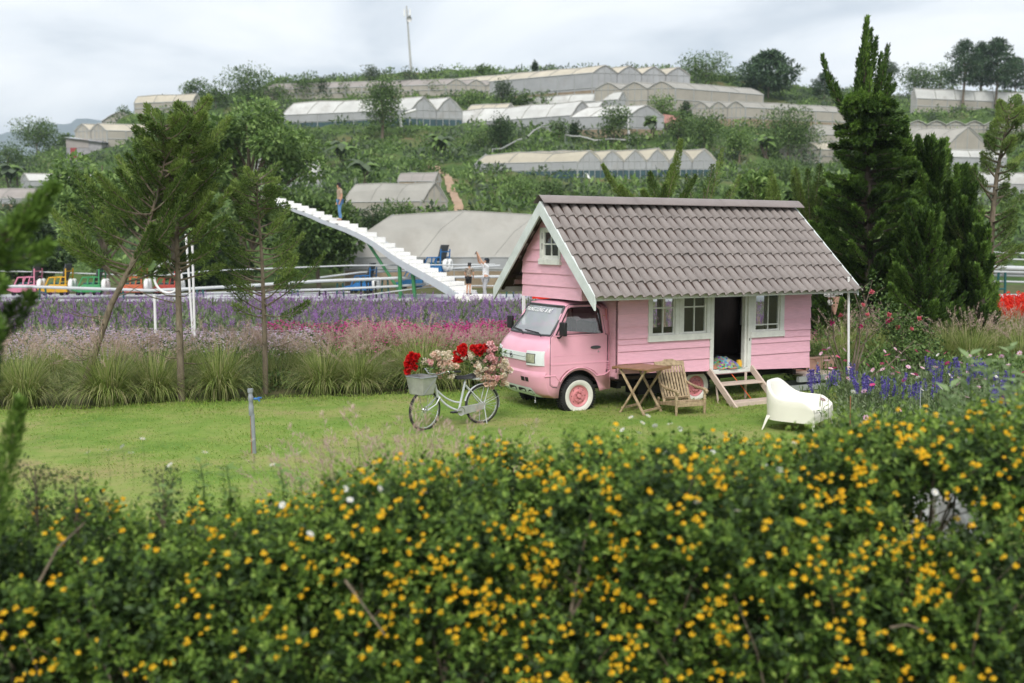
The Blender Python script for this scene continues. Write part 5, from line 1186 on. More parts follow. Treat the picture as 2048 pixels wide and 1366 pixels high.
        mb.build('lens_rib', M['glass'], sur)
    fb = lambda z: float(np.interp(z, [.30, .36, .46, .60], [-.58, -.665, -.705, -.735]))
    def bq(s, z, o): p = pt(fb(z), z, s); return (p[0] - o, p[1], p[2])
    for s0, s1, dp in ((-.60, -.48, .003), (-.45, -.30, .002), (.62, .48, .003)):
        mb = MB(); mb.grid([[bq(s, z, dp) for s in (s0, (s0 + s1) / 2, s1)] for z in (.535, .60)] if s0 > s1 else [[bq(s, z, dp) for s in (s1, (s0 + s1) / 2, s0)] for z in (.535, .60)]); mb.build('bumper_slot', M['dark'], T)
    low = MB(); low.grid([[bq(s, z, .007) for s in np.linspace(-.80 + max(0, z - .3) * 1.1, .80 - max(0, z - .3) * 1.1, 17)][::-1] for z in (.298, .36, .42, .445)]); low = low.build('lower_grille', M['whitepl'], T, 50)
    for s0, s1, z0, z1 in ((-.66, -.50, .325, .41), (-.40, -.08, .35, .415), (0.02, .34, .35, .415), (.48, .64, .325, .41)):
        mb = MB(); cs_, hs, cz, hz = (s0 + s1) / 2, (s1 - s0) / 2, (z0 + z1) / 2, (z1 - z0) / 2; ex = .5 if hs > .1 else 1.0
        mb.prism([(cs_ + hs * abs(math.cos(t)) ** ex * (1 if math.cos(t) > 0 else -1), cz + hz * abs(math.sin(t)) ** ex * (1 if math.sin(t) > 0 else -1)) for t in np.linspace(0, 6.28, 21)[:-1]], lambda p, q, t: bq(p, q, t), -.01, .0095); mb.build('opening', M['dark'], low)
    mb = MB()
    for k in range(4): mb.ring(Vector(bq(-.56, .30 - k * .022, .01)), .010, .003, (0, 1, 0) if k % 2 else (1, 0, 0), 10, 4)
    mb.lathe([(0, 0), (.014, .006), (.012, .02), (0, .024)], Vector(bq(-.56, .2, .01)), (0, 0, 1), 8); mb.build('tow_chain', M['chrome'], T)
    # --- mirrors
    for s, yy in ((-1, 0.0), (1, 1.4)):
        mb = MB(); y = yy + s * .055; mb.box((-.36, y + s * .07, 1.335), (.055, .15, .20)); m_ = mb.build('mirror', M['black'], T, 40, .012)
        mb = MB(); mb.tube([(-.36, y + s * .03, 1.24), (-.375, yy + s * .05, 1.20), (-.38, yy - s * .005, 1.20)], .014, 6); mb.build('mirror_arm', M['black'], m_)
    # --- cab inside
    mb = MB(); mb.bb((-.48, .06, .9), (-.26, 1.34, 1.14)); mb.build('dashboard', M['grey_in'], T, 0, .03)
    mb = MB(); mb.ring((-.17, .42, 1.16), .17, .013, (-.75, 0, .66), 24, 6); mb.tube([(-.17, .42, 1.16), (-.35, .42, 1.02)], .02, 6); mb.build('steering_wheel', M['black'], T, 50)
    for y in (.4, 1.0): mb = MB(); mb.box((.12, y, .86), (.5, .48, .14)); mb.box((.38, y, 1.12), (.12, .46, .56)); mb.build('seat', M['grey_in'], T, 0, .04)
    mb = MB(); mb.bb((.50, .05, .45), (.52, 1.35, 1.28)); mb.bb((.50, .05, 1.28), (.52, .35, 1.6)); mb.bb((.50, 1.05, 1.28), (.52, 1.35, 1.6)); mb.build('rear_panel', M['rimpink'], T)
    mb = MB(); mb.bb((-.5, .05, .42), (.5, 1.35, .45)); mb.build('cab_floor', M['dark'], T)
    # --- wheels
    def wheel(u, y, s, r, rr):
        mb = MB(); c = (u, y, r)                                             # y: outer face, s: outward direction
        mb.lathe([(0, -.012), (.05, -.012), (.06, .004), (rr * .52, .008), (rr * .58, -.010), (rr * .82, -.018), (rr * .9, -.004), (rr, .004), (rr * 1.04, -.02), (rr, -.11)], c, (0, s, 0), 36); w = mb.build('wheel', M['rimpink'], T, 35)
        mb = MB(); tp = [(rr * 1.0, -.02), (rr * 1.06, .008), (r * .80, .016), (r * .93, .004), (r * .985, -.02), (r, -.045), (r, -.125), (r * .97, -.15), (r * .8, -.165), (rr, -.16)]; mb.lathe(tp, c, (0, s, 0), 48)
        for k in range(48):
            a = 2 * math.pi * k / 48; d = Vector((math.cos(a), 0, math.sin(a)))
            for off in (-.03, -.085, -.14): a2 = a + (.07 if off == -.085 else 0); d2 = Vector((math.cos(a2), 0, math.sin(a2))); mb.box(Vector(c) + d2 * (r - .001) + Vector((0, s * off, 0)), (.02, .045, .022), Matrix((d2.cross(Vector((0, 1, 0))), Vector((0, 1, 0)), d2)).transposed())
        mb.build('tyre', M['rubber'], w, 40)
        mb = MB(); mb.lathe([(rr * 1.02, .004), (rr * 1.1, .0135), (r * .72, .0215), (r * .80, .0195), (r * .815, .013)], c, (0, s, 0), 48); mb.build('white_band', M['whitewall'], w, 40)
        mb = MB()
        for k in range(6): a = 2 * math.pi * k / 6 + .3; mb.lathe([(0, .012), (.010, .010), (.012, 0)], (u + math.cos(a) * rr * .36, y + s * .006, r + math.sin(a) * rr * .36), (0, s, 0), 8)
        mb.lathe([(0, .03), (.03, .026), (.036, 0)], (u, y + s * .004, r), (0, s, 0), 14); mb.build('hub', M['rimpink'], w, 40)
        mb = MB()
        for k in range(8): a = 2 * math.pi * k / 8; mb.lathe([(0, .0005), (rr * .06, 0)], (u + math.cos(a) * rr * .70, y + s * -.0135, r + math.sin(a) * rr * .70), (0, s, 0), 8)
        mb.build('vent_hole', M['dark'], w)
    for u, ns, fs in ((0.0, .012, 1.388), (2.215, .03, 1.37)): wheel(u, ns, -1, .302, .165); wheel(u, fs, 1, .302, .165)
    # --- chassis
    mb = MB()
    for y in (.38, 1.02): mb.bb((-.45, y - .04, .34), (4.5, y + .04, .46))
    for u in (.75, 1.6, 2.7, 3.6, 4.35): mb.bb((u - .04, .05, .36), (u + .04, 1.4, .44))
    mb.bb((-.06, .14, .27), (.06, 1.26, .35)); mb.bb((2.15, .14, .27), (2.28, 1.26, .35)); mb.tube([(.3, .9, .36), (2.2, .9, .34)], .035, 8); mb.bb((1.25, .25, .2), (1.75, .6, .42)); mb.build('chassis', M['dark'], T)
    mb = MB(); mb.bb((-.42, .12, .40), (.42, 1.28, .45)); mb.prism([(.40 * math.cos(t), .30 + .43 * math.sin(t)) for t in np.linspace(math.pi, 0, 13)], lambda p, q, t: (p, t, q), .19, 1.21); mb.build('wheel_housing', M['dark'], T)
    # ================= the cottage
    y0, y1, ua, ub, zt = -.2, 1.6, .545, 4.43, 1.955
    zb = lambda u: .63 - .034 * (u - .545)
    LZ = [.776 + .187 * k for k in range(7)]
    def lap(mb, u0, u1, z0, z1, fn, s0=None, s1=None):
        """one lap board: proud at its lower edge"""
        s0 = z0 if s0 is None else s0; s1 = z0 if s1 is None else s1
        a = [(u0, s0), (u1, s1)]; b = [(u0, z1 + .012), (u1, z1 + .012)]
        vs = [fn(a[0][0], .029, a[0][1]), fn(a[1][0], .029, a[1][1]), fn(b[1][0], .008, b[1][1]), fn(b[0][0], .008, b[0][1]), fn(a[0][0], 0, a[0][1]), fn(a[1][0], 0, a[1][1]), fn(b[1][0], 0, b[1][1]), fn(b[0][0], 0, b[0][1])]
        return mb.add(vs, [(0, 1, 2, 3), (5, 4, 7, 6), (4, 5, 1, 0), (3, 2, 6, 7), (4, 0, 3, 7), (1, 5, 6, 2)])
    near = lambda u, o, z: (u, y0 - o, z)
    def lining(name, pieces):
        mb = MB()
        for a, b in pieces: mb.bb(a, b)
        return mb.build(name, M['brown_in'], T)
    L1, L2, D1, D2, W1, W2 = 1.09, 2.285, 2.30, 3.11, 3.12, 3.83
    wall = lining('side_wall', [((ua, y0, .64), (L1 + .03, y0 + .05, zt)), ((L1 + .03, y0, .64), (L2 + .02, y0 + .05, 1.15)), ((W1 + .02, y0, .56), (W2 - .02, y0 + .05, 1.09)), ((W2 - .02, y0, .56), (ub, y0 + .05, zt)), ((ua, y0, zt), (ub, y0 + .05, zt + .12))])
    rows = [.6] + LZ + [2.05]
    for i in range(len(rows) - 1):
        z0, z1 = rows[i], min(rows[i + 1], 2.06)
        for (a, b, lim) in ((ua, L2, 1.085), (W1, ub, 1.06)):
            if z0 >= lim - .02: a, b = (ua, L1) if a == ua else (W2, ub)
            if z0 < lim - .02 < z1 - .03:                                     # crosses the sill line: split
                mb = MB(); lap(mb, a, b, z0, lim - .012, near, *((zb(a), zb(b)) if i == 0 else (None, None))); mb.build('board', M['pinkboard'], wall)
                a, b = (ua, L1) if a == ua else (W2, ub); mb = MB(); lap(mb, a, b, lim - .02, z1, lambda u, o, z: near(u, o - .001, z)); mb.build('board', M['pinkboard'], wall); continue
            mb = MB(); lap(mb, a, b, z0, z1, near, *((zb(a), zb(b)) if i == 0 else (None, None))); mb.build('board', M['pinkboard'], wall)
    mb = MB(); mb.bb((D1 - .02, y0 - .026, .5), (D2 + .03, y0, .585)); mb.build('board', M['pinkboard'], wall)
    # cab over front (gable wall), boards cut to the roof slope
    ug, zr, sl = -.086, 3.29, .877; vr = .7
    hw = lambda z: (zr - .14 - z) / sl
    gab = MB(); gab.add([(ug + .02, y0, 1.76), (ug + .02, y1, 1.76), (ug + .02, y1, zr - .14 - (y1 - vr) * sl), (ug + .02, vr, zr - .15), (ug + .02, y0, zr - .14 - (vr - y0) * sl)], [(0, 4, 3, 2, 1)])
    gab = gab.build('gable_wall', M['brown_in'], T)
    G0, G1, GZ0, GZ1 = .376, 1.005, 2.26, 2.83; z = 1.745; k = 0
    while z < 3.05:
        z1 = z + .187
        segs = [(y0, y1)] if (z1 < GZ0 + .03 or z > GZ1 - .03) else [(y0, G0 + .03), (G1 - .03, y1)]
        for a, b in segs:
            A0, B0 = max(a, vr - hw(z)), min(b, vr + hw(z)); A1, B1 = max(a, vr - hw(z1)), min(b, vr + hw(z1))
            if B0 - A0 < .02: continue
            A1, B1 = min(A1, B0), max(B1, A0)
            if B1 < A1: A1 = B1 = (A0 + B0) / 2
            mb = MB(); vs = [(ug - .026, A0, z), (ug - .026, B0, z), (ug - .008, B1, z1 + .012), (ug - .008, A1, z1 + .012), (ug + .015, A0, z), (ug + .015, B0, z), (ug + .015, B1, z1 + .012), (ug + .015, A1, z1 + .012)]
            mb.add(vs, [(3, 2, 1, 0), (4, 5, 6, 7), (0, 1, 5, 4), (3, 7, 6, 2), (0, 4, 7, 3), (1, 2, 6, 5)]); mb.build('board', M['pinkboard'], gab)
        if z < GZ0 + .01 < z1 - .02: mb = MB(); mb.bb((ug - .022, G0 + .02, z + .001), (ug - .001, G1 - .02, GZ0 + .02)); mb.build('board', M['pinkboard'], gab)
        if z < GZ1 < z1 - .02: mb = MB(); mb.bb((ug - .014, G0 + .02, GZ1 - .02), (ug - .001, G1 - .02, z1)); mb.build('board', M['pinkboard'], gab)
        z = z1; k += 1
    ov = lining('overhang_side', [((ug + .02, y0, 1.76), (ua, y0 + .03, 2.06)), ((ug + .02, y1 - .03, 1.76), (ua, y1, 2.06)), ((ug + .02, y0, 1.75), (ua + .02, y1, 1.775))])
    for z0, z1 in ((1.745, 1.92), (1.92, 2.06)): mb = MB(); lap(mb, ug - .015, ua - .001, z0, z1, near); mb.build('board', M['pinkboard'], ov)
    # front bulkhead behind the cab, far wall with openings, rear wall
    mb = MB(); mb.bb((ua, y0, .55), (ua + .03, y1, 1.75)); mb.build('bulkhead', M['pinkboard'], T)
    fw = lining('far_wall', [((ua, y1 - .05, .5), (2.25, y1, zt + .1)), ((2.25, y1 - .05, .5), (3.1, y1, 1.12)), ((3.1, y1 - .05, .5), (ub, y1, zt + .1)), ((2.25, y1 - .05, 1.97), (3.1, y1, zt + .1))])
    mb = MB()
    for u in (2.27, 2.62, 3.08): mb.bb((u - .025, y1 - .06, 1.1), (u + .025, y1 + .01, 1.97))
    mb.build('far_frame', M['brown_in'], fw)
    rear = lining('rear_wall', [((ub - .04, y0 + .05, .45), (ub, .82, zt + .1)), ((ub - .04, .82, .45), (ub, 1.48, 1.12)), ((ub - .04, 1.48, .45), (ub, y1 - .05, zt + .1)), ((ub - .04, .82, 1.97), (ub, 1.48, zt + .1))])
    mb = MB(); mb.add([(ub - .02, y0, zt), (ub - .02, y1, zt), (ub - .02, vr, zr - .15)], [(0, 1, 2)]); mb.build('rear_gable', M['pinkboard'], rear)
    for i in range(len(rows) - 1):
        for a, b in (((y0, y1),) if rows[i + 1] < 1.15 else ((y0, .82), (1.48, y1))): mb = MB(); lap(mb, a, b, rows[i] - .1 * (i == 0), rows[i + 1], lambda u, o, z: (ub + o, u, z)); mb.build('board', M['pinkboard'], rear)
    mb = MB()
    for v_ in (.84, 1.46): mb.bb((ub - .05, v_ - .03, 1.1), (ub + .03, v_ + .03, 1.98))
    mb.bb((ub - .04, 1.14, 1.1), (ub + .01, 1.16, 1.98)); mb.bb((ub - .05, .87, 1.07), (ub + .03, 1.43, 1.12)); mb.build('rear_window_frame', M['whitewood'], rear)
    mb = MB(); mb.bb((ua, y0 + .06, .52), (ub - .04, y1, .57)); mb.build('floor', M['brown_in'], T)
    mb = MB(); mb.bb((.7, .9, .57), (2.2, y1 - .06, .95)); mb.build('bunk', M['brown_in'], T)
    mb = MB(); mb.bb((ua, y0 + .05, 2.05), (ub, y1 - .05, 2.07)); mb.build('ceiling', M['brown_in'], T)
    # --- windows and door
    yo = y0 - .034
    def window(u0, u1, z0, z1, fwid, mull, vm, hm, sill=True):
        mb = MB(); t0, t1 = yo, y0 + .05
        mb.bb((u0, t0, z0 + .10), (u0 + fwid, t1, z1)); mb.bb((u1 - fwid, t0 + .001, z0 + .10), (u1, t1, z1)); mb.bb((u0 - .012, t0 - .02, z0), (u1 + .004, t1 + .001, z0 + .10)); mb.bb((u0 + fwid, t0 + .002, z1 - .03), (u1 - fwid, t1 - .001, z1))
        for m0, m1 in mull: mb.bb((m0, t0 + .003, z0 + .10), (m1, t1 - .002, z1 - .03)); mb.bb(((m0 + m1) / 2 - .004, t0 - .003, z0 + .1), ((m0 + m1) / 2 + .004, t0 + .003, z1 - .03))
        w = mb.build('window', M['whitewood'], T, 0, .005); mb = MB()
        lights = []; e_ = [u0 + fwid] + [q for p in mull for q in p] + [u1 - fwid]
        for a, b in zip(e_[::2], e_[1::2]): lights.append((a, b))
        for a, b in lights:
            mb = MB(); h0, h1 = z0 + .10, z1 - .03; f = .028
            for q in ((a, a + f), (b - f, b)): mb.bb((q[0], y0 - .01, h0), (q[1], y0 + .025, h1))
            mb.bb((a + f, y0 - .009, h0), (b - f, y0 + .024, h0 + f)); mb.bb((a + f, y0 - .009, h1 - .02), (b - f, y0 + .024, h1)); c_ = a + (b - a) * vm; mb.bb((c_ - .009, y0 - .006, h0 + f), (c_ + .009, y0 + .02, h1 - .02))
            for hz in hm: mb.bb((a + f, y0 - .007, hz - .011), (b - f, y0 + .021, hz + .011))
            mb.build('sash', M['whitewood'], w, 0, .003); mb = MB(); mb.bb((a + f, y0 + .006, h0 + f), (b - f, y0 + .009, h1 - .02)); mb.build('pane', M['glass'], w)
        return w
    window(L1, L2, 1.085, zt, .07, [(1.60, 1.755)], .5, [1.60]); window(W1, W2, 1.06, zt, .09, [], .55, [1.83, 1.265])
    # gable window
    mb = MB(); x0, x1 = ug - .036, ug + .02
    for a, b in (((x0, G0, GZ0 + .09), (x1, G0 + .06, GZ1)), ((x0 + .001, G1 - .085, GZ0 + .09), (x1, G1, GZ1)), ((x0 - .02, G0 - .012, GZ0), (x1 - .001, G1 + .012, GZ0 + .09)), ((x0 + .002, G0 + .06, GZ1 - .05), (x1 - .001, G1 - .085, GZ1))): mb.bb(a, b)
    gw = mb.build('window', M['whitewood'], T, 0, .004); mb = MB(); a, b, h0, h1 = G0 + .06, G1 - .085, GZ0 + .09, GZ1 - .05
    for q in ((a, a + .03), (b - .03, b)): mb.bb((ug - .02, q[0], h0), (ug + .015, q[1], h1))
    mb.bb((ug - .019, a + .03, h0), (ug + .014, b - .03, h0 + .05)); mb.bb((ug - .019, a + .03, h1 - .025), (ug + .014, b - .03, h1)); c_ = (a + b) / 2; mb.bb((ug - .015, c_ - .009, h0 + .05), (ug + .01, c_ + .009, h1 - .025)); cz = (h0 + h1) / 2 + .01; mb.bb((ug - .016, a + .03, cz - .011), (ug + .011, b - .03, cz + .011))
    mb.build('sash', M['whitewood'], gw, 0, .003); mb = MB(); mb.bb((ug - .003, a + .03, h0 + .05), (ug, b - .03, h1 - .025)); mb.build('pane', M['glass'], gw)
    mb = MB()
    for zz_ in (.35, .75): mb.bb((x0 - .012, G1 - .09, GZ0 + .1 + zz_ * .4), (x0 + .004, G1 - .078, GZ0 + .19 + zz_ * .4))
    mb.build('hinge', M['galv'], gw)
    mb = MB(); t0, t1 = yo - .006, y0 + .055
    mb.bb((D1 - .015, t0, .585), (D1 + .055, t1, zt)); mb.bb((D2 - .055, t0, .56), (D2 + .02, t1, zt)); mb.bb((D2 - .10, t0 + .03, .58), (D2 - .055, t1 + .02, zt - .03)); mb.bb((D1 - .014, t0 - .015, .515), (D2 + .019, t1, .585)); mb.bb((D1 + .055, t0 + .001, zt - .03), (D2 - .055, t1 - .001, zt))
    mb.build('door_frame', M['whitewood'], T, 0, .005)
    mb = MB(); mb.bb((D2 - .03, t0 - .004, 1.02), (D2 - .015, t0 + .002, 1.06)); mb.build('latch', M['dark'], T)
    # --- roof
    uf, ur, ve = -.285, 4.905, .86 + .7
    sc_ = math.hypot(1, sl); cs_, sn = 1 / sc_, sl / sc_; SLN = 1.55 * sc_
    rf = MB()
    for s in (-1, 1):
        a = [(uf + .02, vr, zr - .09), (ur - .05, vr, zr - .09), (ur - .05, vr + s * 1.5, zr - .09 - 1.5 * sl), (uf + .02, vr + s * 1.5, zr - .09 - 1.5 * sl)]
        b = [(p, q, z_ - .03) for p, q, z_ in a]; rf.add(a + b, [(0, 1, 2, 3), (7, 6, 5, 4), (0, 3, 7, 4), (1, 5, 6, 2), (2, 6, 7, 3)])
    roof = rf.build('roof', M['brown_in'], T)
    NC, NR = 31, 7; tw_ = (ur - uf) / NC; tl = SLN / NR
    def tile_me(w):
        V = []; n = 8
        for t_ in (0, 1):
            for yy, lift in ((0, 0.0), (1, .030)):
                for i in range(n + 1):
                    x = w * i / n; zz_ = .027 * math.sin(2 * math.pi * (i / n) - .9) + .006 * math.sin(4 * math.pi * i / n); V.append((x, yy * (tl + .035), zz_ + lift - t_ * .02))
        idx = lambda t_, y_, i: t_ * 2 * (n + 1) + y_ * (n + 1) + i; F = []
        for i in range(n): F += [(idx(0, 0, i), idx(0, 0, i + 1), idx(0, 1, i + 1), idx(0, 1, i)), (idx(0, 1, i), idx(0, 1, i + 1), idx(1, 1, i + 1), idx(1, 1, i)), (idx(1, 0, i + 1), idx(1, 0, i), idx(1, 1, i), idx(1, 1, i + 1))]
        F += [(idx(0, 0, 0), idx(0, 1, 0), idx(1, 1, 0), idx(1, 0, 0)), (idx(0, 1, n), idx(0, 0, n), idx(1, 0, n), idx(1, 1, n))]
        return V, F
    V, F = tile_me(tw_); mb = MB(); mb.add(V, [f[::-1] for f in F]); full = mb.mesh('roof_tile', M['tile'], 50); V2, F2 = tile_me(tw_ - .010); mb = MB(); mb.add(V2, [f[::-1] for f in F2]); cut = mb.mesh('roof_tile', M['tile'], 50)
    ang = math.atan(sl); far = MB()
    for r in range(NR):
        for c in range(NC):
            d = r * tl + .02; p = (uf + c * tw_, vr - d * cs_, zr - .075 - d * sn + rng.normal() * .003)
            # local x along the ridge, local y down the near slope
            o = bpy.data.objects.new('roof_tile', cut if (c % 7 == 6) else full); X_, Y_ = Vector((1, 0, 0)), Vector((0, -cs_, -sn)); Z_ = Vector((0, -sn, cs_))
            o.matrix_local = Matrix.Translation(p) @ Matrix((X_, Y_, Z_)).transposed().to_4x4() @ Matrix.Rotation(rng.normal() * .006, 4, 'Z') @ Matrix.Rotation(rng.normal() * .005, 4, 'X'); link(o, roof)
            Y2, Z2 = Vector((0, cs_, -sn)), Vector((0, sn, cs_)); p2 = Vector((uf + c * tw_, vr + d * cs_, zr - .075 - d * sn)); far.add([p2 + Vector((q[0], 0, 0)) + Y2 * q[1] + Z2 * q[2] for q in V], F)
    far.build('roof_tile', M['tile'], roof, 50, kind='stuff')
    mb = MB()                                                                 # folded ridge capping in three lengths
    for k in range(3):
        a, b = uf - .03 + k * (ur - uf + .05) / 3, uf - .03 + (k + 1) * (ur - uf + .05) / 3 + .03; mb = MB(); e_ = .004 * k
        P_ = [[(x, vr + y_, zr + z_ + e_) for y_, z_ in ((-.16, -.085), (-.155, -.075), (-.03, .022), (0, .032), (.03, .022), (.155, -.075), (.16, -.085))] for x in (a, b)]
        mb.grid(P_[::-1]); mb.grid([[(p[0], p[1], p[2] - .008) for p in r_] for r_ in P_]); mb.build('ridge_cap', M['ridge'], roof, 40)
    for s in (-1, 1):                                                          # bargeboards on the front gable, a thinner one behind
        for (xa, xb, d0, d1, ln) in ((uf - .012, uf + .016, .085, .275, 1.56), (uf + .016, uf + .05, .085, .22, 1.52), (ur - .05, ur - .022, .075, .22, 1.52)):
            mb = MB(); vs = []
            for x in (xa, xb): vs += [(x, vr, zr - d0 + .02), (x, vr + s * ln, zr - d0 + .02 - ln * sl), (x, vr + s * ln, zr - d1 - ln * sl), (x, vr, zr - d1)]
            f = [(0, 1, 2, 3), (7, 6, 5, 4), (0, 4, 5, 1), (1, 5, 6, 2), (2, 6, 7, 3)]; mb.add(vs, f if s > 0 else [q[::-1] for q in f]); mb.build('bargeboard', M['barge'], roof)
        mb = MB(); yv = vr + s * 1.50; zz_ = zr - .12 - 1.50 * sl; mb.bb((uf + .055, yv - .012, zz_ - .075), (ur - .055, yv + .012, zz_ + .02)); mb.build('fascia_board', M['whitewood'], roof)
        for u in (uf + .12, .9, 1.9, 2.9, 3.9, 4.7):
            a, b = Vector((u, vr + s * .92, zr - .15 - .92 * sl)), Vector((u, vr + s * 1.48, zr - .15 - 1.48 * sl)); mb = MB(); mb.beam(a, b, .04, .07, (0, -s * sn, cs_)); mb.build('rafter', M['brown_in'], roof)
    mb = MB(); mb.bb((uf + .06, vr + .92, 1.93), (ur - .06, vr + .96, 2.0)); mb.bb((uf + .06, vr + 1.2, zr - .22 - 1.2 * sl), (ur - .06, vr + 1.24, zr - .16 - 1.2 * sl)); mb.build('purlin', M['brown_in'], roof)
    mb = MB(); mb.bb((ug + .02, y1, 2.0), (ug + .06, vr + 1.48, 2.06)); mb.build('soffit_beam', M['brown_in'], roof)
    # rear platform and tow bar timbers
    mb = MB(); mb.bb((ub + .03, -.05, .33), (5.25, 1.35, .36)); pl = mb.build('rear_platform', M['palewood'], T)
    mb = MB(); mb.bb((ub - .12, -.12, .24), (5.26, -.05, .33)); mb.build('edge_board', M['greywood'], pl); mb = MB(); mb.bb((ub - .5, -.14, .10), (5.0, -.08, .19)); mb.bb((ub - .1, .3, .09), (5.1, .36, .2)); mb.build('bearer', M['greywood'], pl)
    return T
truck()
# ------------------------------------------------------------ things round the truck
def steps():
    t = thing('wooden_steps', 'pale pink wooden steps leaning up to the cottage doorway', 'steps', tw(2.72, -.55), TH); t.scale = (KS,) * 3
    for u in (-.46, .40):
        mb = MB(); mb.beam((u, .30, .585), (u, -.42, .0), .035, .10); mb.build('stringer', M['palewood'], t, 0, .004)
    mb = MB(); mb.bb((-.44, -.02, .37), (.385, .20, .40)); mb.build('tread', M['palewood'], t, 0, .004)
    mb = MB(); mb.bb((-.44, -.33, .115), (.385, -.10, .15)); mb.bb((-.44, -.33, .03), (.385, -.31, .115)); mb.build('tread', M['palewood'], t, 0, .004)
    mb = MB(); mb.tube([(-.42, .1, .02), (-.44, .14, .36)], .015, 5); mb.tube([(.25, .25, .0), (.25, .25, .52)], .02, 5); mb.build('prop', M['palewood'], t)
    t2 = thing('plank_mat', 'bare tan planks lying on the grass below the wooden steps', 'planks', tw(2.95, -1.25, .012), TH)
    for k in range(4): mb = MB(); mb.box((0.0 + .02 * k, -.30 + .2 * k, .012 + .002 * (k % 2)), (.95, .18, .02)); mb.build('plank', M['plank'], t2, 0, .004)
    c = MB(); p = [tw(2.75, -.2, .5), tw(2.80, -.42, .30), tw(2.85, -.62, .10), tw(2.95, -1.0, .035), tw(3.3, -1.25, .04), tw(2.7, -1.45, .04)]; c.tube(p, .007, 6); tag(c.build('orange_cord', mat('orange_cord', (.75, .12, .03), .5, .05), None, 60), 'thin orange cord hanging from the doorway over the wooden steps', 'cord')
steps()
def bundle():
    t = thing('patchwork_bundle', 'crumpled multicoloured patchwork cloth heaped in the cottage doorway', 'cloth', tw(2.72, -.05, .575), TH)
    m = bpy.data.materials.new('patchwork'); m.use_nodes = True; n = m.node_tree; v = n.nodes.new('ShaderNodeTexVoronoi'); v.inputs['Scale'].default_value = 26; c = n.nodes.new('ShaderNodeTexCoord'); hs = n.nodes.new('ShaderNodeHueSaturation'); hs.inputs['Saturation'].default_value = .9; hs.inputs['Value'].default_value = .45
    n.links.new(c.outputs['Object'], v.inputs['Vector']); n.links.new(v.outputs['Color'], hs.inputs['Color']); n.links.new(hs.outputs[0], n.nodes['Principled BSDF'].inputs['Base Color']); n.nodes['Principled BSDF'].inputs['Roughness'].default_value = .9
    P = [[(.42 * (i / 11 - .5) * (1.3 - j * .03), .55 * (j / 9 - .4), max(.0, .19 * math.sin(math.pi * i / 11) ** .7 * math.sin(math.pi * j / 9) ** .5 + .02 * math.sin(i * 2.3 + j) * math.sin(j * 1.9))) for i in range(12)] for j in range(10)]
    mb = MB(); mb.grid(P); mb.build('cloth', m, t, 60)
    mb = MB(); mb.grid([[(-.36 + .45 * i / 7, -.20 + .22 * j / 4 - .06 * i / 7, .02 + .06 * (1 - i / 7) * (j / 4) + .012 * math.sin(i * 2 + j)) for i in range(8)] for j in range(5)]); mb.build('mat', mat('orange_mat', (.62, .26, .16), .9, .12), t, 60)
    mb = MB(); mb.lathe([(0, .13), (.05, .12), (.065, .06), (.05, .0)], (.30, -.05, 0), (0, 0, 1), 14); mb.build('ball', mat('yellow_ball', (.75, .42, .04), .4, .1), t, 60)
bundle()
def planter():
    t = thing('flower_planter', 'terracotta coloured trough of coral flowers on the rear platform', 'planter', tw(5.02, .42, .362), TH)
    mb = MB(); mb.prism([(-.50, 0), (.50, 0), (.56, .21), (-.56, .21)], lambda p, q, t_: (p, t_ * (1 + q * .3), q), -.14, .14); mb.bb((-.58, -.165, .20), (.58, .165, .235)); mb.build('trough', M['terracotta'], t, 0, .01)
    mb = MB()
    for x in (-.3, -.12, .1): mb.lathe([(0, .004), (.018, .003), (.022, 0)], (x, -.153, .12), (0, -1, 0), 10)
    mb.build('rosette', M['galv'], t)
    st = [blob_leaves((x, 0, .30), (.17, .14, .16), 330, .085, .2, .5, .16) for x in (-.42, -.2, 0, .2, .4)]; link(bpy.data.objects.new('foliage', leaf_mesh('foliage', [cat5(st)], [LF['light']])), t)
    rm = rose_mesh(.055, LF['rose'], 30)
    for x, y, z in ((-.50, -.1, .50), (-.44, -.12, .60), (-.36, -.06, .66), (-.32, -.1, .46), (-.47, -.15, .43), (-.52, 0, .46)):
        mb = MB(); mb.tube([(x * .9, 0, .2), (x, y, z)], .004, 4); mb.build('stem', LF['mid'], t); inst('bloom', rm, (x, y, z), (rng.normal() * .4, rng.normal() * .4, 0), parent=t)
planter()
def table():
    a, b = R(50), R(-40); c = at(1282, 815, 15.15); c.z = 0; t = thing('folding_table', 'brown wooden folding table on crossed legs beside the truck', 'table', c, a)
    for k in range(5): mb = MB(); mb.box((-.25 + .125 * k, 0, .70), (.121, .62, .022)); mb.build('slat', M['woodtop'], t, 0, .003)
    mb = MB(); mb.box((0, -.315, .695), (.66, .016, .045)); mb.box((0, .315, .695), (.66, .016, .045)); mb.build('apron', M['woodtop'], t)
    for x in (-.24, .24):
        for s in (-1, 1): mb = MB(); mb.beam((x + .016 * s, -s * .22, .685), (x + .016 * s, s * .23, .0), .028, .036, (1, 0, 0)); mb.build('leg', M['wood'], t, 0, .003)
    mb = MB(); mb.beam((-.24, -.2, .065), (.24, -.2, .065), .03, .03); mb.beam((-.24, .19, .08), (.24, .19, .08), .03, .03); mb.build('stretcher', M['wood'], t)
table()
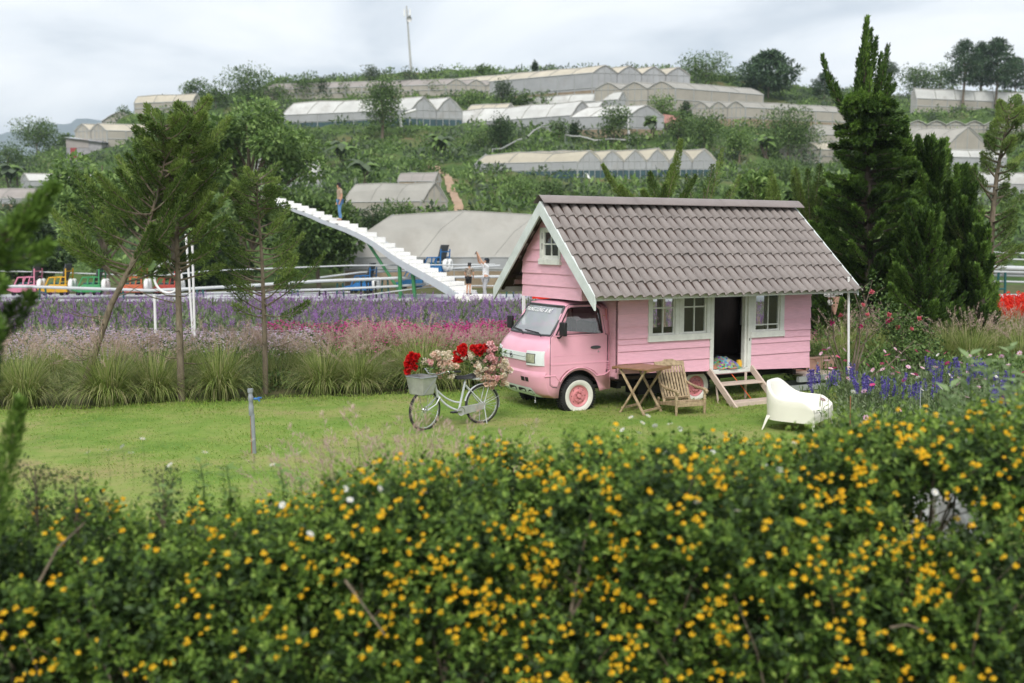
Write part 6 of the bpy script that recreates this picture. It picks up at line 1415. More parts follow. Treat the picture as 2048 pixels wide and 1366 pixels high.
def armchair():
    c = gnd(1360, 829); t = thing('slatted_armchair', 'weathered wooden slatted armchair reclining beside the brown folding table', 'chair', c + Vector((.05, .2, 0)), R(20)); t.scale = (.88, .88, .9)
    # x: across (to its right seen from front), y: to the back
    w = .25; wd = M['wood']
    mb = MB(); 
    def bk(x, f): return (x * (1 + .05 * f), .16 + .30 * f, .20 + .60 * f)
    for s in (-1, 1): mb = MB(); mb.beam(bk(s * w, -.05), bk(s * w, 1), .045, .03, (0, 1, 0)); mb.build('back_post', wd, t, 0, .005)
    mb = MB(); mb.beam(bk(-w, .05), bk(w, .05), .05, .028, (0, 1, .5)); mb.build('bottom_rail', wd, t, 0, .004)
    mb = MB(); top = [(-w - .03, .92), (-w - .03, 1.04), (-.14, 1.05), (-.08, 1.10), (.08, 1.10), (.14, 1.05), (w + .03, 1.04), (w + .03, .92)]
    mb.prism(top, lambda p, q, t_: tuple(Vector(bk(p, q)) + Vector((0, t_ * .9, -t_ * .45))), -.016, .016); mb.build('crest_rail', wd, t, 0, .004)
    for k in range(8): x = -w + .055 + k * (2 * w - .11) / 7; mb = MB(); mb.beam(bk(x, .07), bk(x, .95), .036, .014, (0, 1, 0)); mb.build('back_slat', wd, t)
    for k in range(6): mb = MB(); mb.box((0, -.28 + .075 * k, .235 - .01 * k), (.50, .058, .018)); mb.build('seat_slat', wd, t)
    mb = MB(); mb.bb((-.25, -.335, .15), (.25, -.31, .225)); mb.build('front_rail', wd, t, 0, .004)
    for s in (-1, 1):
        mb = MB(); mb.beam((s * .255, -.30, .20), (s * .26, .40, .12), .028, .055); mb.build('side_rail', wd, t)
        mb = MB(); mb.lathe([(.018, 0), (.024, .1), (.028, .2), (.026, .25), (.034, .27), (.022, .29), (.03, .33), (.020, .36), (.026, .40)], (s * .275, -.32, 0), (0, 0, 1), 10); mb.build('front_leg', wd, t, 50)
        mb = MB(); mb.beam((s * .255, .34, .22), (s * .26, .46, 0), .03, .05, (0, 1, 0)); mb.build('rear_leg', wd, t)
        arm = [(s * .262, .335, .50), (s * .285, .2, .455), (s * .295, .0, .425), (s * .29, -.2, .425), (s * .285, -.34, .42), (s * .28, -.39, .395), (s * .278, -.375, .37)]
        mb = MB(); mb.tube([Vector(q) for q in arm], [.018, .022, .026, .028, .032, .03, .018], 8); mb.build('arm', wd, t, 60)
armchair()
def tub_chair():
    c = (gnd(1522, 863) + gnd(1667, 852)) / 2; t = thing('tub_armchair', 'cream white moulded plastic tub armchair on the lawn behind the yellow flowers', 'chair', c, R(-36)); t.scale = (1, 1, .92)
    # x forward, y to the far side
    wx, wy = .40, .40; N = 26; mb = MB()
    ph = np.linspace(-1, 1, 33)                                               # round the back, open to the front
    def ring_(s, k, zf):
        o = []
        for p in ph:
            q = abs(p); sg = 1 if p > 0 else -1
            if q < .55: g = q / .55 * math.pi / 2; X = -.04 - wx * .9 * s * math.cos(g) ** .75; Y = wy * s * math.sin(g) ** .75
            else: f = (q - .55) / .45; X = -.04 + f * (.40 - (1 - s) * .1); Y = wy * s * (1 - .03 * f)
            o.append((X + k, Y * sg, zf(p)))
        return o
    def rim(p): f = abs(p); b = 0.5 + .5 * math.cos(math.pi * min(1, max(0, (f - .10) / .46))); return .50 + .235 * b - max(0, f - .80) ** 1.6 * 1.5
    seat = .33
    rows = [ring_(1.0, 0, lambda p: .165), ring_(1.0, 0, lambda p: .24), ring_(1.01, -.005, lambda p: .4 * rim(p) + .18), ring_(1.02, -.012, lambda p: rim(p) - .03), ring_(1.0, -.012, lambda p: rim(p) - .006), ring_(.97, -.008, lambda p: rim(p)), ring_(.935, -.002, lambda p: rim(p) - .008), ring_(.90, .01, lambda p: rim(p) - .05), ring_(.84, .02, lambda p: .5 * rim(p) + .5 * seat - .01), ring_(.74, .03, lambda p: seat + .04), ring_(.64, .04, lambda p: seat), ring_(.3, .06, lambda p: seat - .012)]
    mb.grid([[tuple(q) for q in r] for r in rows][::-1]); mb.add([r[0] for r in rows], [tuple(range(len(rows)))]); mb.add([r[-1] for r in rows], [tuple(range(len(rows)))[::-1]]); mb.build('shell', M['tubwhite'], t, 70)
    mb = MB(); xs = np.linspace(-.17, .34, 8); P = []
    for x in list(xs) + [.355, .362, .362, .355]:
        k = len(P); z = seat - .012 + (.012 if k > 5 else 0) if k < 8 else (seat - .012, seat - .04, .24, .165)[k - 8]; yw = .33 if k < 8 else .385; P.append([(x, y, z + .02 * (abs(y) / .33) ** 3 * (k < 8)) for y in np.linspace(-yw, yw, 9)])
    mb.grid(P[::-1]); mb.build('seat', M['tubwhite'], t, 70)
    for x, y, dx, dy in ((-.33, -.34, -.05, -.05), (-.33, .34, -.05, .05), (.33, -.35, .06, -.05), (.33, .35, .06, .05)):
        mb = MB(); a, b = Vector((x, y, .23)), Vector((x + dx, y + dy, 0)); vs = []
        for p_, w_ in ((a, .075), (a.lerp(b, .3), .045), (b, .022)):
            sx, sy = (1 if x > 0 else -1), (1 if y > 0 else -1); vs += [p_ + Vector((0, 0, 0)), p_ - Vector((sx * w_, 0, 0)), p_ - Vector((sx * w_ * .7, sy * w_ * .7, 0)), p_ - Vector((0, sy * w_, 0))]
        fs = [(i * 4 + j, i * 4 + (j + 1) % 4, (i + 1) * 4 + (j + 1) % 4, (i + 1) * 4 + j) for i in range(2) for j in range(4)] + [(8, 9, 10, 11)]; mb.add(vs, fs); mb.build('leg', M['tubwhite'], t, 40, .006)
tub_chair()
def blossom(name, r, m, n=34):
    d = rdir(n); f = rng.uniform(.35, 1, n)[:, None]
    return leaf_mesh(name, [(d * r * .35 * f, d + rng.normal(size=(n, 3)) * .35, d * .3 + rng.normal(size=(n, 3)), r * .75, r * .62, .35)], [m])
BL = {k: [blossom('blossom', r, LF[k]) for r in (.045, .055)] for k in ('silkpeach', 'silkpink', 'silkcream')}
BR = blossom('blossom', .062, LF['silkred'], 60)
def bicycle():
    p0, p1 = gnd(850, 861), gnd(964, 847); d = (p1 - p0).normalized(); ang = math.atan2(d.y, d.x); L = (p1 - p0).length
    t = thing('bicycle', 'silver white step through bicycle parked on the lawn with a steel basket', 'bicycle', p0, ang); r = .285; bk = M['bike']
    st = R(12); fd = Vector((math.cos(st), math.sin(st), 0)); ax = Vector((-math.sin(st), math.cos(st), 0))
    def wheel(c, a, nm):
        mb = MB(); mb.ring(c, r - .012, .016, a, 44, 8); w = mb.build('wheel', M['rubber'], t, 60)
        mb = MB(); mb.ring(c, r - .034, .011, a, 44, 6, 1.2); mb.build('rim', M['chrome'], w, 60)
        mb = MB(); a_ = Vector(a); e1 = Vector((0, 0, 1)); e2 = a_.cross(e1)
        for k in range(28):
            q = 2 * math.pi * k / 28; o = (e1 * math.cos(q + (.5 if k % 2 else -.5)) + e2 * math.sin(q + (.5 if k % 2 else -.5))) * .02; mb.tube([c + o + a_ * (.018 if k % 4 < 2 else -.018), c + (e1 * math.cos(q) + e2 * math.sin(q)) * (r - .036)], .0017, 3, False)
        mb.build('spoke', M['chrome'], w, kind='stuff'); mb = MB(); mb.tube([c - a_ * .045, c + a_ * .045], .02, 10); mb.ring(c, .035, .006, a_, 14, 5); mb.build('hub', M['chrome'], w, 50)
    cf, cr_ = Vector((0, 0, r)), Vector((L, 0, r)); wheel(cf, ax, 'f'); wheel(cr_, Vector((0, 1, 0)), 'r')
    bb, hd0, hd1, s0 = Vector((L * .585, 0, .225)), Vector((L * .205, 0, .50)), Vector((L * .18, 0, .60)), Vector((L * .70, 0, .635))
    mb = MB(); c1 = curve3(hd0, (L * .33, 0, .30), bb, 10); mb.tube([Vector(q) for q in c1], .0165, 8); c2 = curve3(hd1 - Vector((0, 0, .02)), (L * .38, 0, .36), bb.lerp(s0, .28), 10); mb.tube([Vector(q) for q in c2], .013, 8)
    mb.tube([bb, s0], .0165, 8); mb.tube([hd0 + Vector((.012, 0, -.04)), hd1 + Vector((-.005, 0, .03))], .02, 10)
    for s in (-1, 1): mb.tube([bb + Vector((0, s * .03, 0)), cr_ + Vector((0, s * .05, 0))], .009, 6); mb.tube([s0 + Vector((0, s * .015, -.05)), cr_ + Vector((0, s * .055, 0))], .008, 6)
    mb.ring(bb, .0, .03, (0, 1, 0), 10, 8); mb.build('frame', bk, t, 60)
    mb = MB()
    for s in (-1, 1): mb.tube([hd0 + Vector((.02, 0, -.05)) + ax * (s * .035), Vector((L * .15, 0, .36)) + ax * (s * .05), cf + ax * (s * .05)], .010, 6)
    mb.tube([hd0 + Vector((.02, 0, -.05)) - ax * .04, hd0 + Vector((.02, 0, -.05)) + ax * .04], .014, 6); mb.build('fork', bk, t, 60)
    sb = Vector((L * .15, 0, .78)); mb = MB(); mb.tube([hd1, sb], .012, 8); mb.tube([sb - ax * .0, sb + ax * .10, sb + ax * .23 + fd * .05 + Vector((0, 0, .05)), sb + ax * .27 + fd * .16 + Vector((0, 0, .04))], .010, 7); mb.tube([sb, sb - ax * .10, sb - ax * .23 + fd * .05 + Vector((0, 0, .05)), sb - ax * .27 + fd * .16 + Vector((0, 0, .04))], .010, 7); hb = mb.build('handlebar', M['chrome'], t, 60)
    for s in (-1, 1):
        mb = MB(); mb.tube([sb + ax * (s * .268) + fd * .14 + Vector((0, 0, .041)), sb + ax * (s * .275) + fd * .26 + Vector((0, 0, .035))], .017, 8); mb.build('grip', M['black'], hb, 60)
        mb = MB(); mb.tube([sb + ax * (s * .26) + fd * .06 + Vector((0, 0, .04)), sb + ax * (s * .22) + fd * .16 - Vector((0, 0, .0))], .006, 5); mb.build('brake_lever', M['chrome'], hb)
    mb = MB(); mb.tube([s0, Vector((L * .715, 0, .70))], .013, 8); mb.build('seat_post', M['chrome'], t)
    sad = [[(L * .715 + x, y * w_ * s_, .725 + h_ - dn) for y, dn in ((-1, .05), (-.85, .012), (-.4, 0), (0, -.004), (.4, 0), (.85, .012), (1, .05))] for x, w_, h_, s_ in ((-.17, .03, .0, .8), (-.10, .035, .0, 1), (-.02, .05, -.004, 1), (.05, .085, .004, 1), (.10, .095, .014, 1), (.125, .07, .01, 1))]
    mb = MB(); mb.grid(sad[::-1]); mb.grid([[(q[0], q[1] * .9, .69) for q in r_] for r_ in sad]); mb.build('saddle', M['black'], t, 60)
    for c, a, lo, hi in ((cf, ax, .75, 2.2), (cr_, Vector((0, 1, 0)), -.25, 2.9)):
        e2 = a.cross(Vector((0, 0, 1))); e2 = e2 if e2.x > 0 else -e2; P = []
        for q in np.linspace(lo, hi, 18): dd = e2 * math.cos(q) + Vector((0, 0, 1)) * math.sin(q); P.append([c + dd * (r + .018 - abs(k) * .008) + a * (k * .022) for k in (-1, -.5, 0, .5, 1)])
        if c is cf: continue
        mb = MB(); mb.grid(P); mb.build('mudguard', bk, t, 60)
    mb = MB()
    for s in (-1, 1): mb.tube([cr_ + Vector((0, s * .05, 0)), cr_ + Vector((math.cos(.35) * (r + .015), s * .03, math.sin(.35) * (r + .015)))], .003, 4); mb.tube([cr_ + Vector((0, s * .05, 0)), cr_ + Vector((.12, s * .06, .38))], .006, 5); mb.tube([cr_ + Vector((0, s * .055, 0)), cr_ + Vector((.02, s * .1, -r + .01))], .008, 5)
    mb.bb((L * .80, -.06, .655), (L + .22, .06, .672)); mb.build('rear_rack', bk, t)
    cr2 = bb + Vector((0, -.05, 0)); mb = MB(); mb.prism([(L * .585 + .06 * math.cos(q), .225 + .062 * math.sin(q)) for q in np.linspace(math.pi * .5, math.pi * 1.5, 9)] + [(L + .02, .225), (L + .03, .30), (L, .315)], lambda p, q, t_: (p, t_, q), -.062, -.04); mb.build('chain_guard', M['galv'], t, 0, .004)
    mb = MB(); mb.ring(cr2 + Vector((0, -.016, 0)), .058, .006, (0, 1, 0), 20, 5); mb.tube([cr2 - Vector((0, .02, 0)), cr2 + Vector((-.15, -.03, .01))], .009, 6); mb.tube([bb + Vector((0, .05, 0)), bb + Vector((.15, .07, -.02))], .009, 6); mb.build('crank', M['chrome'], t, 60)
    for q in (cr2 + Vector((-.155, -.07, .01)), bb + Vector((.155, .11, -.02))): mb = MB(); mb.box(q, (.085, .075, .024)); mb.build('pedal', M['black'], t, 0, .006)
    # steel basket
    bc = Vector((-.05, 0, .62)); mb = MB(); rows = []
    for z, sx, sy in ((-.10, .105, .125), (-.095, .12, .14), (.02, .135, .16), (.135, .15, .18), (.145, .155, .185)):
        rows.append([bc + fd * (x * sx) + ax * (y * sy) + Vector((0, 0, z)) for x, y in ((-1, -.8), (-.8, -1), (0, -1), (.8, -1), (1, -.8), (1, 0), (1, .8), (.8, 1), (0, 1), (-.8, 1), (-1, .8), (-1, 0))])
    mb.grid(rows, True); mb.add(rows[0], [tuple(range(12))]); b_ = mb.build('basket', M['galv'], t, 40); so = b_.modifiers.new('s', 'SOLIDIFY'); so.thickness = .006
    mb = MB(); mb.tube(rows[4] + rows[4][:2], .007, 5, False); a1, a2 = rows[1][1], rows[3][3]; mb.tube([a1 - ax * .004, a2 - ax * .004], .003, 4); mb.build('basket_wire', M['pvc'], b_)
    mb = MB(); mb.tube([bc + Vector((.02, 0, -.1)) + ax * .09, cf + ax * .055], .005, 5); mb.tube([bc + Vector((.02, 0, -.1)) - ax * .09, cf - ax * .055], .005, 5); mb.build('basket_stay', M['chrome'], t)
    # --- bouquets (things of their own)
    def place(T_, me, px, py, Y, s=1.0): p = at(px, py, Y); inst('blossom', me, p - T_.location, (rng.uniform(0, 6), rng.uniform(0, 6), 0), (s,) * 3, T_)
    Yb = p0.y; G = 'silk flower arrangements on the bicycle'
    T1 = thing('red_flower_ball', 'round red silk flower ball sticking out of the front of the bicycle basket', 'flowers', at(821, 722, Yb + .02), 0, G)
    for _ in range(16): place(T1, BR, 821 + rng.normal() * 5.5 + 0, 722 + rng.normal() * 7.5, Yb + rng.normal() * .045)
    T2 = thing('peach_flower_bunch', 'peach and cream silk flower bunch spilling over the back of the bicycle basket', 'flowers', at(880, 730, Yb + .05), 0, G)
    pk, cm, ph_ = BL['silkpink'], BL['silkcream'], BL['silkpeach']
    for (x, y, sx, sy, n, kinds) in ((872, 711, 10, 6, 9, (cm, ph_)), (893, 712, 9, 6, 7, (cm,)), (862, 725, 6, 5, 5, (ph_, pk)), (884, 728, 9, 7, 10, (ph_, cm)), (903, 732, 9, 6, 8, (ph_, cm)), (884, 744, 7, 6, 8, (ph_,)), (898, 750, 9, 4, 5, (cm,)), (850, 724, 7, 4, 3, (cm,))):
        for _ in range(n): k = kinds[int(rng.integers(len(kinds)))]; place(T2, k[int(rng.integers(2))], x + rng.normal() * sx * .6, y + rng.normal() * sy * .6, Yb + .05 + rng.normal() * .05, rng.uniform(.7, 1.05))
    Yr = p1.y
    T3 = thing('red_flower_pair', 'two red silk flower balls above the bicycle saddle', 'flowers', at(935, 705, Yr), 0, G)
    for (x, y, n) in ((926, 700, 12), (958, 698, 14), (918, 718, 4)):
        for _ in range(n): place(T3, BR, x + rng.normal() * 6, y + rng.normal() * 4.5, Yr - .02 + rng.normal() * .04)
    T4 = thing('rear_flower_cascade', 'large pink and peach silk flower cascade over the rear wheel of the bicycle', 'flowers', at(985, 735, Yr), 0, G)
    for (x, y, sx, sy, n, kinds) in ((920, 707, 7, 6, 7, (BL['silkcream'],)), (940, 714, 10, 5, 10, (cm,)), (985, 697, 9, 5, 11, (pk,)), (983, 690, 4, 4, 4, (pk,)), (978, 712, 9, 6, 14, (pk,)), (992, 722, 9, 7, 16, (pk,)), (985, 738, 9, 8, 16, (pk, ph_)), (1005, 730, 8, 8, 14, (cm,)), (1012, 742, 6, 9, 12, (cm, ph_)), (955, 742, 9, 8, 14, (ph_, cm)), (968, 755, 9, 6, 12, (ph_, cm)), (990, 757, 9, 7, 14, (ph_, pk)), (1008, 762, 8, 6, 9, (cm, ph_)), (982, 770, 10, 4, 9, (ph_,)), (960, 728, 8, 6, 8, (cm,))):
        for _ in range(n): k = kinds[int(rng.integers(len(kinds)))]; place(T4, k[int(rng.integers(2))], x + rng.normal() * sx * .7, y + rng.normal() * sy * .7, Yr + rng.normal() * .07, rng.uniform(.65, 1.0))
    for T_, cl in ((T2, ((842, 728), (870, 736), (890, 738))), (T4, ((960, 720), (968, 728), (952, 735), (1000, 706), (1003, 750), (985, 748), (940, 725), (972, 705)))):
        st_ = []
        for x, y in cl: p = at(x, y, Yr if T_ is T4 else Yb); st_.append(blob_leaves(tuple(p - T_.location), (.08, .07, .07), 34, .075, .2, .3, .4))
        link(bpy.data.objects.new('greenery', leaf_mesh('greenery', [cat5(st_)], [LF['mid']])), T_)
bicycle()
def standpipe():
    p = gnd(509, 908); t = thing('standpipe', 'grey garden water pipe with a small blue tap standing in the lawn', 'water pipe', p); ln = Vector((-.02, 0, 0))
    mb = MB(); mb.tube([(0, 0, -.05), (-.012, 0, .5)], .025, 12); mb.build('pipe', M['pvc'], t, 60)
    mb = MB(); mb.tube([(-.026, .012, -.02), (-.030, .012, .28)], .016, 8); mb.tube([(-.03, .012, .28), (-.034, .010, .5)], .014, 8); mb.build('support_stake', M['rust'], t, 60)
    mb = MB(); mb.lathe([(.025, .48), (.031, .49), (.031, .60), (.027, .61), (.027, .66), (.032, .67), (.032, .72), (.025, .73), (.025, .76), (.034, .77), (.034, .815), (0, .815)], (-.015, 0, 0), (-.02, 0, 1), 14); mb.build('coupling', M['pvc'], t, 40)
    mb = MB(); mb.tube([(.01, 0, .69), (.075, -.01, .69)], .013, 8); mb.box((.085, -.01, .705), (.05, .022, .014)); mb.tube([(.07, -.01, .69), (.08, -.01, .66)], .010, 8); mb.build('tap', M['bluepl'], t, 0)
standpipe()
def post(label, px, pt, pb, Y, r, z0=None, m='whitepaint', nm='white_post', extra=None, pxt=None):
    r *= .46; a = at(px, pb, Y); a.z = max(a.z, 0) if z0 is None else z0; b = at(pxt or px, pt, Y); t = thing(nm, label, 'post', a); mb = MB(); mb.tube([(0, 0, -.1), b - a], r, 10); mb.build('shaft', M[m], t, 60)
    mb = MB(); mb.tube([b - a, b - a + Vector((0, 0, .02))], r * 1.25, 10); mb.build('cap', M[m], t, 60); return t
post('thin white steel post standing at the rear corner of the cottage roof', 1697, 556, 800, 16.9, .045)
post('thin white post behind the pink cab roof', 1046, 560, 660, 21.5, .05)
post('white post in the flower bed left of the straight sapling', 312, 590, 692, 24.0, .07, pxt=309)
post('left one of the white post pair behind the straight sapling', 386, 470, 668, 24.0, .06, pxt=372); post('right one of the white post pair behind the straight sapling', 390, 470, 684, 23.4, .06, pxt=384)
post('small grey lamp stake in front of the blue salvia bed', 1841, 778, 850, 12.6, .012, 0, 'greywood', 'garden_stake')
post('short brown stake in the cosmos bed', 1701, 795, 860, 12.6, .014, 0, 'rust', 'garden_stake'); post('short brown stake at the left of the lilac flower bed', 206, 640, 700, 22.5, .03, 0, 'greywood', 'garden_stake')
def hoop():
    c = at(336, 556, 24.0); t = thing('white_hoop', 'white hanging hoop among the saplings beside the white posts', 'hoop', c); mb = MB(); mb.ring((0, 0, 0), .36, .03, (.2, 1, 0), 30, 8); mb.build('ring', M['whitepaint'], t, 60)
    mb = MB(); mb.tube([(0, 0, .36), (.05, 0, .8)], .01, 5); mb.build('hanger', M['whitepaint'], t)
hoop()
def pale_panel():
    c = at(1905, 1040, 7.95); t = thing('white_tarpaulin', 'crumpled white sheet glimpsed through twigs in a gap of the hedge', 'sheet', (c.x, c.y, c.z))
    P = [[((i / 10 - .5) * .62, .05 * math.sin(i * 1.3 + j) + .12 * (j / 6), (j / 6 - .5) * .42 * (1 - .35 * abs(i / 10 - .45)) + .015 * math.sin(i * 2.1 + j * 1.7)) for i in range(11)] for j in range(7)]
    mb = MB(); mb.grid(P); mb.grid([[(a, b + .02, c_) for a, b, c_ in r_] for r_ in P][::-1]); mb.build('sheet', M['whitepaint'], t, 60)
pale_panel()
def flower_cone():
    p = at(1668, 600, 18.6); t = thing('flower_cone', 'tan cone holding white blossoms hanging among the roses', 'ornament', p); mb = MB(); mb.lathe([(.015, -.27), (.05, -.16), (.105, .05), (.11, .06)], (0, 0, 0), (-.08, 0, 1), 16); mb.build('cone', M['terracotta'], t, 60)
    w = blossom('blossom', .06, LF['white'])
    for _ in range(12): inst('blossom', w, (rng.normal() * .08, rng.normal() * .05, .12 + rng.normal() * .07), (rng.uniform(0, 6), 0, 0), parent=t)
flower_cone()
# ------------------------------------------------------------ staircase, people, rides
SL = [(918, 582), (908, 573), (898, 564), (882, 555), (866, 546), (850, 537), (833, 528), (818, 520), (804, 512), (791, 504), (779, 496), (765, 486), (747, 474), (730, 464), (711, 455), (693, 447), (676, 441), (658, 435), (641, 429), (625, 422), (609, 416), (594, 411), (580, 406), (565, 401), (550, 396), (536, 391)]
def staircase():
    n = len(SL); ys = 41.0 + 5.6 * (np.arange(n) / (n - 1)) ** 1.05; Lp = [at(x, y, Y) for (x, y), Y in zip(SL, ys)]
    t = thing('stairway', 'white open air staircase curving up into nothing beside the trees', 'staircase', (Lp[0].x, Lp[0].y, 0)); o = Vector((Lp[0].x, Lp[0].y, 0)); rt = []
    for i in range(n):
        d = Lp[min(i + 1, n - 1)] - Lp[max(i - 1, 0)]; d.z = 0; d.normalize(); w = 1.05 - .35 * i / n; rt.append(Vector((d.y, -d.x, 0)) * w)
    for i in range(n):
        d = (Lp[i + 1] - Lp[i]) if i < n - 1 else (Lp[i] - Lp[i - 1]); run = Vector((d.x, d.y, 0)); z1 = Lp[i].z; z0 = Lp[i - 1].z + .012 if i else z1 - .2
        a = Vector((Lp[i].x, Lp[i].y, 0)) - o; b = a + rt[i]; c = b + run * 1.0; e_ = a + run * 1.0; mb = MB()
        vs = [Vector((q.x, q.y, z)) for z in (z0, z1) for q in (a, b, c, e_)]; mb.add(vs, [(3, 2, 1, 0), (4, 5, 6, 7), (0, 1, 5, 4), (1, 2, 6, 5), (2, 3, 7, 6), (3, 0, 4, 7)]); mb.build('step', M['treadwhite'], t)
    for s in (0, 1):
        mb = MB(); P = []
        for i in range(n):
            a = Lp[i] - o + (rt[i] * 1.012 if s else -rt[i] * .012); dep = .50 - .30 * i / n; dn = Vector((0, 0, -dep)) if i > 3 else Vector((0, 0, -min(dep, max(.06, Lp[i].z - .12)))); th = rt[i].normalized() * (.05 if s else -.05)
            lo_ = Vector((0, 0, -.19 if i > 0 else -.1)); P.append([a + lo_, a + dn + lo_ * .4, a + dn + lo_ * .4 + th, a + lo_ + th])
        mb.grid([p + p[:1] for p in P] if s else [(p + p[:1])[::-1] for p in P]); mb.add(P[0] + P[-1], [(0, 1, 2, 3), (7, 6, 5, 4)]); mb.build('stringer', M['greysteel'], t)
    z = Lp[0].z; mb = MB(); a = Lp[0] - o; mb.box((a.x + .62, a.y - .35, z - .29), (1.5, 1.0, .32)); mb.build('landing', M['treadwhite'], t)
    for (x0, y0, x1, y1, dY) in ((799, 522, 801, 602, .2), (825, 538, 830, 602, .2), (732, 480, 812, 602, .3)):
        i = min(range(n), key=lambda k: abs(SL[k][0] - x0)); Y = ys[i] + dY; mb = MB(); mb.tube([at(x0, y0, Y) - o, at(x1, y1, Y - (.6 if x0 == 732 else 0)) - o], .085 if x0 != 732 else .07, 10); mb.build('support_post', M['greenpost'], t, 60)
    return Lp, rt, ys
LP, RT, YS = staircase()
def skin_obj(name, parent, V, E_, Rd, m, lv=2):
    me = bpy.data.meshes.new(name); me.from_pydata([tuple(v) for v in V], E_, []); o = bpy.data.objects.new('tmp', me); COL.objects.link(o); sm = o.modifiers.new('s', 'SKIN'); sm.use_smooth_shade = True
    for i, r in enumerate(Rd): me.skin_vertices[0].data[i].radius = (r, r) if isinstance(r, (int, float)) else r
    me.skin_vertices[0].data[0].use_root = True; o.modifiers.new('d', 'SUBSURF').levels = lv; bpy.context.view_layer.update()
    nm = bpy.data.meshes.new_from_object(o.evaluated_get(bpy.context.evaluated_depsgraph_get())); bpy.data.objects.remove(o); nm.name = name; nm.materials.clear(); nm.materials.append(m)
    return link(bpy.data.objects.new(name, nm), parent)
def cloth(nm, c, v=.1, sc=8, c2=None): return mat(nm, c, .85, v, sc, .2, 60, col2=c2)
def person(label, loc, rz, h, arms, shirt, legs, hair, shoes, shorts=False, cap=None, lean=0.0, look=(0, 0), group=None, sit=0):
    """faces local -y. arms: {side: (elbow, wrist)} in standing metres for a 1.7 m figure"""
    k = h / 1.7; t = thing('person', label, 'person', loc, rz, group); v = {}
    f = lambda x, y, z: Vector((x, y - lean * max(0, z - .9), z)) * k
    v['pel'] = f(0, 0, .93); v['waist'] = f(0, 0, 1.08); v['chest'] = f(0, .01, 1.27); v['neck'] = f(0, .015, 1.43); v['jaw'] = f(look[0] * .3, -.02 + look[1] * .2, 1.50); v['head'] = f(look[0] * .5, -.005 + look[1] * .5, 1.585); v['crown'] = f(look[0] * .6, .01 + look[1], 1.655); v['nose'] = f(look[0] * .5, -.105 + look[1] * .3, 1.56 - look[1] * .6)
    rad = {'pel': .125, 'waist': .115, 'chest': .13, 'neck': .052, 'jaw': .066, 'head': .084, 'crown': .055, 'nose': .014}; E_ = [('pel', 'waist'), ('waist', 'chest'), ('chest', 'neck'), ('neck', 'jaw'), ('jaw', 'head'), ('head', 'crown'), ('head', 'nose')]
    def jt(n_, p, r, par): v[n_] = p; rad[n_] = r; E_.append((par, n_))
    for s, sd in ((-1, 'l'), (1, 'r')):
        jt('sh' + sd, f(s * .17, .01, 1.375), .062, 'chest'); el, wr = arms[sd]; jt('el' + sd, f(*el), .042, 'sh' + sd); jt('wr' + sd, f(*wr), .028, 'el' + sd); dr = (Vector(wr) - Vector(el)).normalized(); hd = Vector(wr) + dr * .07; jt('hd' + sd, f(*hd), (.036, .022), 'wr' + sd)
        sd_ = dr.orthogonal().normalized()
        for i in range(4): a_ = hd + dr * (.07 + .012 * (1.5 - abs(i - 1.5))) + sd_ * ((i - 1.5) * .018) + Vector((0, -.015, 0)); jt('f%d' % i + sd, f(*a_), .0085, 'hd' + sd)
        jt('th' + sd, f(*(Vector(wr) + dr * .07 + sd_ * .05)), .010, 'hd' + sd)
        jt('hip' + sd, f(s * .085, 0, .88), .09, 'pel'); jt('kn' + sd, f(s * .09, -.015 + (-.06 if s > 0 else 0), .49), .058, 'hip' + sd); jt('an' + sd, f(s * .095, .03 - (.03 if s > 0 else 0), .09), .038, 'kn' + sd); jt('to' + sd, f(s * .105, -.12, .035), .035, 'an' + sd)
    names = list(v); ix = {n_: i for i, n_ in enumerate(names)}
    skin_obj('body', t, [v[n_] for n_ in names], [(ix[a], ix[b]) for a, b in E_], [(r * k if not isinstance(r, tuple) else (r[0] * k, r[1] * k)) for r in (rad[n_] for n_ in names)], M['skin'])
    def sub(nm, path, m, lv=2): nn = list(dict.fromkeys([q for e_ in path for q in e_[:2]])); sx = {q: i for i, q in enumerate(nn)}; return skin_obj(nm, t, [v2[q] for q in nn], [(sx[a], sx[b]) for a, b in path], [r2[q] for q in nn], m, lv)
    v2 = dict(v); r2 = {n_: (rad[n_] if not isinstance(rad[n_], tuple) else rad[n_][0]) * k for n_ in names}
    for q, r in (('pel', .142), ('waist', .135), ('chest', .148), ('shl', .076), ('shr', .076)): r2[q] = r * k
    v2['nk'] = v['chest'].lerp(v['neck'], .62); r2['nk'] = .08 * k
    for sd in 'lr': v2['sl' + sd] = v['sh' + sd].lerp(v['el' + sd], .75); r2['sl' + sd] = .062 * k
    v2['hem'] = v['pel'] - Vector((0, 0, .03 * k)); r2['hem'] = .138 * k
    sub('shirt', [('waist', 'chest'), ('waist', 'pel'), ('chest', 'nk'), ('chest', 'shl'), ('chest', 'shr'), ('shl', 'sll'), ('shr', 'slr')], shirt)
    v2['pe2'] = v['pel'] - Vector((0, 0, .0)); r2['pe2'] = .132 * k
    for sd in 'lr':
        r2['hip' + sd] = .104 * k; r2['kn' + sd] = (.07 if not shorts else .085) * k; v2['cu' + sd] = v['an' + sd] + Vector((0, 0, .0)); r2['cu' + sd] = .062 * k; v2['km' + sd] = v['hip' + sd].lerp(v['kn' + sd], .85); r2['km' + sd] = .09 * k
    lp = [('pe2', 'hipl'), ('pe2', 'hipr')] + ([('hipl', 'kml'), ('hipr', 'kmr')] if shorts else [('hipl', 'knl'), ('hipr', 'knr'), ('knl', 'cul'), ('knr', 'cur')]); sub('shorts' if shorts else 'trousers', lp, legs)
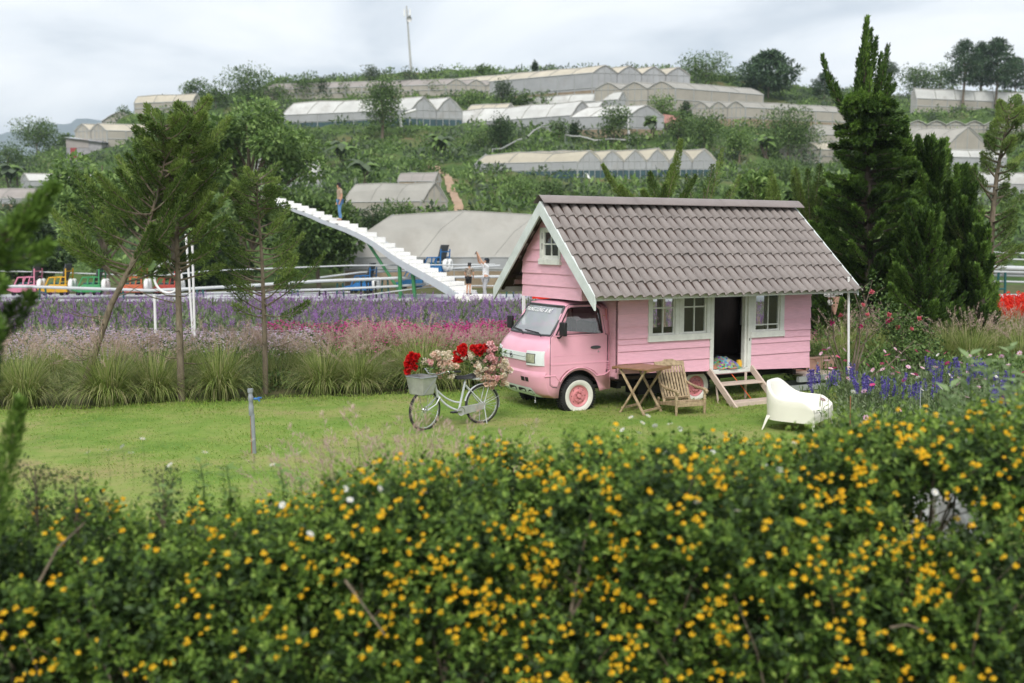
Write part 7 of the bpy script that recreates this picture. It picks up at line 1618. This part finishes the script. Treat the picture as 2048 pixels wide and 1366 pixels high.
    for sd in 'lr':
        v2['hl' + sd] = v['an' + sd] + Vector((0, .035, -.055)) * k; r2['hl' + sd] = .042 * k; v2['tp' + sd] = v['to' + sd] + Vector((0, -.03, .005)) * k; r2['tp' + sd] = .044 * k; sub('shoe', [('hl' + sd, 'tp' + sd)], shoes)
    v2['h1'] = v['head'] + Vector((0, .022, .015)) * k; r2['h1'] = .088 * k; v2['h2'] = v['crown'] + Vector((0, .008, .008)) * k; r2['h2'] = .064 * k; v2['h0'] = v['jaw'] + Vector((0, .05, .03)) * k; r2['h0'] = .05 * k
    sub('hair', [('h1', 'h2'), ('h1', 'h0')], hair)
    if cap:
        mb = MB(); c = v['head'] + Vector((0, .01, .045)) * k; mb.lathe([(.098 * k, 0), (.10 * k, .02 * k), (.085 * k, .065 * k), (.05 * k, .09 * k), (0, .098 * k)], c, (look[0] * .6, look[1] * 1.0 + .05, 1), 18)
        tl = Vector((look[0] * .6, look[1], 1)).normalized(); fw_ = Vector((0, -1, 0)); fw_ = (fw_ - tl * fw_.dot(tl)).normalized(); sx_ = tl.cross(fw_)
        if cap[1] == 'brim': mb.lathe([(.09 * k, .01), (.20 * k, -.02)], c, tl, 20)
        else: mb.grid([[c + fw_ * (.07 + .12 * j * math.sin(math.pi * (i + 1) / 8) ** .5) * k + sx_ * ((i - 3) / 3 * .082 * (1 - .2 * j)) * k + tl * .008 * j for i in range(7)] for j in (0, .5, 1)])
        mb.build('hat' if cap[1] == 'brim' else 'cap', cap[0], t, 60)
    for s in (-1, 1):
        e_ = v['head'] + Vector((s * .032, -.078, -.005)) * k; mb = MB(); mb.lathe([(0, .006), (.008, .003), (.009, 0)], e_, (0, -1, 0), 8); mb.build('eye', M['black'], t)
    return t, v, k
hairm = mat('black_hair', (.012, .01, .009), .5, .2, 20)
jean = cloth('blue_jeans', (.10, .22, .42), .25, 5); shoe = mat('brown_shoe', (.28, .17, .12), .6, .1); blackm = cloth('black_cloth', (.014, .014, .016))
i_ = 16; pp = LP[i_] + RT[i_] * .55 + (LP[i_ + 1] - LP[i_]) * .45; pp.z = LP[i_].z
person('person in khaki shirt and blue jeans standing on the upper steps looking down', pp, R(-62), 1.68, {'l': ((-.23, .02, 1.10), (-.21, -.07, .86)), 'r': ((.23, .02, 1.10), (.21, -.07, .86))}, cloth('khaki_shirt', (.38, .29, .21)), jean, hairm, shoe, cap=(cloth('dark_cap', (.02, .018, .02)), 'peak'), lean=.06, look=(0, -.02))
cb = at(937, 585, 40.6); cb.z = LP[0].z - .13
person('child in patterned dark shirt and black shorts stooping on the lowest stair', cb, R(160), 1.30, {'l': ((-.25, -.05, 1.10), (-.20, -.20, .90)), 'r': ((.25, -.05, 1.10), (.20, -.20, .90))}, cloth('dark_patterned_shirt', (.02, .018, .016), .3, 14, (.30, .25, .2)), blackm, hairm, blackm, True, lean=.28, look=(0, .02))
cm_ = at(971, 590, 40.9); cm_.z = .21
ph_t, ph_v, ph_k = person('person in white T-shirt and grey trousers raising a phone overhead', cm_, R(-70), 1.74, {'l': ((-.20, -.23, 1.56), (-.08, -.34, 1.82)), 'r': ((.20, -.23, 1.56), (.06, -.35, 1.84))}, cloth('white_tshirt', (.78, .78, .8), .04), cloth('grey_trousers', (.36, .36, .38), .12, 9), hairm, cloth('white_shoe', (.6, .6, .6)), cap=(cloth('navy_cap', (.015, .025, .04)), 'peak'), lean=-.03, look=(0, .05))
mb = MB(); mb.box((0, 0, 0), (.075, .012, .15)); o_ = mb.build('smartphone', M['black'], None, 0, .004); o_.location = cm_ + Matrix.Rotation(R(-70), 3, 'Z') @ Vector((-.01, -.41, 1.97)); o_.rotation_euler = (R(-25), 0, R(-70)); tag(o_, 'black smartphone held up by the person in white T-shirt', 'phone')
pf = at(1700, 640, 27); pf.z = .05
person('person in a pale sun hat and orange red top by the cypresses', pf, R(20), 1.62, {'l': ((-.24, 0, 1.12), (-.22, -.1, .9)), 'r': ((.24, 0, 1.12), (.22, -.12, .92))}, cloth('orange_red_top', (.75, .06, .02), .12), cloth('dark_skirt', (.05, .05, .06)), hairm, shoe, cap=(cloth('straw_hat', (.7, .62, .48)), 'brim'))
pw = at(1662, 640, 31); pw.z = .1
person('person in a white blouse walking far behind the rose bushes', pw, R(200), 1.6, {'l': ((-.24, 0, 1.12), (-.22, -.1, .9)), 'r': ((.24, 0, 1.12), (.22, -.12, .92))}, cloth('white_blouse', (.75, .74, .72), .04), cloth('pale_trousers', (.6, .5, .42)), hairm, shoe)
def easel():
    b = at(1716, 640, 24); b.z = .02; t = thing('white_easel', 'white slatted A frame standing under the dark cypresses', 'frame', b); s = b.y / FPX
    for x0, x1 in ((-24, -14), (-16, -4), (2, 2), (26, 10), (-4, -12)): mb = MB(); mb.beam((x0 * s, 0, 0), (x1 * s, .05, 1.0), .05, .035, (0, 1, 0)); mb.build('slat', M['whitewood'], t)
    for z in (.35, .5): mb = MB(); mb.beam((-24 * s, -.03, z), (24 * s, -.03, z - .03), .04, .03, (0, 1, 0)); mb.build('cross_rail', M['whitewood'], t)
easel()
def red_cloth():
    p = at(1083, 588, 23.5); t = thing('red_banner', 'bright red cloth hung on a low rail seen just above the pink cab roof', 'cloth', (p.x, p.y, 0)); mb = MB()
    mb.grid([[(-.22 + .44 * i / 8, .02 * math.sin(i * 1.4), p.z + .22 - .34 * j / 3 + .01 * math.sin(i)) for i in range(9)] for j in range(4)]); mb.build('cloth', cloth('red_cloth', (.7, .03, .01)), t, 60)
    mb = MB()
    for x in (-.4, .42): mb.tube([(x, 0, 0), (x, 0, p.z + .22)], .025, 6)
    mb.tube([(-.4, 0, p.z + .22), (.42, 0, p.z + .22)], .015, 6); mb.build('rail', M['whitepaint'], t, 60)
red_cloth()
# --- coaster ride: cars and pipe track
def car(label, px, py, Y, rz, col, s=1.0):
    p = at(px, py, Y); t = thing('ride_car', label, 'ride car', p, rz, 'small coloured cars on the pipe track'); m = mat('paint_' + label.split()[0], col, .45, .08, 5); L_, w = .62 * s, .42 * s   # front at -x
    mb = MB(); mb.prism([(-L_, .10), (-.30, .0), (L_, .0), (L_, .34), (-.1, .34), (-.30, .22), (-L_, .18)], lambda a, b, q: (a, q, b), -w, w); mb.build('body', m, t, 0, .02)
    mb = MB(); fr = ((-.30, .20), (-.12, .66), (.55, .70)); 
    for y in (-w, w):
        for a, b in (((-.32, .2), (-.1, .64)), ((-.1, .64), (.56, .66)), ((.1, .34), (.14, .65)), ((.56, .3), (.60, 1.02)), ((.32, .34), (.40, .65))): mb.beam((a[0] * s, y, a[1]), (b[0] * s, y, b[1]), .045, .045, (0, 1, 0))
    mb.beam((-.1 * s, -w, .64), (-.1 * s, w, .64), .045, .045); mb.beam((.58 * s, -w, .9), (.58 * s, w, .9), .045, .045); mb.build('cage', m, t)
    mb = MB(); mb.box((.48 * s, 0, .85), (.05, w * 1.7, .75), Matrix.Rotation(R(16), 3, 'Y')); mb.build('back_panel', M['seal'], t); mb = MB(); mb.box((.12 * s, 0, .36), (.5 * s, w * 1.5, .1)); mb.build('seat', M['tealpost'], t, 0, .02)
    for y in (-1, 1): mb = MB(); mb.ring((L_ + .10, y * w * .45, .30), .19, .10, (1, .15, 0), 22, 8); mb.build('buffer_tyre', M['whitepaint'], t, 60); mb = MB(); mb.lathe([(0, 0), (.15, 0)], (L_ + .10, y * w * .45, .30), (1, .15, 0), 16); mb.build('buffer_core', M['black'], t); 
    for x in (-.35, .35):
        mb = MB(); mb.lathe([(0, -.04), (.09, -.04), (.09, .04), (0, .04)], (x * s, -w * .7, -.06), (0, 1, 0), 14); mb.lathe([(0, -.04), (.09, -.04), (.09, .04), (0, .04)], (x * s, w * .7, -.06), (0, 1, 0), 14); mb.build('wheel', M['black'], t, 40)
car('pink ride car with dark upright panel at the left end of the row', 50, 584, 43, R(4), (.62, .22, .32)); car('yellow ride car between the pink one and the green one', 112, 584, 43, R(4), (.62, .34, .02)); car('green ride car behind the yellow one, in the row', 178, 584, 43, R(4), (.05, .28, .1)); car('orange red ride car half hidden by the leaning sapling trunk', 262, 584, 43, R(4), (.5, .12, .05))
car('blue ride car left of the green stair supports', 722, 580, 44.5, R(-12), (.02, .14, .36)); car('blue ride car raised behind the lower stairs', 868, 543, 45.5, R(-25), (.02, .14, .36)); car('light blue ride car mostly hidden under the staircase', 822, 572, 45, R(-8), (.05, .24, .5)); car('red ride car far right in the left row, behind the straight sapling', 330, 584, 44.2, R(2), (.4, .06, .04))
def track(label, rails, posts, group):
    q0 = at(*rails[0][0][:2], rails[0][0][2]); o = Vector((q0.x, q0.y, 0)); t = thing('ride_track', label, 'ride track', o, 0, group)
    for pts, r in [(q[:-1], q[-1]) for q in rails]:
        P = [at(*p) - o for p in pts]; Q = []
        for a, b in zip(P[:-1], P[1:]):
            for k in range(6): Q.append(a.lerp(b, k / 6))
        Q.append(P[-1]); mb = MB(); mb.tube(Q, r, 8); mb.build('rail', M['railgrey'], t, 60)
    for (x, y, Y, m) in posts:
        a = at(x, y, Y) - o; z0 = .18
        for s in (-.16, .16): mb = MB(); mb.tube([(a.x + s * .7, a.y, a.z), (a.x + s, a.y, z0)], .04, 6); mb.build('support', M[m], t, 60)
        mb = MB(); mb.tube([(a.x - .14, a.y, a.z * .6 + z0 * .4), (a.x + .14, a.y, a.z * .6 + z0 * .4)], .03, 6); mb.build('brace', M[m], t)
track('white pipe track carrying the row of coloured cars at the left', [((-140, 571, 42), (45, 573, 42), (300, 581, 42), (390, 577, 42), (520, 570, 42), (.065)), ((-140, 592, 42.4), (60, 594, 42.4), (300, 592, 42.4), (400, 587, 42.4), (640, 579, 42.6), .05), ((-140, 601, 42.8), (100, 602, 42.8), (300, 600, 42.8), (420, 593, 42.8), (700, 584, 43), .04), ((-140, 541, 43.6), (52, 543, 43.6), (310, 552, 43.6), (430, 541, 43.6), (700, 531, 43.6), (990, 529, 43.6), .03), ((400, 596, 41.5), (640, 594, 41.5), .03)],
      [(85, 575, 42, 'tealpost'), (240, 580, 42, 'tealpost'), (60, 590, 42.6, 'dark'), (150, 594, 42.6, 'dark'), (590, 580, 42.4, 'tealpost'), (645, 580, 42.6, 'dark'), (560, 598, 42, 'dark'), (400, 578, 42, 'tealpost')], 'white pipe tracks of the ride')
track('white pipe track passing behind the staircase to the house roof', [((500, 571, 42), (640, 562, 42.5), (800, 556, 43), (860, 556, 43.4), .065), ((640, 580, 42.4), (800, 572, 43), (850, 568, 43.4), .05), ((640, 555, 44), (720, 545, 44.5), (860, 540, 46), (1000, 531, 46), .04), ((880, 555, 43.6), (990, 553, 43.6), (1060, 553, 43.6), .06), ((700, 594, 42.6), (880, 571, 43), (1040, 572, 43), .025)],
      [(728, 562, 42.8, 'dark'), (745, 562, 43, 'dark'), (770, 560, 43, 'tealpost'), (680, 566, 42.8, 'tealpost'), (1020, 556, 43.6, 'tealpost'), (905, 556, 43.6, 'dark')], 'white pipe tracks of the ride')
track('bright pipe rails above the scarlet flower bed at the right edge', [((1900, 534, 34), (2000, 536, 34), (2200, 542, 34), .09), ((1900, 542, 34.4), (2000, 544, 34.4), (2200, 549, 34.4), .08), ((1900, 550, 34.2), (2000, 551, 34.2), (2200, 556, 34.2), .04), ((1900, 562, 34.2), (2000, 563, 34.2), (2200, 569, 34.2), .04), ((1900, 517, 36), (2000, 518, 36), (2200, 524, 36), .03), ((1900, 503, 36), (2000, 505, 36), (2200, 513, 36), .03)],
      [(2004, 545, 34, 'tealpost'), (1930, 545, 34, 'tealpost'), (2120, 545, 34, 'tealpost')], 'white pipe tracks of the ride')
# --- odds and ends on the hill
def mast():
    b = at(823, 150, 186); tp = at(813, 12, 186); t = thing('antenna_mast', 'tall thin antenna mast standing on the skyline against the clouds', 'antenna mast', b); v = tp - b; mb = MB()
    mb.tube([-v * .1, v * .5, v], [.25, .19, .12], 10); mb.build('pole', M['galv'], t, 60)
    for f, dx in ((.9, .55), (.84, .5), (.9, -.45)):
        mb = MB(); c = v * f; mb.box(c + Vector((dx, -.1, 0)), (.28, .2, 1.3 if f > .85 else .5)); mb.build('antenna_panel', M['whitepaint'] if f > .85 else M['galv'], t); mb = MB(); mb.tube([c + Vector((0, 0, .3)), c + Vector((dx, -.1, .3))], .05, 6); mb.build('bracket', M['galv'], t)
    mb = MB(); c = v * .8; mb.lathe([(0, 0), (.45, .1), (.5, .3)], c + Vector((.35, -.3, 0)), (0, -1, 0), 14); mb.build('dish', M['galv'], t, 50)
mast()
def shack():
    p = hit(168, 312); s = p.y / FPX; t = thing('tin_shack', 'small tin roofed shack with a red doorway on the left ridge', 'shack', p); mb = MB(); mb.bb((-34 * s, 0, -1), (36 * s, 3, 30 * s)); mb.build('wall', mat('grey_sheet_wall', (.3, .29, .3), .7, .2, 2), t)
    mb = MB(); mb.add([(-36 * s, -.4, 36 * s), (40 * s, -.4, 26 * s), (40 * s, 3.4, 30 * s), (-36 * s, 3.4, 41 * s)], [(0, 1, 2, 3)]); mb.add([(-36 * s, -.4, 35 * s), (40 * s, -.4, 25 * s), (40 * s, 3.4, 29 * s), (-36 * s, 3.4, 40 * s)], [(3, 2, 1, 0)]); mb.build('roof', mat('pale_tin_roof', (.5, .53, .55), .5, .1, 2), t)
    mb = MB(); mb.bb((-26 * s, -.06, -.5), (-14 * s, .0, 16 * s)); mb.build('door', mat('red_door', (.28, .05, .05), .7), t); mb = MB(); mb.bb((-34 * s, -.05, 16 * s), (10 * s, -.01, 33 * s)); mb.build('plastic_sheet', FILM['p'], t)
    p = hit(1345, 262); s = p.y / FPX; t = thing('rusty_shed', 'small shed with a rusty red roof beside the hipped greenhouse', 'shed', p); mb = MB(); mb.bb((-16 * s, 0, -1), (16 * s, 2.5, 14 * s)); mb.build('wall', M['barkdark'], t); mb = MB(); mb.prism([(-18 * s, 15 * s), (20 * s, 15 * s), (16 * s, 30 * s), (-18 * s, 34 * s)], lambda a, b, q: (a, q + b * .6, b), -.6, -.5); mb.build('roof', mat('rusty_roof', (.33, .16, .13), .7, .25, 3), t)
    P = [at(832, 220, 118), at(820, 223, 118), at(804, 229, 118), at(800, 236, 118), at(803, 254, 118)]; mb = MB(); mb.tube([p_ - P[0] for p_ in P], .16, 8); o = mb.build('drain_pipe', M['whitepaint'], None, 60); o.location = P[0]; tag(o, 'bent white drain pipe hanging off the white roofed greenhouse', 'pipe')
    for k, (x, y, x1, y1, lb) in enumerate(((842, 404, 858, 436, 'slanting white prop at the corner of the pale grey greenhouse'), (1158, 325, 1182, 358, 'first slanting prop of the sagging greenhouse'), (1206, 322, 1238, 354, 'second slanting prop of the sagging greenhouse'), (1248, 322, 1272, 356, 'third slanting prop of the sagging greenhouse'), (1282, 318, 1308, 350, 'fourth slanting prop of the sagging greenhouse'), (1372, 310, 1404, 348, 'last slanting prop of the sagging greenhouse'), (1256, 236, 1259, 288, 'white drop pipe at the corner of the hipped greenhouse'))):
        q = hit(x1, y1); a = at(x, y, q.y + 1.2); mb = MB(); mb.tube([a - q, Vector((0, 0, -.2))], .11, 6); o = mb.build('prop_pole', M['whitepaint'], None, 60); o.location = q; tag(o, lb, 'prop', 'slanting white props of the greenhouses')
    for (x0, y0, x1, y1, lb) in ((1136, 250, 985, 318, 'pale water hose running down the slope from the long greenhouse'), (1130, 286, 1280, 292, 'pale pipe lying along the slope above the sagging greenhouse')):
        a, b = hit(x0, y0), hit(x1, y1); Q = [a.lerp(b, k / 10) for k in range(11)]
        for q in Q: q.z = float(terrain(q.x, q.y, True)) + .9
        mb = MB(); mb.tube([q - a for q in Q], .09, 6); mb.tube([Q[0] - a, Q[0] - a - Vector((0, 0, 1.2))], .06, 5); mb.tube([Q[-1] - a, Q[-1] - a - Vector((0, 0, 1.2))], .06, 5); o = mb.build('hose_pipe', M['galv'], None, 60); o.location = a; tag(o, lb, 'pipe')
shack()
# --- air between here and the blue mountains
HAZE = 0.00026
if HAZE:
    mb = MB(); mb.bb((-5200, -120, -5), (5200, 5400, 480)); hz = mb.build('haze', [], None, kind='stuff') if False else None
    me = bpy.data.meshes.new('haze'); me.from_pydata(mb.v, [], mb.f); m = bpy.data.materials.new('haze_air'); m.use_nodes = True; n = m.node_tree; n.nodes.clear(); o = n.nodes.new('ShaderNodeOutputMaterial'); pv = n.nodes.new('ShaderNodeVolumePrincipled')
    pv.inputs['Color'].default_value = (.74, .87, 1, 1); pv.inputs['Density'].default_value = HAZE; pv.inputs['Anisotropy'].default_value = .0; n.links.new(pv.outputs[0], o.inputs['Volume']); me.materials.append(m)
    hz = bpy.data.objects.new('haze', me); hz['kind'] = 'stuff'; link(hz)
